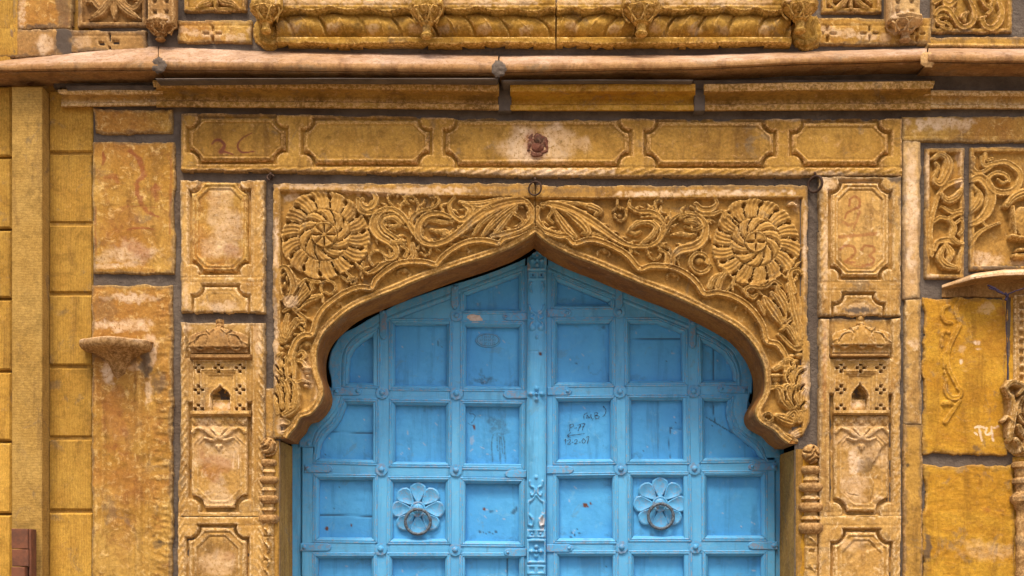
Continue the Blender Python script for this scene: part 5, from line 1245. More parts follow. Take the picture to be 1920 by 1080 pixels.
vine_panel('carved_panel', 1540, -60, 1652, 26, 213, [([(1594, 24), (1594, 0), (1594, -30)], [2, 4, 3], 8, 'l'), ([(1590, -6), (1578, 10), (1564, 20)], [3, 6, 3], 8, 'l'), ([(1598, -6), (1610, 10), (1626, 18)], [3, 6, 3], 8, 'l'), ([(1560, -10), (1556, 8), (1566, 18)], [3, 4, 2]), ([(1592, -16), (1574, 0), (1562, 2)], 3), ([(1596, -16), (1616, -4), (1632, 8)], 3)],
    'carved panel with symmetrical leaf spray, just right of the leaf band')
vine_panel('carved_panel', 1744, -60, 1896, 64, 214, [([(1751, 30), (1760, 20), (1775, 22), (1786, 36), (1796, 50), (1808, 54), (1822, 44), (1824, 24), (1816, 6), (1808, -8)], [4, 5, 5, 5, 5, 5, 5, 5, 4, 3]),
    ([(1765, 48), (1756, 44), (1756, 36), (1766, 32), (1776, 36)], [4, 4, 4, 3, 2]), ([(1770, 44), (1780, 52), (1776, 58), (1762, 52)], 3), ([(1806, 44), (1804, 34), (1812, 26)], [3, 6, 3], 8, 'l'),
    ([(1838, 40), (1844, 52), (1858, 56), (1872, 44), (1876, 24), (1870, 6), (1872, -14)], [5, 5, 6, 6, 5, 4, 3]), ([(1836, 0), (1846, 14), (1856, 20), (1850, 28)], 3.4), ([(1790, 4), (1780, 12), (1770, 10), (1766, -4)], [4, 5, 5, 3]), ([(1750, 8), (1760, 2), (1756, -10)], 4), ([(1828, 40), (1838, 38), (1846, 34)], [3, 4, 2])],
    'large carved panel of looping vines at top right of the facade', [(1850, 4, 9, 3, 8, 0, 5), (1782, 20, 5, 3, 7, 0, 6)])
# ---------------------------------------------------------------- leafy balcony base
leaf = thing('leaf_moulding', 'swelling band of slanting carved leaves along the foot of the balcony', 'moulding', 1000, 90, -.03)
def leaf_band(x0, x1, seed, lab, dirn):
    R = Relief(x0-4, 2, x1+4, 98, 1.6, 0, 0, seed); U, V = R.U, R.V; R.base = 0
    # profile: flat top band, swelling torus, foot fillet
    yb = 30+1.5*np.sin(U/37)
    tor = np.clip((V-yb)/(78-30), 0, 1)
    R.H = np.where(V < yb, 34.0, np.where(V < 78, 4+20*np.sin(np.clip(tor, 0, 1)*PI)**.7, 22.0)).astype(np.float32)
    R.base = 18.0
    per = 68.0 if dirn > 0 else 57.0
    xx = (U-x0)+dirn*(-30)*(np.sin(tor*1.5)) if dirn > 0 else (U-x0)+26*np.sin(tor*1.5)
    xx = xx+9*vnoise(U, V, 90, seed, 2); worn_ = np.clip(.65+.6*vnoise(U, V, 70, seed+4, 3), .15, 1.1)
    ph = (xx/per) % 1.0
    torus = (V >= yb) & (V < 78)
    gr = np.exp(-((np.minimum(ph, 1-ph)*per)/3.0)**2)
    rib = np.exp(-(((ph-.5)*per)/1.6)**2)
    R.H += np.where(torus, (-10*gr+2.6*rib+3.0*np.cos((ph-.5)*2*PI))*worn_*np.sin(tor*PI)**.35, 0)
    # scalloped lower edge of the top band
    sc = yb+6*np.abs(np.cos((U-x0)/per*PI))-1
    R.H = np.where((V < sc) & (V >= yb-1), 33.0, R.H).astype(np.float32)
    R.H -= 1.4*np.exp(-((V-24)/1.4)**2)*(V < yb)
    if lab.startswith('left'):
        pass
    R.rough(1.3, 22, None, 5); R.rough(.5, 5, 3, 2)
    top = 11+3*vnoise(U, V, 30, seed, 3)+np.interp(U, [525, 700, 1475], [0, 2, 0])
    R.sd = np.maximum(np.maximum(top-V, V-91-2.5*vnoise(U, V, 60, seed+9, 2)), np.maximum(x0-U, U-x1))
    for k in range(int((x1-x0)/40)): R.blot(1, x0+20+k*40, 19, 28, 8, .55, k+seed)
    for k in range(int((x1-x0)/70)): R.blot(1, x0+30+k*70+(k*29) % 23, 60+(k*13) % 12, 14, 9, .35, k+seed+50)
    for k in range(int((x1-x0)/90)): R.blot(3, x0+30+k*90+(k*31) % 43, 42+(k*17) % 26, 16, 7, .3, k+seed+80)
    o = R.build('leaf_band_stone', M['balcony'], leaf, drop=-6, rnd=1.0); o['label'] = lab
leaf_band(522, 1041, 221, 'left length with leaves leaning right', 1); leaf_band(1043, 1480, 222, 'right length with leaves leaning left', -1)
prism('balcony_edge', rect(536, -60, 1468, 8), -.022, .03, M['mortar'], leaf, 1)
# ---------------------------------------------------------------- pendant brackets
def pendant(cx, hw, ytop, yneck, yend, lab, Y, mat='balcony', block=True, holes=False):
    t = thing('pendant_bracket', lab, 'bracket', cx, yend, Y, 'lotus pendants above the ledge')
    if block:
        R = Relief(cx-hw-1, -60, cx+hw+1, ytop+3, 2, Y, 0, int(cx)); R.rough(1.2, 12); R.base = 0
        if holes:
            for yy in (2, 22):
                for dx in (-hw*.45, hw*.45): R.hole_at(cx+dx, yy, 3.4, 3.4, 4); R.blot(3, cx+dx, yy, 3, 3, .7, 3, .1)
        for k in range(3): R.blot(1, cx-hw*.4+k*hw*.4, ytop-8, 12, 10, .8, k)
        R.sd = np.maximum(np.abs(R.U-cx)-hw, R.V-ytop+1.5*vnoise(R.U, R.V, 9, int(cx)))
        R.build('block', M[mat], t, drop=-12-hw*0.6)
        o = prism('block_body', rect(cx-hw*.98, -58, cx+hw*.98, ytop-2), Y+.012, .03, M[mat], t, Yn=Y); attach_attr(o)
    def petals(a, py): return 1+.13*abs(math.cos(4*a))*(1 if py < yneck-3 else 0)
    h = yneck-ytop
    o = lathe('lotus_bowl', [(hw*.7, ytop-3), (hw*1.0, ytop), (hw*1.02, ytop+h*.12), (hw*.93, ytop+h*.34), (hw*.98, ytop+h*.40), (hw*.78, ytop+h*.66), (hw*.55, ytop+h*.84), (hw*.60, ytop+h*.88), (hw*.42, yneck)], cx, Y+hw/S*.8, M[mat], t, 32, petals, 1.0)
    lip(o, .0022, cx); attach_attr(o, w=.8)
    # raised petal ribs
    for i in range(7):
        a = -PI+PI*(i+.5)/7; k = (D0+Y)/D0/S; c0 = Vector(((cx-CX)*k, Y+hw/S*.8, 0))
        pts = []
        for tt in np.linspace(0, 1, 7):
            py = ytop+h*(.05+.75*tt); r = hw*(1.03-.42*tt**1.6)*k; aa = a+.22*math.sin(tt*PI)*(1 if i % 2 else -1)
            pts.append(Vector((c0.x+r*math.cos(aa), c0.y+r*math.sin(aa), (CY-py)*k+EYE)))
        o = tube('petal_rib', pts, .0035, M[mat], t, 6); attach_attr(o, w=.9)
    L = yend-yneck
    o = lathe('drop', [(hw*.3, yneck-2), (hw*.46, yneck+1), (hw*.46, yneck+4), (hw*.3, yneck+L*.25), (hw*.26, yneck+L*.55), (hw*.38, yneck+L*.78), (hw*.30, yneck+L*.92), (hw*.08, yend)], cx, Y+hw/S*.8, M[mat], t, 20); lip(o, .001, cx); attach_attr(o, w=.7)
pendant(301, 25, 44, 62, 78, 'lotus pendant at far left between two carved leaf panels', -.06, 'brown', holes=True)
pendant(499, 27, 9, 38, 64, 'lotus pendant at the left end of the fluted leaf band', -.115)
pendant(800, 29, 8, 42, 74, 'lotus pendant nearest the middle, over the left half of the leaf band', -.15)
pendant(1202, 32, 7, 40, 70, 'lotus pendant over the right half of the leaf band', -.15)
pendant(1500, 30, 4, 34, 64, 'lotus pendant with crumbling petals at the right end of the leaf band', -.12)
pendant(1697, 29, 36, 58, 80, 'lotus pendant at far right with a pale pitted block above it', -.07, 'rubbed', holes=True)
# end scrolls of the leaf band
for (cx, sg, lab) in ((506, 1, 'rough stone scroll at the left end of the leaf band'), (1512, -1, 'rough stone scroll at the right end of the leaf band')):
    R = Relief(cx-32, 26, cx+34, 96, 1.6, 0, 2, int(cx)); R.base = 2
    r = np.hypot((R.U-cx)/30, (R.V-62)/34); R.H = 2+10*np.sqrt(np.clip(1-r*r, 0, 1)); R.H = R.H.astype(np.float32)
    R.stroke([(cx-sg*20, 35), (cx-sg*10, 55), (cx-sg*14, 75), (cx+sg*4, 85), (cx+sg*20, 80)], [6, 8, 7, 7, 5], 12, 'l'); R.stroke([(cx+sg*4, 50), (cx+sg*14, 66), (cx+sg*8, 76)], [4, 7, 4], 13, 'l')
    R.rough(2.2, 12, None, 4); R.sd = (r-1)*30+3*vnoise(R.U, R.V, 12, 5, 3)
    o = R.build('end_scroll', M['balcony'], None, drop=-5); props(o, lab, 'scroll')
# pale edge strips at the far left top
# ================================================================ right bay
def f_strip(R):
    R.H += 1.5*np.exp(-((R.U-1715)/3)**2); R.blot(1, 1707, 400, 14, 120, .85, 4); R.blot(1, 1705, 330, 9, 50, .7, 7)
stone('strip_stone', 1694, 268, 1722, 560, 6, 'rubbed', wall, 231, 2, 2.5, 1.2, f_strip)
stone('strip_stone', 1697, 563, 1724, 794, 6, 'pilaster', wall, 232, 2, 2.5, 1.5, lambda R: R.blot(1, 1710, 645, 12, 10, .6, 3))
stone('strip_stone', 1696, 798, 1726, 1130, 6, 'frieze', wall, 233, 2, 2.2, 2.0, lambda R: R.blot(3, 1700, 873, 4, 4, .9, 3))
stone('strip_stone', 1696, 1134, 1726, GB, 6, 'frieze', wall, 234, 4, 2.2, 1.5)
stone('top_stone', 1692, 222, 2080, 266, 6, 'rough', wall, 235, 2, 3.0, 1.3, lambda R: (R.blot(1, 1760, 235, 70, 14, .8, 4), R.H.__isub__(1.5*np.exp(-((R.V-256)/1.4)**2))))
# carved scroll panels, cracked and re-pointed down the middle
RB = [([(1748, 300), (1760, 292), (1772, 298), (1776, 312), (1770, 330), (1760, 346), (1750, 338), (1756, 318), (1752, 308)], [4, 5, 6, 9, 10, 8, 4, 4, 3], 9, 'l'),
      ([(1745, 480), (1742, 440), (1748, 400), (1762, 360), (1784, 344), (1800, 340)], [4, 4, 4, 4, 5, 4]),
      ([(1762, 366), (1774, 378), (1790, 372), (1800, 358)], [4, 6, 7, 4], 9, 'l'), ([(1764, 390), (1782, 400), (1802, 394)], [3, 4, 3]),
      ([(1748, 418), (1760, 410), (1776, 412), (1790, 404), (1802, 402)], [3, 4, 4, 5, 3]), ([(1778, 414), (1786, 430), (1782, 446), (1792, 456), (1803, 458)], [4, 6, 5, 5, 3], 9, 'l'),
      ([(1790, 420), (1800, 414), (1803, 430), (1796, 442)], 3),
      ([(1750, 470), (1756, 456), (1774, 452), (1784, 458)], [4, 5, 6, 3]), ([(1766, 466), (1760, 484), (1770, 498), (1790, 504)], [4, 7, 8, 4], 9, 'l'), ([(1770, 460), (1780, 476), (1776, 492)], [4, 8, 4], 8, 'l'), ([(1803, 462), (1796, 490), (1794, 508)], [3, 4, 3])]
vine_panel('carved_panel', 1733, 280, 1806, 524, 236, RB, 'narrow carved scroll panel left of the mortar seam in the right bay',
    mat='arch', extra=lambda R: (R.blot(1, 1738, 330, 6, 60, .6, 3), R.blot(1, 1796, 345, 10, 10, .7, 4), R.blot(1, 1798, 300, 6, 26, .7, 5), R.blot(1, 1745, 520, 14, 8, .8, 6)))
RC = [([(1818, 340), (1836, 336), (1852, 354), (1856, 376), (1848, 400), (1832, 416), (1814, 424)], [5, 9, 9, 9, 9, 6, 4]), ([(1816, 400), (1830, 384), (1834, 368), (1822, 352)], [5, 9, 6, 3], 9, 'l'),
      ([(1822, 300), (1820, 318), (1832, 326), (1845, 322), (1860, 312)], [5, 5, 4, 4, 3]), ([(1840, 296), (1842, 312), (1856, 310), (1880, 306), (1900, 316), (1910, 330), (1906, 350), (1890, 362), (1868, 362), (1852, 350), (1852, 334), (1868, 326), (1884, 332), (1890, 342)], [3, 4, 4, 5, 6, 6, 6, 6, 6, 5, 4, 4, 4, 3]),
      ([(1845, 290), (1848, 302), (1858, 300)], 3), ([(1868, 338), (1876, 345), (1886, 342)], [2, 4, 2], 8, 'l'),
      ([(1816, 462), (1832, 440), (1850, 428), (1872, 420)], [5, 4, 3, 3]), ([(1836, 416), (1846, 424)], 3), ([(1884, 388), (1896, 374), (1912, 366), (1930, 362)], [5, 7, 8, 8], 12, 'l')]
def rcx(R):
    # little pavilion carved in deep relief at the edge
    R.base = R.base
    R.lump(1912, 420, 18, 34, 16, 'f'); R.stroke([(1894, 392), (1896, 420), (1898, 444)], [4, 4, 4], 18, 'r'); R.stroke([(1892, 446), (1910, 450), (1940, 450)], 5, 20, 'r'); R.lump(1908, 416, 6, 12, 18, 'r', .4)
    R.stroke([(1904, 472), (1940, 472)], 4, 16, 'f'); R.stroke([(1900, 482), (1940, 482)], 5, 13, 'f'); R.blot(1, 1850, 488, 40, 16, .6, 5); R.blot(1, 1912, 492, 22, 8, .6, 6)
    R.blot(2, 1868, 503, 60, 6, .8, 7)
vine_panel('carved_panel', 1817, 278, 1990, 508, 237, RC, 'wide carved scroll panel with tiny carved pavilion at right', mat='arch', extra=rcx)
# little ledge with pale worn top
rl_ = thing('small_ledge', 'small sloping stone ledge with pale worn nose under the scroll panel', 'ledge', 1850, 540, -.05)
secs = []
for x in np.linspace(1766, 2080, 50):
    top = np.interp(x, [1766, 1828, 1880, 2080], [536, 515, 508, 505]); out = np.interp(x, [1766, 1790, 1828, 2080], [.012, .05, .10, .13])
    nb = top+np.interp(x, [1766, 1828, 2080], [5, 9, 11])
    secs.append([P(x, top-3, .01), P(x, top-1, -out*.5), P(x, top, -out+.004), P(x, top+3, -out-.002), P(x, nb-2, -out-.002), P(x, nb, -out+.004), P(x, nb, -out+.004)+Vector((0, out-.012, -.006)), P(x, 556+(x-1766)*.0, -.008), P(x, 560, .01)])
o = loft('ledge_stone', secs, M['brown'], rl_, True, True, True); lip(o, .002, 5); attach_attr(o, w=.2)
mk = np.zeros((len(o.data.vertices), 4), np.float32); m9 = np.arange(len(mk)) % 9; mk[(m9 >= 1) & (m9 <= 4), 1] = 1.0; mk[:9*9, 1] *= .4
o.data.color_attributes['mask'].data.foreach_set('color', mk.ravel())
def f_or(R):
    B = R.base; h = 5
    R.base = R.base-1
    R.stroke([(1800, 560), (1790, 580), (1795, 600), (1796, 612), (1786, 632), (1775, 660), (1776, 690), (1788, 715), (1797, 732)], [5, 5, 5, 5, 5, 5, 5, 5, 4], h, 'c')
    R.stroke([(1778, 575), (1768, 578), (1764, 590), (1770, 604), (1782, 606)], [3, 4, 4, 4, 3], h, 'c'); R.stroke([(1764, 650), (1764, 634), (1768, 624), (1778, 624)], 3, h, 'c'); R.stroke([(1768, 690), (1768, 672), (1770, 660)], [3, 4, 2], h, 'c')
    R.stroke([(1768, 695), (1772, 712), (1770, 730), (1780, 746), (1796, 745), (1800, 732), (1792, 728)], [2, 3, 5, 6, 5, 4, 3], h, 'c'); R.stroke([(1766, 758), (1776, 756), (1786, 760)], [5, 7, 3], h, 'l'); R.stroke([(1798, 752), (1784, 770), (1776, 782), (1770, 791)], [3, 5, 5, 6], h, 'c')
    R.lump(1766, 842, 9, 9, 3)
    R.H -= 1.4*np.exp(-((R.U-1760)/1.2)**2)*(R.V < 790)
    R.blot(1, 1830, 643, 9, 5, 1.4, 4, .4); R.blot(1, 1801, 679, 4, 5, 1.2, 5, .4); R.blot(1, 1832, 655, 5, 3, .8, 6)
    R.blot(1, 1845, 578, 16, 12, .35, 8); R.blot(0, 1874, 585, 9, 10, .45, 9); R.blot(1, 1802, 655, 8, 10, .4, 12)
    R.blot(0, 1850, 640, 40, 60, .14, 13)
    for pts in ([(1826, 802), (1834, 800), (1845, 803)], [(1834, 802), (1836, 815), (1839, 826)], [(1848, 803), (1846, 812), (1849, 816), (1856, 812)], [(1857, 801), (1858, 815), (1860, 826)], [(1862, 803), (1870, 800)], [(1826, 812), (1830, 816)]): R.paint(1, pts, 2.2, 1.5, rag=.5)
    R.blot(0, 1868, 812, 12, 12, .4, 20)
    R.blot(2, 1828, 840, 8, 6, .5, 21)
stone('orange_stone', 1732, 560, 1884, 852, 5, 'yellow', wall, 241, 1.6, 7.0, 1.0, f_or, smear=.3, label='bright ochre stone with a worn carved stem and white daubs')
def f_od(R):
    R.H -= 1.2*np.exp(-((R.U-1757)/1.2)**2); R.rough(.5, 8, 5, 3, 1.6, .8)
    R.paint(3, [(1826, 893), (1832, 890), (1836, 894)], 1.6, .5); R.blot(0, 1849, 957, 8, 7, .45, 5); R.blot(0, 1874, 957, 6, 5, .3, 6); R.blot(3, 1838, 952, 1.5, 1.5, .7, 7); R.blot(3, 1863, 883, 6, 4, .4, 8)
    R.blot(1, 1850, 1030, 60, 20, .25, 9); R.blot(2, 1738, 1030, 8, 40, .8, 10)
stone('yellow_stone', 1734, 874, 1898, 1130, 5, 'yellow', wall, 242, 1.8, 7.0, 1.1, f_od, smear=.3, sx=1.3, sy=.9)
stone('yellow_stone', 1734, 1136, 1898, GB, 5, 'yellow', wall, 243, 4, 3.0, 1.3)
# deep orange channel beside the right edge
stone('channel_stone', 1882, 556, 1902, 722, 1.0, 'yellow', wall, 244, 2, 1.0, .8, lambda R: R.H.__isub__(3*np.exp(-((R.U-1891)/5)**2)), smear=0)
stone('pitted_stone', 1902, 556, 1990, 720, 7, 'pilaster', wall, 245, 2, 1.5, 1.0, lambda R: [R.hole_at(1913, y, 3.5, 6, 5) for y in range(575, 720, 17)] and None, smear=0)
stone('corner_stone', 1902, 860, 2080, GB, 3, 'yellow', wall, 246, 4, 1.0, 1.0, smear=0)
stone('corner_stone', 1992, 278, 2080, 500, 5, 'frieze', wall, 247, 4, 2.0, 1.0); stone('corner_stone', 1992, 560, 2080, 850, 5, 'yellow', wall, 248, 4, 2.0, 1.0)
# scroll bracket at the right edge
R = Relief(1868, 708, 1960, 858, 1.4, -.01, 4, 251); R.base = 4
R.H += -3
R.stroke([(1884, 745), (1878, 732), (1888, 720), (1902, 722), (1910, 730), (1902, 742)], [5, 6, 7, 7, 6, 4], 22, 'l')
R.stroke([(1890, 745), (1894, 770), (1890, 800), (1886, 825)], [7, 9, 9, 7], 16, 'l'); R.stroke([(1912, 728), (1925, 724), (1945, 728)], [6, 8, 8], 18, 'l')
R.stroke([(1925, 740), (1908, 752), (1904, 775), (1914, 792), (1935, 800)], [4, 5, 5, 5, 4], 16, 'c'); R.stroke([(1938, 748), (1920, 760), (1918, 778), (1936, 790)], [4, 4, 4, 4], 17, 'c')
R.stroke([(1876, 790), (1882, 784), (1892, 792)], [4, 5, 4], 18, 'r'); R.stroke([(1904, 800), (1910, 812), (1918, 826), (1914, 846)], [5, 6, 6, 5], 16, 'l'); R.stroke([(1898, 826), (1906, 836), (1904, 850)], [6, 6, 4], 18, 'l'); R.stroke([(1922, 800), (1936, 820), (1932, 846)], [5, 7, 6], 15, 'l')
slots(R, [[(1909, 752), (1905, 768)], [(1906, 778), (1914, 790)], [(1922, 762), (1920, 774)]], 1.4, 8)
R.rough(.9, 10, None, 4)
R.sd = poly_sd(R.U, R.V, [(1874, 728), (1886, 713), (1906, 714), (1930, 716), (1958, 720), (1958, 856), (1905, 856), (1884, 838), (1880, 800), (1870, 792), (1884, 778), (1883, 750)])
o = R.build('scroll_bracket', M['pilaster'], None, drop=-4); props(o, 'brown carved scroll bracket at the right edge above the thin colonnette', 'bracket')
# thin colonnette at the right edge
t = thing('thin_colonnette', 'thin carved colonnette at the right edge beside the plain yellow stone', 'colonnette', 1913, GB, 0)
o = lathe('capital', [(10, 866), (17, 868), (18, 876), (12, 880), (12, 890), (10, 895), (16, 900), (16, 906), (11, 910), (9, 922), (13, 926), (20, 932), (20, 940), (13, 946), (10, 956)], 1914, -.02, M['brown'], t, 20); lip(o, .0015, 4); attach_attr(o, w=.7)
o = lathe('turned_shaft', [(9, 954)]+[(9+1.0*math.sin(y/5), y) for y in range(958, 1240, 4)]+[(9, 1242), (9, GB-20), (14, GB-18), (14, GB)], 1914, -.02, M['brown'], t, 14); lip(o, .001, 9); attach_attr(o, w=.7)
# purple thread
t = thing('purple_thread', 'frayed purple thread knotted under the small ledge and hanging down', 'thread', 1887, 552, -.07)
def thr(name, px, Y, r, seed):
    rng = random.Random(seed); pts = [P(x, y, Yq)+Vector((rng.uniform(-.001, .001), 0, rng.uniform(-.001, .001))) for (x, y), Yq in zip([tuple(q) for q in catmull(px, 6)], np.interp(np.linspace(0, 1, len(catmull(px, 6))), np.linspace(0, 1, len(Y)), Y))]
    return tube(name, pts, r, M['thread'], t, 6)
thr('strand', [(1852, 535), (1862, 539), (1874, 546), (1887, 553)], [-.085, -.09, -.075], .0035, 1); thr('strand', [(1854, 540), (1864, 543), (1876, 549), (1886, 552)], [-.085, -.09, -.075], .0028, 2)
thr('strand', [(1887, 553), (1898, 548), (1912, 543), (1926, 540)], [-.075, -.09, -.10], .002, 3)
thr('hanging_strand', [(1887, 552), (1888, 575), (1886, 600), (1888, 650), (1889, 700), (1890, 722)], [-.075, -.03, -.025, -.022], .0016, 4); thr('knot', [(1884, 550), (1889, 556), (1886, 562), (1890, 552)], [-.078, -.07], .005, 5)
# ================================================================ neighbouring ashlar wall at far left
ash = thing('ashlar_wall', 'neighbouring wall of finely tooled golden ashlar with a flat raised band', 'wall', 80, GB, 0)
ya = [-60, 58, 160, 295, 430, 560, 696, 828, 964, 1100, 1236, 1372, 1508, 1644, GB]
def block(x0, y0, x1, y1, Y, seed):
    rng = random.Random(seed)
    o = prism('ashlar_block', [(x0+rng.uniform(-.4, .4), y0+2.6+rng.uniform(-.5, .5)), (x1, y0+2.6+rng.uniform(-.5, .5)), (x1+rng.uniform(-.4, .4), y1-2.6), (x0, y1-2.6+rng.uniform(-.5, .5))], Y, Y+.12, M['ashlar'], ash, 3.2, Yn=Y); attach_attr(o, w=.1); return o
for i in range(len(ya)-1):
    block(-175, ya[i], 21, ya[i+1], -.012+.002*((i*7) % 3), i)
yb_ = [167, 287, 420, 551, 687, 822, 959, 1096, 1232, 1368, 1504, 1640, GB]
for i in range(len(yb_)-1):
    block(91, yb_[i], 174, yb_[i+1], .004+.002*((i*5) % 3), 40+i)
o = prism('joint_bed', rect(-175, -60, 176, GB), .014, .3, M['frieze'], ash); attach_attr(o, w=0)
for i, (q0, q1) in enumerate(((163, 1240), (1240.6, GB))):
    o = prism('raised_band', rect(22, q0, 79, q1), -.062, .06, M['band'], ash, 1.2, Yn=-.062); attach_attr(o, w=.1)
block(22, -60, 35, 108, -.012, 90)
# small stack of reddish brick leaning on the raised band
bs = thing('brick_stack', 'reddish bricks stacked against the foot of the pale raised band at far left', 'bricks', 40, 1100, -.1)
def brick(x0, y0, x1, y1, Y, mat='brick'):
    o = prism('brick', [(x0, y0), (x1, y0+.5), (x1+.5, y1), (x0+.5, y1-.4)], Y, Y+.05, M[mat], bs, 1.0, Yn=Y); return o
brick(21, 991, 52, 1029, -.125); brick(22, 1030, 53, 1062, -.126); brick(53.5, 992, 58, 1100, -.118); brick(21, 1063, 46, 1098, -.145)
yy = 1100
while yy < GB+60:
    brick(22, yy, 54, yy+36, -.125); yy += 37

# the wall goes on beyond the picture: plain coursed blocks above and to both sides
def far_block(x0, y0, x1, y1, Y, mat, parent):
    o = prism('plain_stone', rect(x0+2, y0+2, x1-2, y1-2), Y, Y+.25, M[mat], parent, 2.5, Yn=Y); attach_attr(o, w=.1); return o
rf = random.Random(9)
yc = [-640, -490, -345, -200, -64]
for r_ in range(4):
    x = -172
    while x < 2080:
        w_ = rf.uniform(150, 300); x1 = min(2084, x+w_)
        if x1 > 2030: x1 = 2084
        far_block(x, yc[r_], x1, yc[r_+1], -.012+rf.uniform(0, .006), 'frieze', upper); x = x1
yr = [-640, -490, -345, -200, -64, 80, 230, 400, 570, 740, 910, 1080, 1250, 1420, 1600, GB]
for r_ in range(len(yr)-1):
    for (q0, q1) in ((2086, 2340), (2340, 2620)): far_block(q0+(20 if r_ % 2 and q0 > 2300 else 0), yr[r_], q1+(20 if r_ % 2 and q1 < 2400 else 0), yr[r_+1], -.008, 'yellow', upper if r_ < 5 else wall)
    for (q0, q1) in ((-700, -440), (-440, -177)): far_block(q0, yr[r_], q1, yr[r_+1], -.010, 'ashlar', ash)
for q0, q1 in ((-700, -170), (-172, 2090), (2080, 2620)):
    o = prism('joint_bed', rect(q0, -640, q1, GB if q0 != -172 else -62), .012, .3, M['mortar'], ash if q0 == -700 else upper); attach_attr(o, w=0)
# ================================================================ the blue door (apparent pixels at its own depth)
YD = .262; KD = (D0+YD)/D0/S
GD = CY+EYE/KD-4      # foot of the door
mesh_obj('threshold_step', [tuple(v) for v in (P(500, GD+6, .24), P(1500, GD+6, .24))][:0] or [(-.95, -.02, 0), (1.1, -.02, 0), (1.1, .6, 0), (-.95, .6, 0), (-.95, -.02, .012), (1.1, -.02, .012), (1.1, .6, .012), (-.95, .6, .012)],
    [(0, 1, 5, 4), (1, 2, 6, 5), (2, 3, 7, 6), (3, 0, 4, 7), (4, 5, 6, 7)], M['ground'])
props(bpy.data.objects['threshold_step'], 'low stone threshold under the blue door', 'threshold')
# near-black sheet behind the door: the interior's darkness put in as colour
o = mesh_obj('dark_interior', [(-1.1, .40, 0), (1.25, .40, 0), (1.25, .40, 3.2), (-1.1, .40, 3.2)], [(0, 1, 2, 3)], M['void']); props(o, kind='structure')
OL = [(1004, 474), (989, 477), (954, 493), (898, 514), (820, 538), (750, 563), (723, 577), (694, 592), (666, 609), (638, 624), (623, 646), (616, 661), (612, 687), (617, 714), (617, 733), (610, 755), (597, 771), (583, 784), (568, 806), (561, 823)]
OL = [tuple(q) for q in off_curve(OL, 4.0, True)]
OL[0] = (1004, 466)
IL = [(1004, 500), (973, 514), (874, 552), (840, 566), (790, 584), (740, 603), (722, 612), (703, 625), (680, 637), (665, 650), (657, 664), (654, 685), (653, 720)]
OR_ = [(1004, 468), (1024, 477), (1060, 494), (1111, 512), (1148, 527), (1213, 548), (1280, 575), (1300, 583), (1356, 610), (1388, 635), (1405, 661), (1413, 685), (1415, 705), (1413, 736), (1404, 754), (1401, 773), (1407, 785), (1428, 800), (1447, 817), (1466, 838)]
OR_ = [tuple(q) for q in off_curve(OR_, 5.0, False)]; OR_[0] = (1004, 466)
IR = [(1004, 503), (1043, 522), (1090, 542), (1142, 563), (1190, 582), (1244, 604), (1281, 618), (1317, 637), (1336, 647), (1358, 662), (1371, 680), (1376, 698), (1377, 720)]
def strip_poly(outer, inner): return list(outer)+list(inner)[::-1]
frame = thing('door_frame', 'narrow blue door frame post set behind the stone jambs', 'door frame', 1008, GD, .28)
for x0, x1 in ((545, 564), (1453, 1472)):
    o = prism('frame_post', rect(x0, 800, x1, GD), .272, .36, M['blue_v'], frame, 2.5, Yn=YD); attach_attr(o, w=.2)
def wattr(o, w=.35):
    me = o.data; n = len(me.vertices)
    mk = me.color_attributes.new('mask', 'FLOAT_COLOR', 'POINT'); mk.data.foreach_set('color', np.zeros(n*4, np.float32))
    a = me.attributes.new('wear', 'FLOAT', 'POINT'); a.data.foreach_set('value', np.full(n, w, np.float32)); return o
rj = random.Random(12)
leafL = thing('door_leaf', 'left leaf of the blue wooden door with flower-backed ring knocker and carved meeting post', 'door leaf', 780, GD, YD)
leafR = thing('door_leaf', 'right leaf of the blue wooden door with handwritten numbers on one panel', 'door leaf', 1240, GD, YD)
def timber(name, poly, Yf, mat, leaf_, bev=1.6, w=.12, Yb=None):
    poly = [(x+rj.uniform(-.35, .35), y+rj.uniform(-.35, .35)) for x, y in poly]
    return wattr(prism(name, poly, Yf, Yb or Yf+.035, M[mat], leaf_, bev, Yn=YD), w)
YF = YD          # face of the framing
rowsL = [737, 881, 1030, 1175, 1320, 1465, 1610, 1722]; rowsR = [734, 879, 1026, 1172, 1317, 1462, 1607, 1720]
def yof(y, x, left):  # the left leaf has sagged a little
    return y+(x-770)*.010 if left else y+(1240-x)*.004
# horizontal rails
RHW = 13.0
def rail(x0, x1, y, left, hw=RHW):
    return timber('rail', [(x0, yof(y, x0, left)-hw), (x1, yof(y, x1, left)-hw), (x1, yof(y, x1, left)+hw), (x0, yof(y, x0, left)+hw)], YF, 'blue_h', leafL if left else leafR)
for i, y in enumerate(rowsL):
    a = 625 if i == 0 else 567
    for (x0, x1) in ((a, 700), (735, 838), (873, 975)):
        rail(x0-(0 if x0 == a else 5), x1+5, y, True)
for i, y in enumerate(rowsR):
    b = 1400 if i == 0 else 1448
    for (x0, x1) in ((1040, 1146), (1180, 1285), (1317, b)): rail(x0-5, x1+(0 if x1 == b else 5), y, False)
# short top rails
timber('rail', [(866, 583), (980, 586), (980, 610), (866, 606)], YF, 'blue_h', leafL); timber('rail', [(742, 598), (846, 560), (846, 607), (742, 607)], YF+.001, 'blue_h', leafL)
timber('rail', [(1034, 575), (1153, 573), (1153, 600), (1034, 604)], YF, 'blue_h', leafR); timber('rail', [(1172, 566), (1262, 598), (1262, 608), (1172, 601)], YF+.001, 'blue_h', leafR)
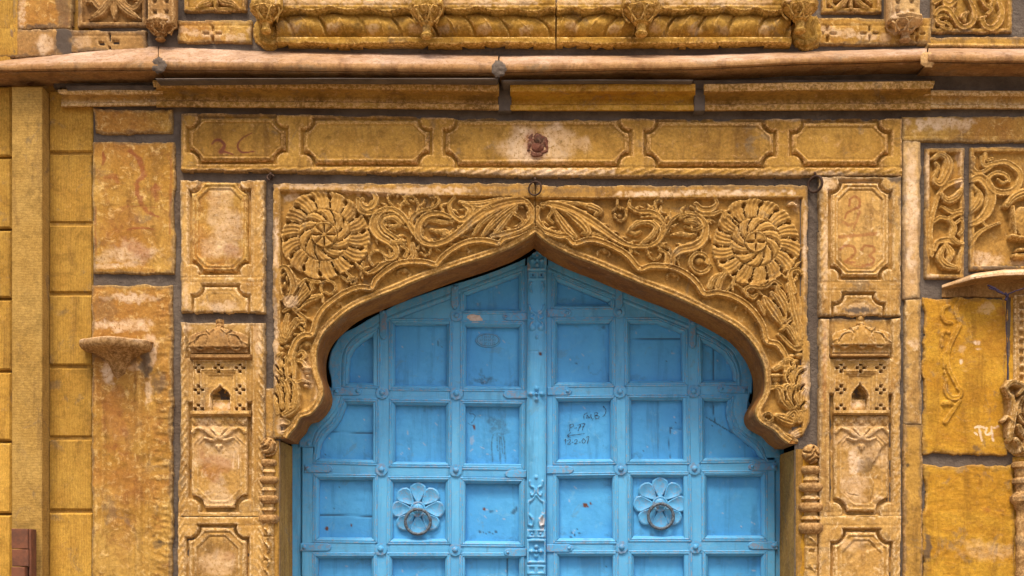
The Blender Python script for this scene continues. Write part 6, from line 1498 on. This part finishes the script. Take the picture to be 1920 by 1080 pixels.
# upright muntins
timber('muntin', [(699, 597), (734, 580), (732, GD), (698, GD)], YF+.0015, 'blue_v', leafL); timber('muntin', [(842, 556), (872, 545), (871, GD), (836, GD)], YF+.0015, 'blue_v', leafL)
timber('muntin', [(1149, 545), (1177, 556), (1184, GD), (1150, GD)], YF+.0015, 'blue_v', leafR); timber('muntin', [(1279, 592), (1314, 612), (1322, GD), (1288, GD)], YF+.0015, 'blue_v', leafR)
# stiles beside the meeting post and at the hanging sides
timber('stile', [(976, 502), (992, 495), (992, GD), (976, GD)], YF+.0008, 'blue_v', leafL); timber('stile', [(1023, 495), (1040, 502), (1042, GD), (1026, GD)], YF+.0008, 'blue_v', leafR)
timber('stile', [(566, 838), (588, 838), (584, GD), (564, GD)], YF-.001, 'blue_v', leafL, w=.2); timber('stile', [(1436, 862), (1453, 862), (1456, GD), (1440, GD)], YF-.001, 'blue_v', leafR, w=.2)
# curved rims following the arch: in lengths, as joined by the carpenter
def sub_curve(c, a, b, axis=0, n=4):
    cc = catmull(c, n); return [tuple(p) for p in cc if min(a, b) <= p[axis] <= max(a, b)]
RIMN = [0]
def rim(outer, inner, leaf_, Yf=YF-.002, mat='blue_h', name='curved_rim'):
    RIMN[0] += 1; Yf = Yf-.0007*(RIMN[0] % 4)
    # outer and inner resampled to the same count, lofted with a moulded section
    def rs(c, n):
        c = np.array(c, float); d = np.r_[0, np.cumsum(np.hypot(*np.diff(c, axis=0).T))]; t = np.linspace(0, d[-1], n)
        return np.stack([np.interp(t, d, c[:, 0]), np.interp(t, d, c[:, 1])], 1)
    n = 34; A = rs(outer, n); B = rs(inner, n); secs = []
    for a, b in zip(A, B):
        s_ = []
        L = np.hypot(*(b-a)); 
        for f, dy in ((0, .03), (0, .004), (.06, 0), (1-15/L, 0), (1-14/L, .0018), (1-13/L, 0), (1-9/L, -.0008), (1-7/L, .0022), (1-3/L, .0075), (1, .009), (1, .03)):
            q = a+(b-a)*f; s_.append(((q[0]-CX)*KD, Yf+dy, (CY-q[1])*KD+EYE))
        secs.append(s_)
    x0 = A[0][0]; flip = (A[-1]-A[0])[0] < 0
    o = loft(name, secs, M[mat], leaf_, True, True, True, flip=not flip)
    return wattr(o, .4)
cl = lambda c: [tuple(p) for p in catmull(c, 5)]
OLs, ILs, ORs, IRs = cl(OL), cl(IL), cl(OR_), cl(IR)
rim([p for p in OLs if 690 <= p[0] <= 990], [p for p in ILs if 700 <= p[0] <= 990], leafL)
rim([p for p in OLs if p[0] <= 708 and p[1] < 656], [p for p in ILs if p[0] < 718 and p[1] < 672], leafL)
rim([p for p in OLs if 652 < p[1] < 738 and p[0] < 700], [(655, 669), (654, 690), (653, 722)], leafL, mat='blue_v')
rim([(614, 722), (608, 750), (593, 768), (579, 781), (565, 802), (560, 823), (560, 838)], [(650, 750), (646, 765), (635, 782), (618, 799), (605, 812), (600, 826), (598, 838)], leafL, mat='blue_v')
rim([p for p in ORs if 1024 <= p[0] <= 1316], [p for p in IRs if 1026 <= p[0] <= 1298], leafR)
rim([p for p in ORs if p[0] > 1296 and p[1] < 682], [p for p in IRs if p[0] > 1278 and p[1] < 688], leafR)
rim([(1402, 662), (1410, 685), (1412, 705), (1410, 738)], [(1364, 669), (1372, 684), (1376, 700), (1377, 722)], leafR, mat='blue_v')
rim([(1410, 722), (1404, 750), (1401, 773), (1407, 785), (1428, 800), (1447, 817), (1462, 836), (1464, 858)], [(1368, 750), (1362, 765), (1364, 785), (1374, 808), (1391, 822), (1406, 829), (1418, 842), (1424, 858)], leafR, mat='blue_v')
# mitred mouldings round every opening and the sunk panels
MW = 11.0
def opening(poly, left, seed, drop=.030, holes=None, label=None, fn=None, crack=None, step=2.5):
    leaf_ = leafL if left else leafR
    n = len(poly); pts = np.array(poly, float)
    ar = 0.5*sum(pts[i][0]*pts[(i+1) % n][1]-pts[(i+1) % n][0]*pts[i][1] for i in range(n))
    if ar < 0: pts = pts[::-1]
    def inset(d):
        out = []
        for i in range(n):
            a, b, c = pts[i-1], pts[i], pts[(i+1) % n]
            e1 = (b-a)/np.linalg.norm(b-a); e2 = (c-b)/np.linalg.norm(c-b)
            n1 = np.array([-e1[1], e1[0]]); n2 = np.array([-e2[1], e2[0]]); m = n1+n2; m /= np.linalg.norm(m); out.append(b+m*d/(m@n1))
        return np.array(out)
    prof = [(-MW-.2, .004), (-MW, -.0005), (-MW+1.0, -.0022), (-MW+2.5, -.0022), (-MW+3.2, .0000), (-MW+4.2, -.0012), (-MW+5.6, -.0014), (-3.4, .0035), (-1.0, .0085), (0, .0115), (0.2, drop+.01)]
    rings = [inset(d) for d, _ in prof]
    runs = []
    # join consecutive nearly-straight edges into one length; corners sharper than 25 degrees are mitred
    sharp = []
    for i in range(n):
        a, b, c = pts[i-1], pts[i], pts[(i+1) % n]; e1 = (b-a)/np.linalg.norm(b-a); e2 = (c-b)/np.linalg.norm(c-b)
        sharp.append(e1@e2 < math.cos(math.radians(25)))
    st = [i for i in range(n) if sharp[i]]
    for q in range(len(st)):
        i = st[q]; j = st[(q+1) % len(st)]; idx = [i]; 
        while idx[-1] != j: idx.append((idx[-1]+1) % n)
        secs = []
        for kk, id_ in enumerate(idx):
            s_ = []
            for (d, dy), rg in zip(prof, rings):
                p = rg[id_].copy()
                if kk == 0: t = rg[idx[1]]-rg[id_]; p += t/np.linalg.norm(t)*.55
                if kk == len(idx)-1: t = rg[idx[-2]]-rg[id_]; p += t/np.linalg.norm(t)*.55
                s_.append(((p[0]-CX)*KD, YF+dy-.001+0*d, (CY-p[1])*KD+EYE))
            secs.append(s_)
        d_ = pts[idx[-1]]-pts[idx[0]]
        o = loft('moulding_strip', secs, M['blue_h' if abs(d_[0]) > abs(d_[1]) else 'blue_v'], leaf_, True, False, False, flip=False); wattr(o, .1); iv = np.arange(len(o.data.vertices)) % len(prof); o.data.attributes['wear'].data.foreach_set('value', np.where((iv == 2) | (iv == 3) | (iv == 6) | (iv == 9), .8, .05).astype(np.float32))
    x0, y0 = pts.min(0)-3; x1, y1 = pts.max(0)+3
    R = Relief(x0, y0, x1, y1, step, YD+drop, 0, seed); R.base = 0
    k2 = 1.0
    R.rough(.55, 50, None, 3); R.rough(.25, 7, seed+2, 3)
    rg = random.Random(seed)
    if crack:
        for c_ in crack: R.cut(c_, 1.7, 1.8, .6); R.paint(3, c_, 1.15, .8, rag=.15)
    if fn: fn(R)
    for _ in range(rg.randint(2, 4)):
        ex = rg.choice([x0+10, x1-10, rg.uniform(x0+10, x1-10)]); ey = rg.choice([y0+10, y1-8, y1-10]); R.blot(2, ex, ey, rg.uniform(7, 20), rg.uniform(4, 9), rg.uniform(.25, .5), rg.randint(0, 999), .9)
    for _ in range(rg.randint(1, 4)):
        qx, qy = rg.uniform(x0+14, x1-14), rg.uniform(y0+12, y1-12); qa = rg.uniform(0, PI); ql = rg.uniform(3, 9); R.paint(1, [(qx, qy), (qx+ql*math.cos(qa), qy+ql*math.sin(qa))], .9, .5, rag=.4)
    for _ in range(rg.randint(2, 5)):
        q = rg.uniform(.6, 1.6); R.blot(3 if rg.random() < .5 else 1, rg.uniform(x0+14, x1-10), rg.uniform(y0+10, y1-10), q, q*rg.uniform(.7, 1.6), .8, rg.randint(0, 99), .4)
    if n > 4 or 'x' in ('x' if abs((pts[1]-pts[0])[0])*abs((pts[1]-pts[0])[1]) > 60 else ''): R.sd = poly_sd(R.U, R.V, pts)-5.0
    elif n == 4 and (abs(pts[:, 1].min()-np.sort(pts[:, 1])[1]) > 8): R.sd = poly_sd(R.U, R.V, pts)-5.0
    o = R.build('panel', M['blue_p'], leaf_, wear=False, drop=-2, rnd=0)
    if label: o['label'] = label
    return o
def quad(x0, y0, x1, y1, dxl=0, dxr=0, dyt=0, dyb=0): return [(x0, y0), (x1, y0+dyt), (x1+dxr, y1+dyb), (x0+dxl, y1)]
def hsplit(y, x0, x1): return [[(x0, y), ((x0+x1)/2, y+1), (x1, y+2)]]
def stain(R):
    R.blot(2, 934, 795, 20, 20, .8, 4, .8); R.blot(2, 938, 812, 18, 12, .6, 5, .8)
    for x, y1, w in ((922, 866, 1.8), (932, 845, 1.6), (937, 868, 2.2), (946, 866, 2.0), (941, 850, 1.4)): R.paint(2, [(x+(934-x)*.3, 812), (x, 830), (x+.5, (830+y1)/2), (x+1.5, y1)], [w*.8, w, w, w*1.1], 1.0, rag=.3)
    R.blot(0, 889, 801, 3.4, 6, 1.2, 3, .5); R.paint(3, [(880, 775), (890, 778), (889, 786), (884, 793)], 1.0, .6, rag=.1); R.blot(1, 885, 826, 5, 10, .35, 8)
    R.paint(3, [(877, 793), (881, 796), (886, 797)], .8, .5, rag=.1)
def stain2(R): R.blot(2, 908, 713, 18, 7, 1.0, 5, .9); R.blot(2, 902, 700, 4, 9, .7, 6); R.blot(3, 905, 718, 5, 2, .6, 7)
def worn_top(R): R.blot(1, 935, 617, 18, 6, .15, 3)
def spots_l(R):
    for x, y, r in ((613, 991, 4.0), (659, 985, 2.5)): R.blot(0, x, y, r, r*.8, 1.4, int(x), .3)
def spots_c(R):
    R.blot(0, 908, 955, 3, 3, 1.4, 3, .3); R.blot(3, 921, 959, 5, 3, .6, 4); R.blot(3, 964, 960, 5, 5, .6, 5, .9); R.blot(3, 968, 953, 3, 5, .7, 6, .9)
    for k in range(6): R.blot(3, 900+k*6, 997+(k*7) % 5, 2.2, 1.8, .8, k, .7)
def spots_r(R):
    R.blot(0, 1098, 948, 6, 5, 1.4, 3, .7); R.blot(0, 1107, 944, 3, 2, 1.3, 5, .6)
    for x, y in ((1072, 999), (1078, 1003), (1086, 1000), (1071, 1007), (1082, 992)): R.blot(3, x, y, 2, 1.8, .9, int(x), .5)
# row 1
opening(quad(740, 608, 838, 722, 0, -1, 0, 1), True, 301, fn=lambda R: (R.paint(3, [(826, 634), (821, 640), (822, 648), (829, 650)], .9, .6, rag=.1), R.blot(2, 826, 640, 8, 8, .3, 3)))
opening(quad(874, 612, 973, 723, 0, 0, 1, 1), True, 302, fn=stain2)
opening([(703, 627), (703, 718), (654, 716), (655, 690), (657, 668), (665, 653), (680, 640)], True, 303)
opening([(874, 553), (973, 517), (973, 579), (874, 578)], True, 304)
# row 2
opening([(650, 757), (700, 758), (700, 862), (598, 859), (602, 832), (612, 815), (630, 800), (641, 782)], True, 305, crack=hsplit(810, 612, 700))
opening(quad(741, 759, 836, 865, -1, 0, 1, 1), True, 306); opening(quad(873, 761, 974, 870, 0, -1, 1, 1), True, 307, fn=stain, step=1.5, label='panel with a run of dark drips')
# row 3
opening(quad(598, 899, 698, 1007, -1, -1, 1, 1), True, 308, crack=hsplit(966, 598, 700), fn=spots_l)
opening(quad(737, 904, 835, 1010, -1, 0, 0, 0), True, 309, drop=.020); opening(quad(873, 906, 973, 1014, -1, 0, 1, 1), True, 310, fn=spots_c, label='panel speckled with small paint chips')
# right leaf
opening([(1045, 527), (1141, 566), (1141, 570), (1044, 570)][::1], False, 311)
opening(quad(1045, 606, 1143, 716, 0, 0, -1, -1), False, 312, fn=lambda R: (R.blot(3, 1131, 614, 4, 4, .6, 2), R.blot(2, 1120, 617, 12, 6, .4, 3), R.paint(2, [(1112, 680), (1104, 688), (1106, 698), (1118, 702), (1126, 694)], 1.2, .6, rag=.1)))
opening([(1181, 606), (1232, 606), (1278, 624), (1279, 713), (1182, 714)], False, 313, crack=[[(1181, 634), (1230, 635), (1279, 636)]])
opening([(1318, 642), (1336, 650), (1356, 664), (1370, 684), (1375, 700), (1375, 712), (1319, 713)], False, 314, crack=[[(1337, 650), (1337, 713)]])
opening(quad(1047, 752, 1145, 861, 0, 1, -1, -1), False, 315, label='panel with black handwritten letters, numbers and an arrow'); opening(quad(1184, 750, 1282, 860, 0, 2, 0, 0), False, 316, crack=[[(1233, 750), (1233, 858)], [(1256, 858), (1255, 830), (1257, 804), (1262, 804), (1282, 804)]])
opening([(1321, 751), (1364, 752), (1362, 778), (1371, 806), (1392, 824), (1414, 840), (1424, 857), (1322, 858)], False, 317, crack=[[(1336, 751), (1340, 790)], [(1324, 782), (1345, 795), (1374, 812)]])
opening(quad(1048, 897, 1148, 1009, 0, 1, -1, 0), False, 318, fn=spots_r); opening(quad(1187, 895, 1285, 1005, 1, 2, 0, 0), False, 319, drop=.020); opening(quad(1326, 893, 1428, 1004, 0, 1, 0, 0), False, 320)
for i in range(3, 7):
    for (a, b) in ((596, 696), (735, 834), (872, 973)): opening(quad(a, rowsL[i-1]+16+(i < 4), b, rowsL[i]-18), True, 330+i*3+a, step=5 if i > 3 else 2.5, crack=[[(951, 1045), (950, 1110), (952, 1170)]] if (i == 3 and a == 872) else None)
    for (a, b) in ((1049, 1149), (1189, 1287), (1328, 1428)): opening(quad(a, rowsR[i-1]+17, b, rowsR[i]-18), False, 360+i*3+a, step=5 if i > 3 else 2.5)
# backing so that no gap shows light
o = wattr(prism('back_board', [(566, 840), (618, 735), (618, 700), (640, 634), (700, 600), (850, 545), (1003, 488), (1003, GD), (566, GD)], YD+.046, YD+.06, M['blue_p'], leafL, Yn=YD)); 
o = wattr(prism('back_board', [(1450, 850), (1404, 740), (1404, 700), (1378, 642), (1300, 597), (1150, 541), (1004, 488), (1004, GD), (1450, GD)], YD+.046, YD+.06, M['blue_p'], leafR, Yn=YD))
# ---- flower bosses with domed rivets
def boss_mesh(r=11.5, seed=0):
    V = []; F = []; n = 32
    k = KD
    rings = [(1.0, .0), (1.0, -.0026), (.80, -.0034), (.62, -.0026), (.50, -.0030), (.40, -.0075), (.28, -.0105), (.12, -.0120)]
    for rr, y in rings:
        for i in range(n):
            a = 2*PI*i/n; m = (1+.07*abs(math.cos(4*a))-.02) if rr > .7 else 1
            V.append((rr*r*m*math.cos(a)*k, y, rr*r*m*math.sin(a)*k))
    for j in range(len(rings)-1):
        for i in range(n):
            F.append((j*n+i, (j+1)*n+i, (j+1)*n+(i+1) % n, j*n+(i+1) % n))
    F.append(tuple(range((len(rings)-1)*n, len(rings)*n))[::-1])
    me = bpy.data.meshes.new('boss'); me.from_pydata(V, [], F); me.update(); me.materials.append(M['blue_m'])
    me.polygons.foreach_set("use_smooth", [True]*len(me.polygons)); me.set_sharp_from_angle(angle=math.radians(40))
    nn = len(V); mk = me.color_attributes.new('mask', 'FLOAT_COLOR', 'POINT'); mk.data.foreach_set('color', np.zeros(nn*4, np.float32)); a = me.attributes.new('wear', 'FLOAT', 'POINT'); a.data.foreach_set('value', np.full(nn, .6, np.float32)); return me
BM = boss_mesh()
def boss(px, py, leaf_, rot=0, s=1.0):
    o = bpy.data.objects.new('boss', BM); C.objects.link(o); o.parent = leaf_; o.location = P(px, py, YD)+Vector((0, -.0024, 0))-WL[leaf_]; o.rotation_euler = (0, rot, 0); o.scale = (s, 1, s); return o
for i, y in enumerate(rowsL[:7]):
    for j, x in enumerate((717, 856)): boss(x-(i*1.5 if j == 0 else i*1.2), yof(y, x, True), leafL, i*.3+j*.2)
for i, y in enumerate(rowsR[:7]):
    for j, x in enumerate((1162, 1300)): boss(x+i*1.8, yof(y, x, False), leafR, i*.5+j*.1)
boss(856, 592, leafL, .2, .95); boss(1161, 585, leafR, .1, .95)
# ---- iron straps with pointed ends and rivets
def strap(poly, leaf_, rivets=(), Yf=YD-.006):
    o = wattr(prism('iron_strap', poly, Yf, YD+.002, M['blue_m'], leaf_, 1.3, Yn=YD), .7)
    for (x, y, r) in rivets:
        k = KD; secs = []
        V = [];
        for rr, dy in ((1, 0), (.95, -.002), (.6, -.005), (.2, -.006)):
            V.append([P(x, y, YD)+Vector((rr*r*k*math.cos(a), Yf-YD+dy, rr*r*k*math.sin(a))) for a in [2*PI*i/14 for i in range(14)]])
        q = loft('rivet', V, M['blue_m'], o, True, True, True, flip=True); wattr(q, .8)
def hstrap(x0, x1, y, leaf_, hw=7.5, tip='r', riv=(), tilt=0):
    if tip == 'r': poly = [(x0, y-hw), (x1-8, y-hw+tilt), (x1-2, y-hw*.6+tilt), (x1, y+tilt), (x1-2, y+hw*.6+tilt), (x1-8, y+hw+tilt), (x0, y+hw)]
    else: poly = [(x0, y), (x0+2, y-hw*.6), (x0+8, y-hw), (x1, y-hw+tilt), (x1, y+hw+tilt), (x0+8, y+hw), (x0+2, y+hw*.6)]
    strap(poly, leaf_, riv)
hstrap(625, 679, 734, leafL, 7.5, 'r', ((631, 733.5, 4.2), (671, 733, 4.2))); hstrap(571, 624, 879, leafL, 7.5, 'r', ((577, 879, 4.6),)); hstrap(563, 622, 1026, leafL, 7.5, 'r', ((571, 1026, 4.6),))
hstrap(942, 990, 598-4, leafL, 7.5, 'l', ((949, 594, 3),)); hstrap(943, 990, 740, leafL, 7.5, 'l'); hstrap(946, 988, 889, leafL, 7, 'l'); hstrap(944, 988, 1036, leafL, 7.5, 'l', ((952, 1036, 3),))
hstrap(1025, 1072, 587, leafR, 7.5, 'r', ((1063, 587, 3.4),)); hstrap(1026, 1073, 734, leafR, 7.5, 'r', ((1064, 734, 3.6),)); hstrap(1024, 1076, 881, leafR, 7.5, 'r'); hstrap(1024, 1075, 1028, leafR, 7.5, 'r', ((1067, 1028, 3.6),))
hstrap(1344, 1402, 729, leafR, 7.5, 'l', ((1352, 729, 4), (1395, 732, 4.8)), 2.5); hstrap(1402, 1457, 875, leafR, 7.5, 'l', ((1410, 875, 3.4), (1451, 875, 4.6))); hstrap(1402, 1458, 1023, leafR, 7.5, 'l', ((1451, 1023, 4.6),))
def vstrap(x, y0, y1, leaf_, hw=7, riv=()): strap([(x-hw, y0), (x+hw, y0+1), (x+hw, y1-8), (x+hw*.6, y1-2), (x, y1), (x-hw*.6, y1-2), (x-hw, y1-8)], leaf_, riv, YD-.009)
vstrap(719, 582, 637, leafL, 7, ((719, 586, 3.6),)); vstrap(853, 535, 580, leafL, 7, ((853, 540, 4),)); vstrap(1298, 597, 654, leafR, 7, ((1299, 606, 4.4),)); vstrap(1161, 537, 581, leafR, 7, ((1161, 542, 4),))
# loose nail heads
for (x, y, lf) in ((579, 832, leafL), (1407, 812, leafR), (1437, 822, leafR)):
    V = [[P(x, y, YD)+Vector((rr*KD*4*math.cos(a), -.002+dy, rr*KD*4*math.sin(a))) for a in [2*PI*i/12 for i in range(12)]] for rr, dy in ((1, .004), (.95, -.002), (.5, -.005))]
    wattr(loft('nail_head', V, M['blue_m'], lf, True, True, True, flip=True), .8)
# ---- carved meeting post
R = Relief(988, 470, 1027, GD, 1.3, YD, 9, 401); U, V = R.U, R.V
cxm = np.interp(V, [470, 1080, GD], [1007, 1005, 1004])
u = (U-cxm)/18.5
R.base = 9.0
fac = 9+6*np.sqrt(np.clip(1-(u*.98)**2, 0, 1)); R.H = fac.astype(np.float32)
R.H -= .9*np.exp(-((np.abs(U-cxm)-1.6)/1.0)**2)*((V > 628) & (V < 900)); R.H -= 1.0*np.exp(-((V-661)/1.0)**2)
R.H -= 1.0*np.exp(-((np.abs(U-cxm)-15.5)/1.0)**2)
def at_top(y0, y1, hgt): 
    m = (V > y0) & (V < y1) & (np.abs(U-cxm) < 17.5); R.H[m] = hgt
def flower(cx, cy, r, h):
    b = R.base; R.base = 0
    for a in (0, PI/2, PI, 3*PI/2): R.lump(cx+r*.62*math.cos(a), cy+r*.62*math.sin(a), r*.46, r*.40, h, 'r', a)
    R.lump(cx, cy, 3.6, 3.6, h+6); R.base = b
def block_(y0, y1, fy):
    at_top(y0, y1, 17); m = box_sd(U, V, float(cxm.mean())-14, y0+4, float(cxm.mean())+14, y1-4); R.H = np.where(m < 0, 11.0, R.H).astype(np.float32); R.base = 11; flower(float(np.interp(fy, [470, 1080], [1007, 1005])), fy, 14, 18); R.base = 9
block_(476, 510, 491)
at_top(513, 528, 16)
for x in (999, 1015): R.hole_at(x, 519, 5, 4.5, 3); R.hole_at(x, 518, 1.6, 1.6, 5); R.blot(3, x, 518, 1.6, 1.6, .9, 2, .1)
for s_ in (-1, 1):
    c = 1006; R.base = 12
    R.stroke([(c+s_*10, 533), (c+s_*12, 542), (c+s_*9, 552)], [2, 3.4, 1], 6, 'l')
    R.stroke([(c+s_*14, 575), (c+s_*10, 587), (c+s_*3, 592), (c+s_*5, 600), (c+s_*11, 598), (c+s_*10, 593)], [2, 2.6, 2.6, 2.6, 2.4, 2], 6.5, 'r'); R.lump(c+s_*7.5, 617, 7, 7, 7); R.stroke([(c+s_*3, 602), (c+s_*9, 608), (c+s_*12, 614)], 2.4, 6, 'r')
    c = 1005; R.stroke([(c+s_*12, 903), (c+s_*10, 912), (c+s_*4, 915), (c+s_*3, 924), (c+s_*8, 930), (c+s_*10, 925)], [2, 2.4, 2.6, 2.6, 2.4, 2], 6.5, 'r'); R.stroke([(c, 928), (c+s_*8, 938), (c+s_*15, 946), (c+s_*14, 985)], [2, 3, 3, 2], 5.5, 'r')
    R.stroke([(c+s_*13, 965), (c+s_*6, 975), (c+s_*8, 986), (c+s_*12, 984)], [2, 3, 3, 2], 6.5, 'r')
R.base = 12; R.lump(1006, 634, 3, 5, 6); R.lump(1005, 732, 4, 8, 5)
R.base = 0; flower(1005.5, 741, 16, 20); R.base = 12
R.lump(1005, 896, 4, 5, 6)
at_top(993, 1008, 16)
for x in (997, 1013): R.hole_at(x, 1001, 5, 4.5, 2.5); R.lump(x, 1001, 2.4, 2.4, 5)
block_(1012, 1056, 1034)
at_top(1060, 1076, 16)
for x in (997, 1013): R.hole_at(x, 1068, 5, 4.5, 2.5); R.lump(x, 1068, 2.4, 2.4, 5)
block_(1520, 1564, 1542)
R.hole_at(1013, 666, 3.2, 3.2, 3); R.blot(0, 1013, 666, 3.2, 3.2, 1.2, 3, .2); R.lump(997, 666, 3, 3, 4)
R.blot(1, 1016, 978, 6, 16, 1.0, 5, .7); R.blot(0, 1018, 985, 3, 5, .6, 6); R.blot(1, 991, 502, 3, 8, .8, 7); R.blot(1, 1012, 588, 5, 5, .4, 8)
R.rough(.4, 12, None, 4); 
topd = np.abs(U-cxm)*.75+472
R.sd = np.maximum(np.abs(U-cxm)-18.2, topd-V)
o = R.build('carved_meeting_post', M['blue_v'], leafL, drop=-4)
# ---- knockers
def knocker(px, py, leaf_, label, seed):
    k = KD; base = P(px, py, YD+.020)
    e = bpy.data.objects.new('ring_knocker', None); C.objects.link(e); e.parent = leaf_; e.location = base-WL[leaf_]; WL[e] = base; e['label'] = label; e.empty_display_size = .03
    for i in range(8):
        a = PI/2+i*PI/4; V = []; F = []
        L, w = 50*k, 16.4*k*(1 if i != 4 else .95)
        out = [(.18, 0), (.34, .36), (.52, .66), (.72, .96), (.88, .86), (.98, .46), (1.02, 0)]
        rim_ = [(t, s) for t, s in out]+[(t, -s) for t, s in out[-2:0:-1]]
        yb = -.0002*i
        n = len(rim_)
        for lvl, (sc, y) in enumerate(((1.0, -.004), (1.0, -.0105), (.86, -.0135), (.55, -.0095), (.0, -.0085))):
            for (t, s_) in rim_:
                tt = .62+(t-.62)*sc; V.append((L*tt*math.cos(a)-w*s_*sc*math.sin(a), y+yb, L*tt*math.sin(a)+w*s_*sc*math.cos(a)))
        for l in range(4):
            for j in range(n): F.append((l*n+j, l*n+(j+1) % n, (l+1)*n+(j+1) % n, (l+1)*n+j))
        me = bpy.data.meshes.new('petal'); me.from_pydata(V, [], F); me.update(); me.materials.append(M['blue_m'])
        me.polygons.foreach_set("use_smooth", [True]*len(F)); me.set_sharp_from_angle(angle=math.radians(45))
        o = bpy.data.objects.new('petal', me); C.objects.link(o); o.parent = e; wattr(o, .45)
    V = [[(rr*k*math.cos(a), y, rr*k*math.sin(a)) for a in [2*PI*i/24 for i in range(24)]] for rr, y in ((15, -.010), (15, -.014), (12.5, -.0155), (10.5, -.0135), (9, -.0165), (4, -.019))]
    o = loft('hub_plate', [[Vector(p)+base for p in r_] for r_ in V], M['blue_m'], e, True, True, True, flip=True); wattr(o, .8)
    o = tube('staple', [base+Vector(p) for p in ((0, -.010, .006), (0, -.022, .010), (0, -.031, .004), (0, -.031, -.008), (0, -.022, -.014), (0, -.012, -.010))], .0042, M['blue_m'], e, 8); wattr(o, .8)
    R_ = 23.5*k; c = base+Vector((.001, -.031, -R_-.0)); rng = random.Random(seed)
    pts = [c+Vector((R_*math.cos(a), .006*(1-math.sin(a))*.6, R_*math.sin(a)*.99)) for a in np.linspace(0, 2*PI, 41)[:-1]]
    o = tube('ring', pts, [.0062*rng.uniform(.92, 1.08) for _ in pts], M['ringiron'], e, 10, True)
knocker(784, 955, leafL, 'worn iron ring on a carved eight-petal flower', 1); knocker(1237, 945, leafR, 'iron ring on a carved eight-petal flower', 2)
# ---- handwriting on the panel (ink lines lying on the paint)
def ink(name, strokes, leaf_, Y, w=.00105, label=None, mat='ink'):
    V = []; F = []
    for st in strokes:
        c = catmull(st, 5) if len(st) > 2 else np.array([np.array(st[0])+(np.array(st[1])-np.array(st[0]))*t for t in np.linspace(0, 1, 5)])
        ps = [P(q[0], q[1], Y) for q in c]; b = len(V)
        for i, p in enumerate(ps):
            t = (ps[min(i+1, len(ps)-1)]-ps[max(i-1, 0)]); t.normalize(); nn = Vector((-t.z, 0, t.x))*w*(.75+.35*math.sin(i*1.7+st[0][0]))
            V += [p+nn, p-nn]
        for i in range(len(ps)-1): F.append((b+2*i, b+2*i+1, b+2*i+3, b+2*i+2))
    o = mesh_obj(name, V, F, M[mat], leaf_)
    if label: o['label'] = label
    return o
Yw = YD+.030-.0024
ink('ink_writing', [
    # (M,B)
    [(1101, 774), (1095, 778), (1095, 786)], [(1100, 785), (1101, 778), (1105, 784), (1108, 777), (1109, 785)], [(1112, 784), (1111, 788)],
    [(1115, 774), (1116, 784)], [(1115, 774), (1121, 774), (1119, 778), (1116, 779), (1123, 780), (1122, 784), (1116, 785)], [(1131, 762), (1136, 768), (1135, 776), (1130, 781)], [(1132, 761), (1133, 765)],
    # P-77
    [(1069, 796), (1068, 808)], [(1067, 797), (1074, 795), (1075, 799), (1069, 802)], [(1077, 803), (1082, 802)], [(1083, 797), (1089, 796), (1086, 802), (1084, 808)], [(1085, 801), (1090, 800)], [(1090, 795), (1097, 794), (1093, 801), (1092, 807)], [(1092, 800), (1096, 800)],
    # arrow
    [(1096, 813), (1080, 815), (1064, 817)], [(1070, 811), (1064, 817), (1070, 820)],
    # 12-2-07
    [(1061, 823), (1060, 833)], [(1058, 826), (1061, 823)], [(1064, 826), (1069, 824), (1069, 828), (1064, 833), (1071, 832)], [(1072, 830), (1075, 829)], [(1077, 826), (1081, 824), (1082, 828), (1077, 832), (1083, 832)], [(1085, 829), (1089, 829)],
    [(1094, 822), (1091, 827), (1094, 831), (1098, 827), (1094, 822)], [(1099, 820), (1104, 819), (1101, 832)]], leafR, Yw, .0012, 'handwritten (M,B), P-77, a left arrow and 12-2-07')
# small oval metal plate with raised worn lettering
pe = [(915+24*math.cos(a), 638+14*math.sin(a)) for a in [2*PI*i/36 for i in range(36)]]
pl = wattr(prism('oval_plate', pe, YD+.025, YD+.032, M['blue_m'], leafL, 1.2, Yn=YD+.03), .3); pl['label'] = 'small embossed oval plate painted over blue'
V = []; F = []
def letter_strip(pts, w=.0007, Y=YD+.0244):
    ps = [P(x, y, YD+.03) for x, y in pts]
    for p in ps: p.y = Y
    b = len(V)
    for i, p in enumerate(ps):
        t = ps[min(i+1, len(ps)-1)]-ps[max(i-1, 0)]; t.normalize(); nn = Vector((-t.z, 0, t.x))*w; V.extend([p+nn, p-nn])
    for i in range(len(ps)-1): F.append((b+2*i, b+2*i+1, b+2*i+3, b+2*i+2))
letter_strip([(915+20.5*math.cos(a), 638+11*math.sin(a)) for a in np.linspace(0, 2*PI, 30)])
for r_, (y, n, x0) in enumerate(((632, 6, 904), (638, 8, 900), (645, 7, 903))):
    for j in range(n):
        x = x0+j*3.9; g_ = (j*5+r_*3) % 4
        letter_strip({0: [(x, y+2), (x, y-2), (x+2.4, y-2)], 1: [(x, y-2), (x+2.2, y), (x, y+2)], 2: [(x+1, y-2), (x+1, y+2)], 3: [(x+2.2, y-2), (x, y-1), (x+2.2, y+1), (x, y+2)]}[g_], .0005)
mesh_obj('raised_lettering', V, F, M['blue_p'], pl)
# whitewash flake on the short top rail
R = Relief(872, 583, 910, 612, 1.2, YD, 1.2, 9); R.sd = np.hypot((R.U-891)/14, (R.V-597)/8)*10-10+4.5*vnoise(R.U, R.V, 8, 9, 3)
R.rough(.2, 4); R.build('paint_flake', M['white'], leafL, drop=-.5, wear=False)
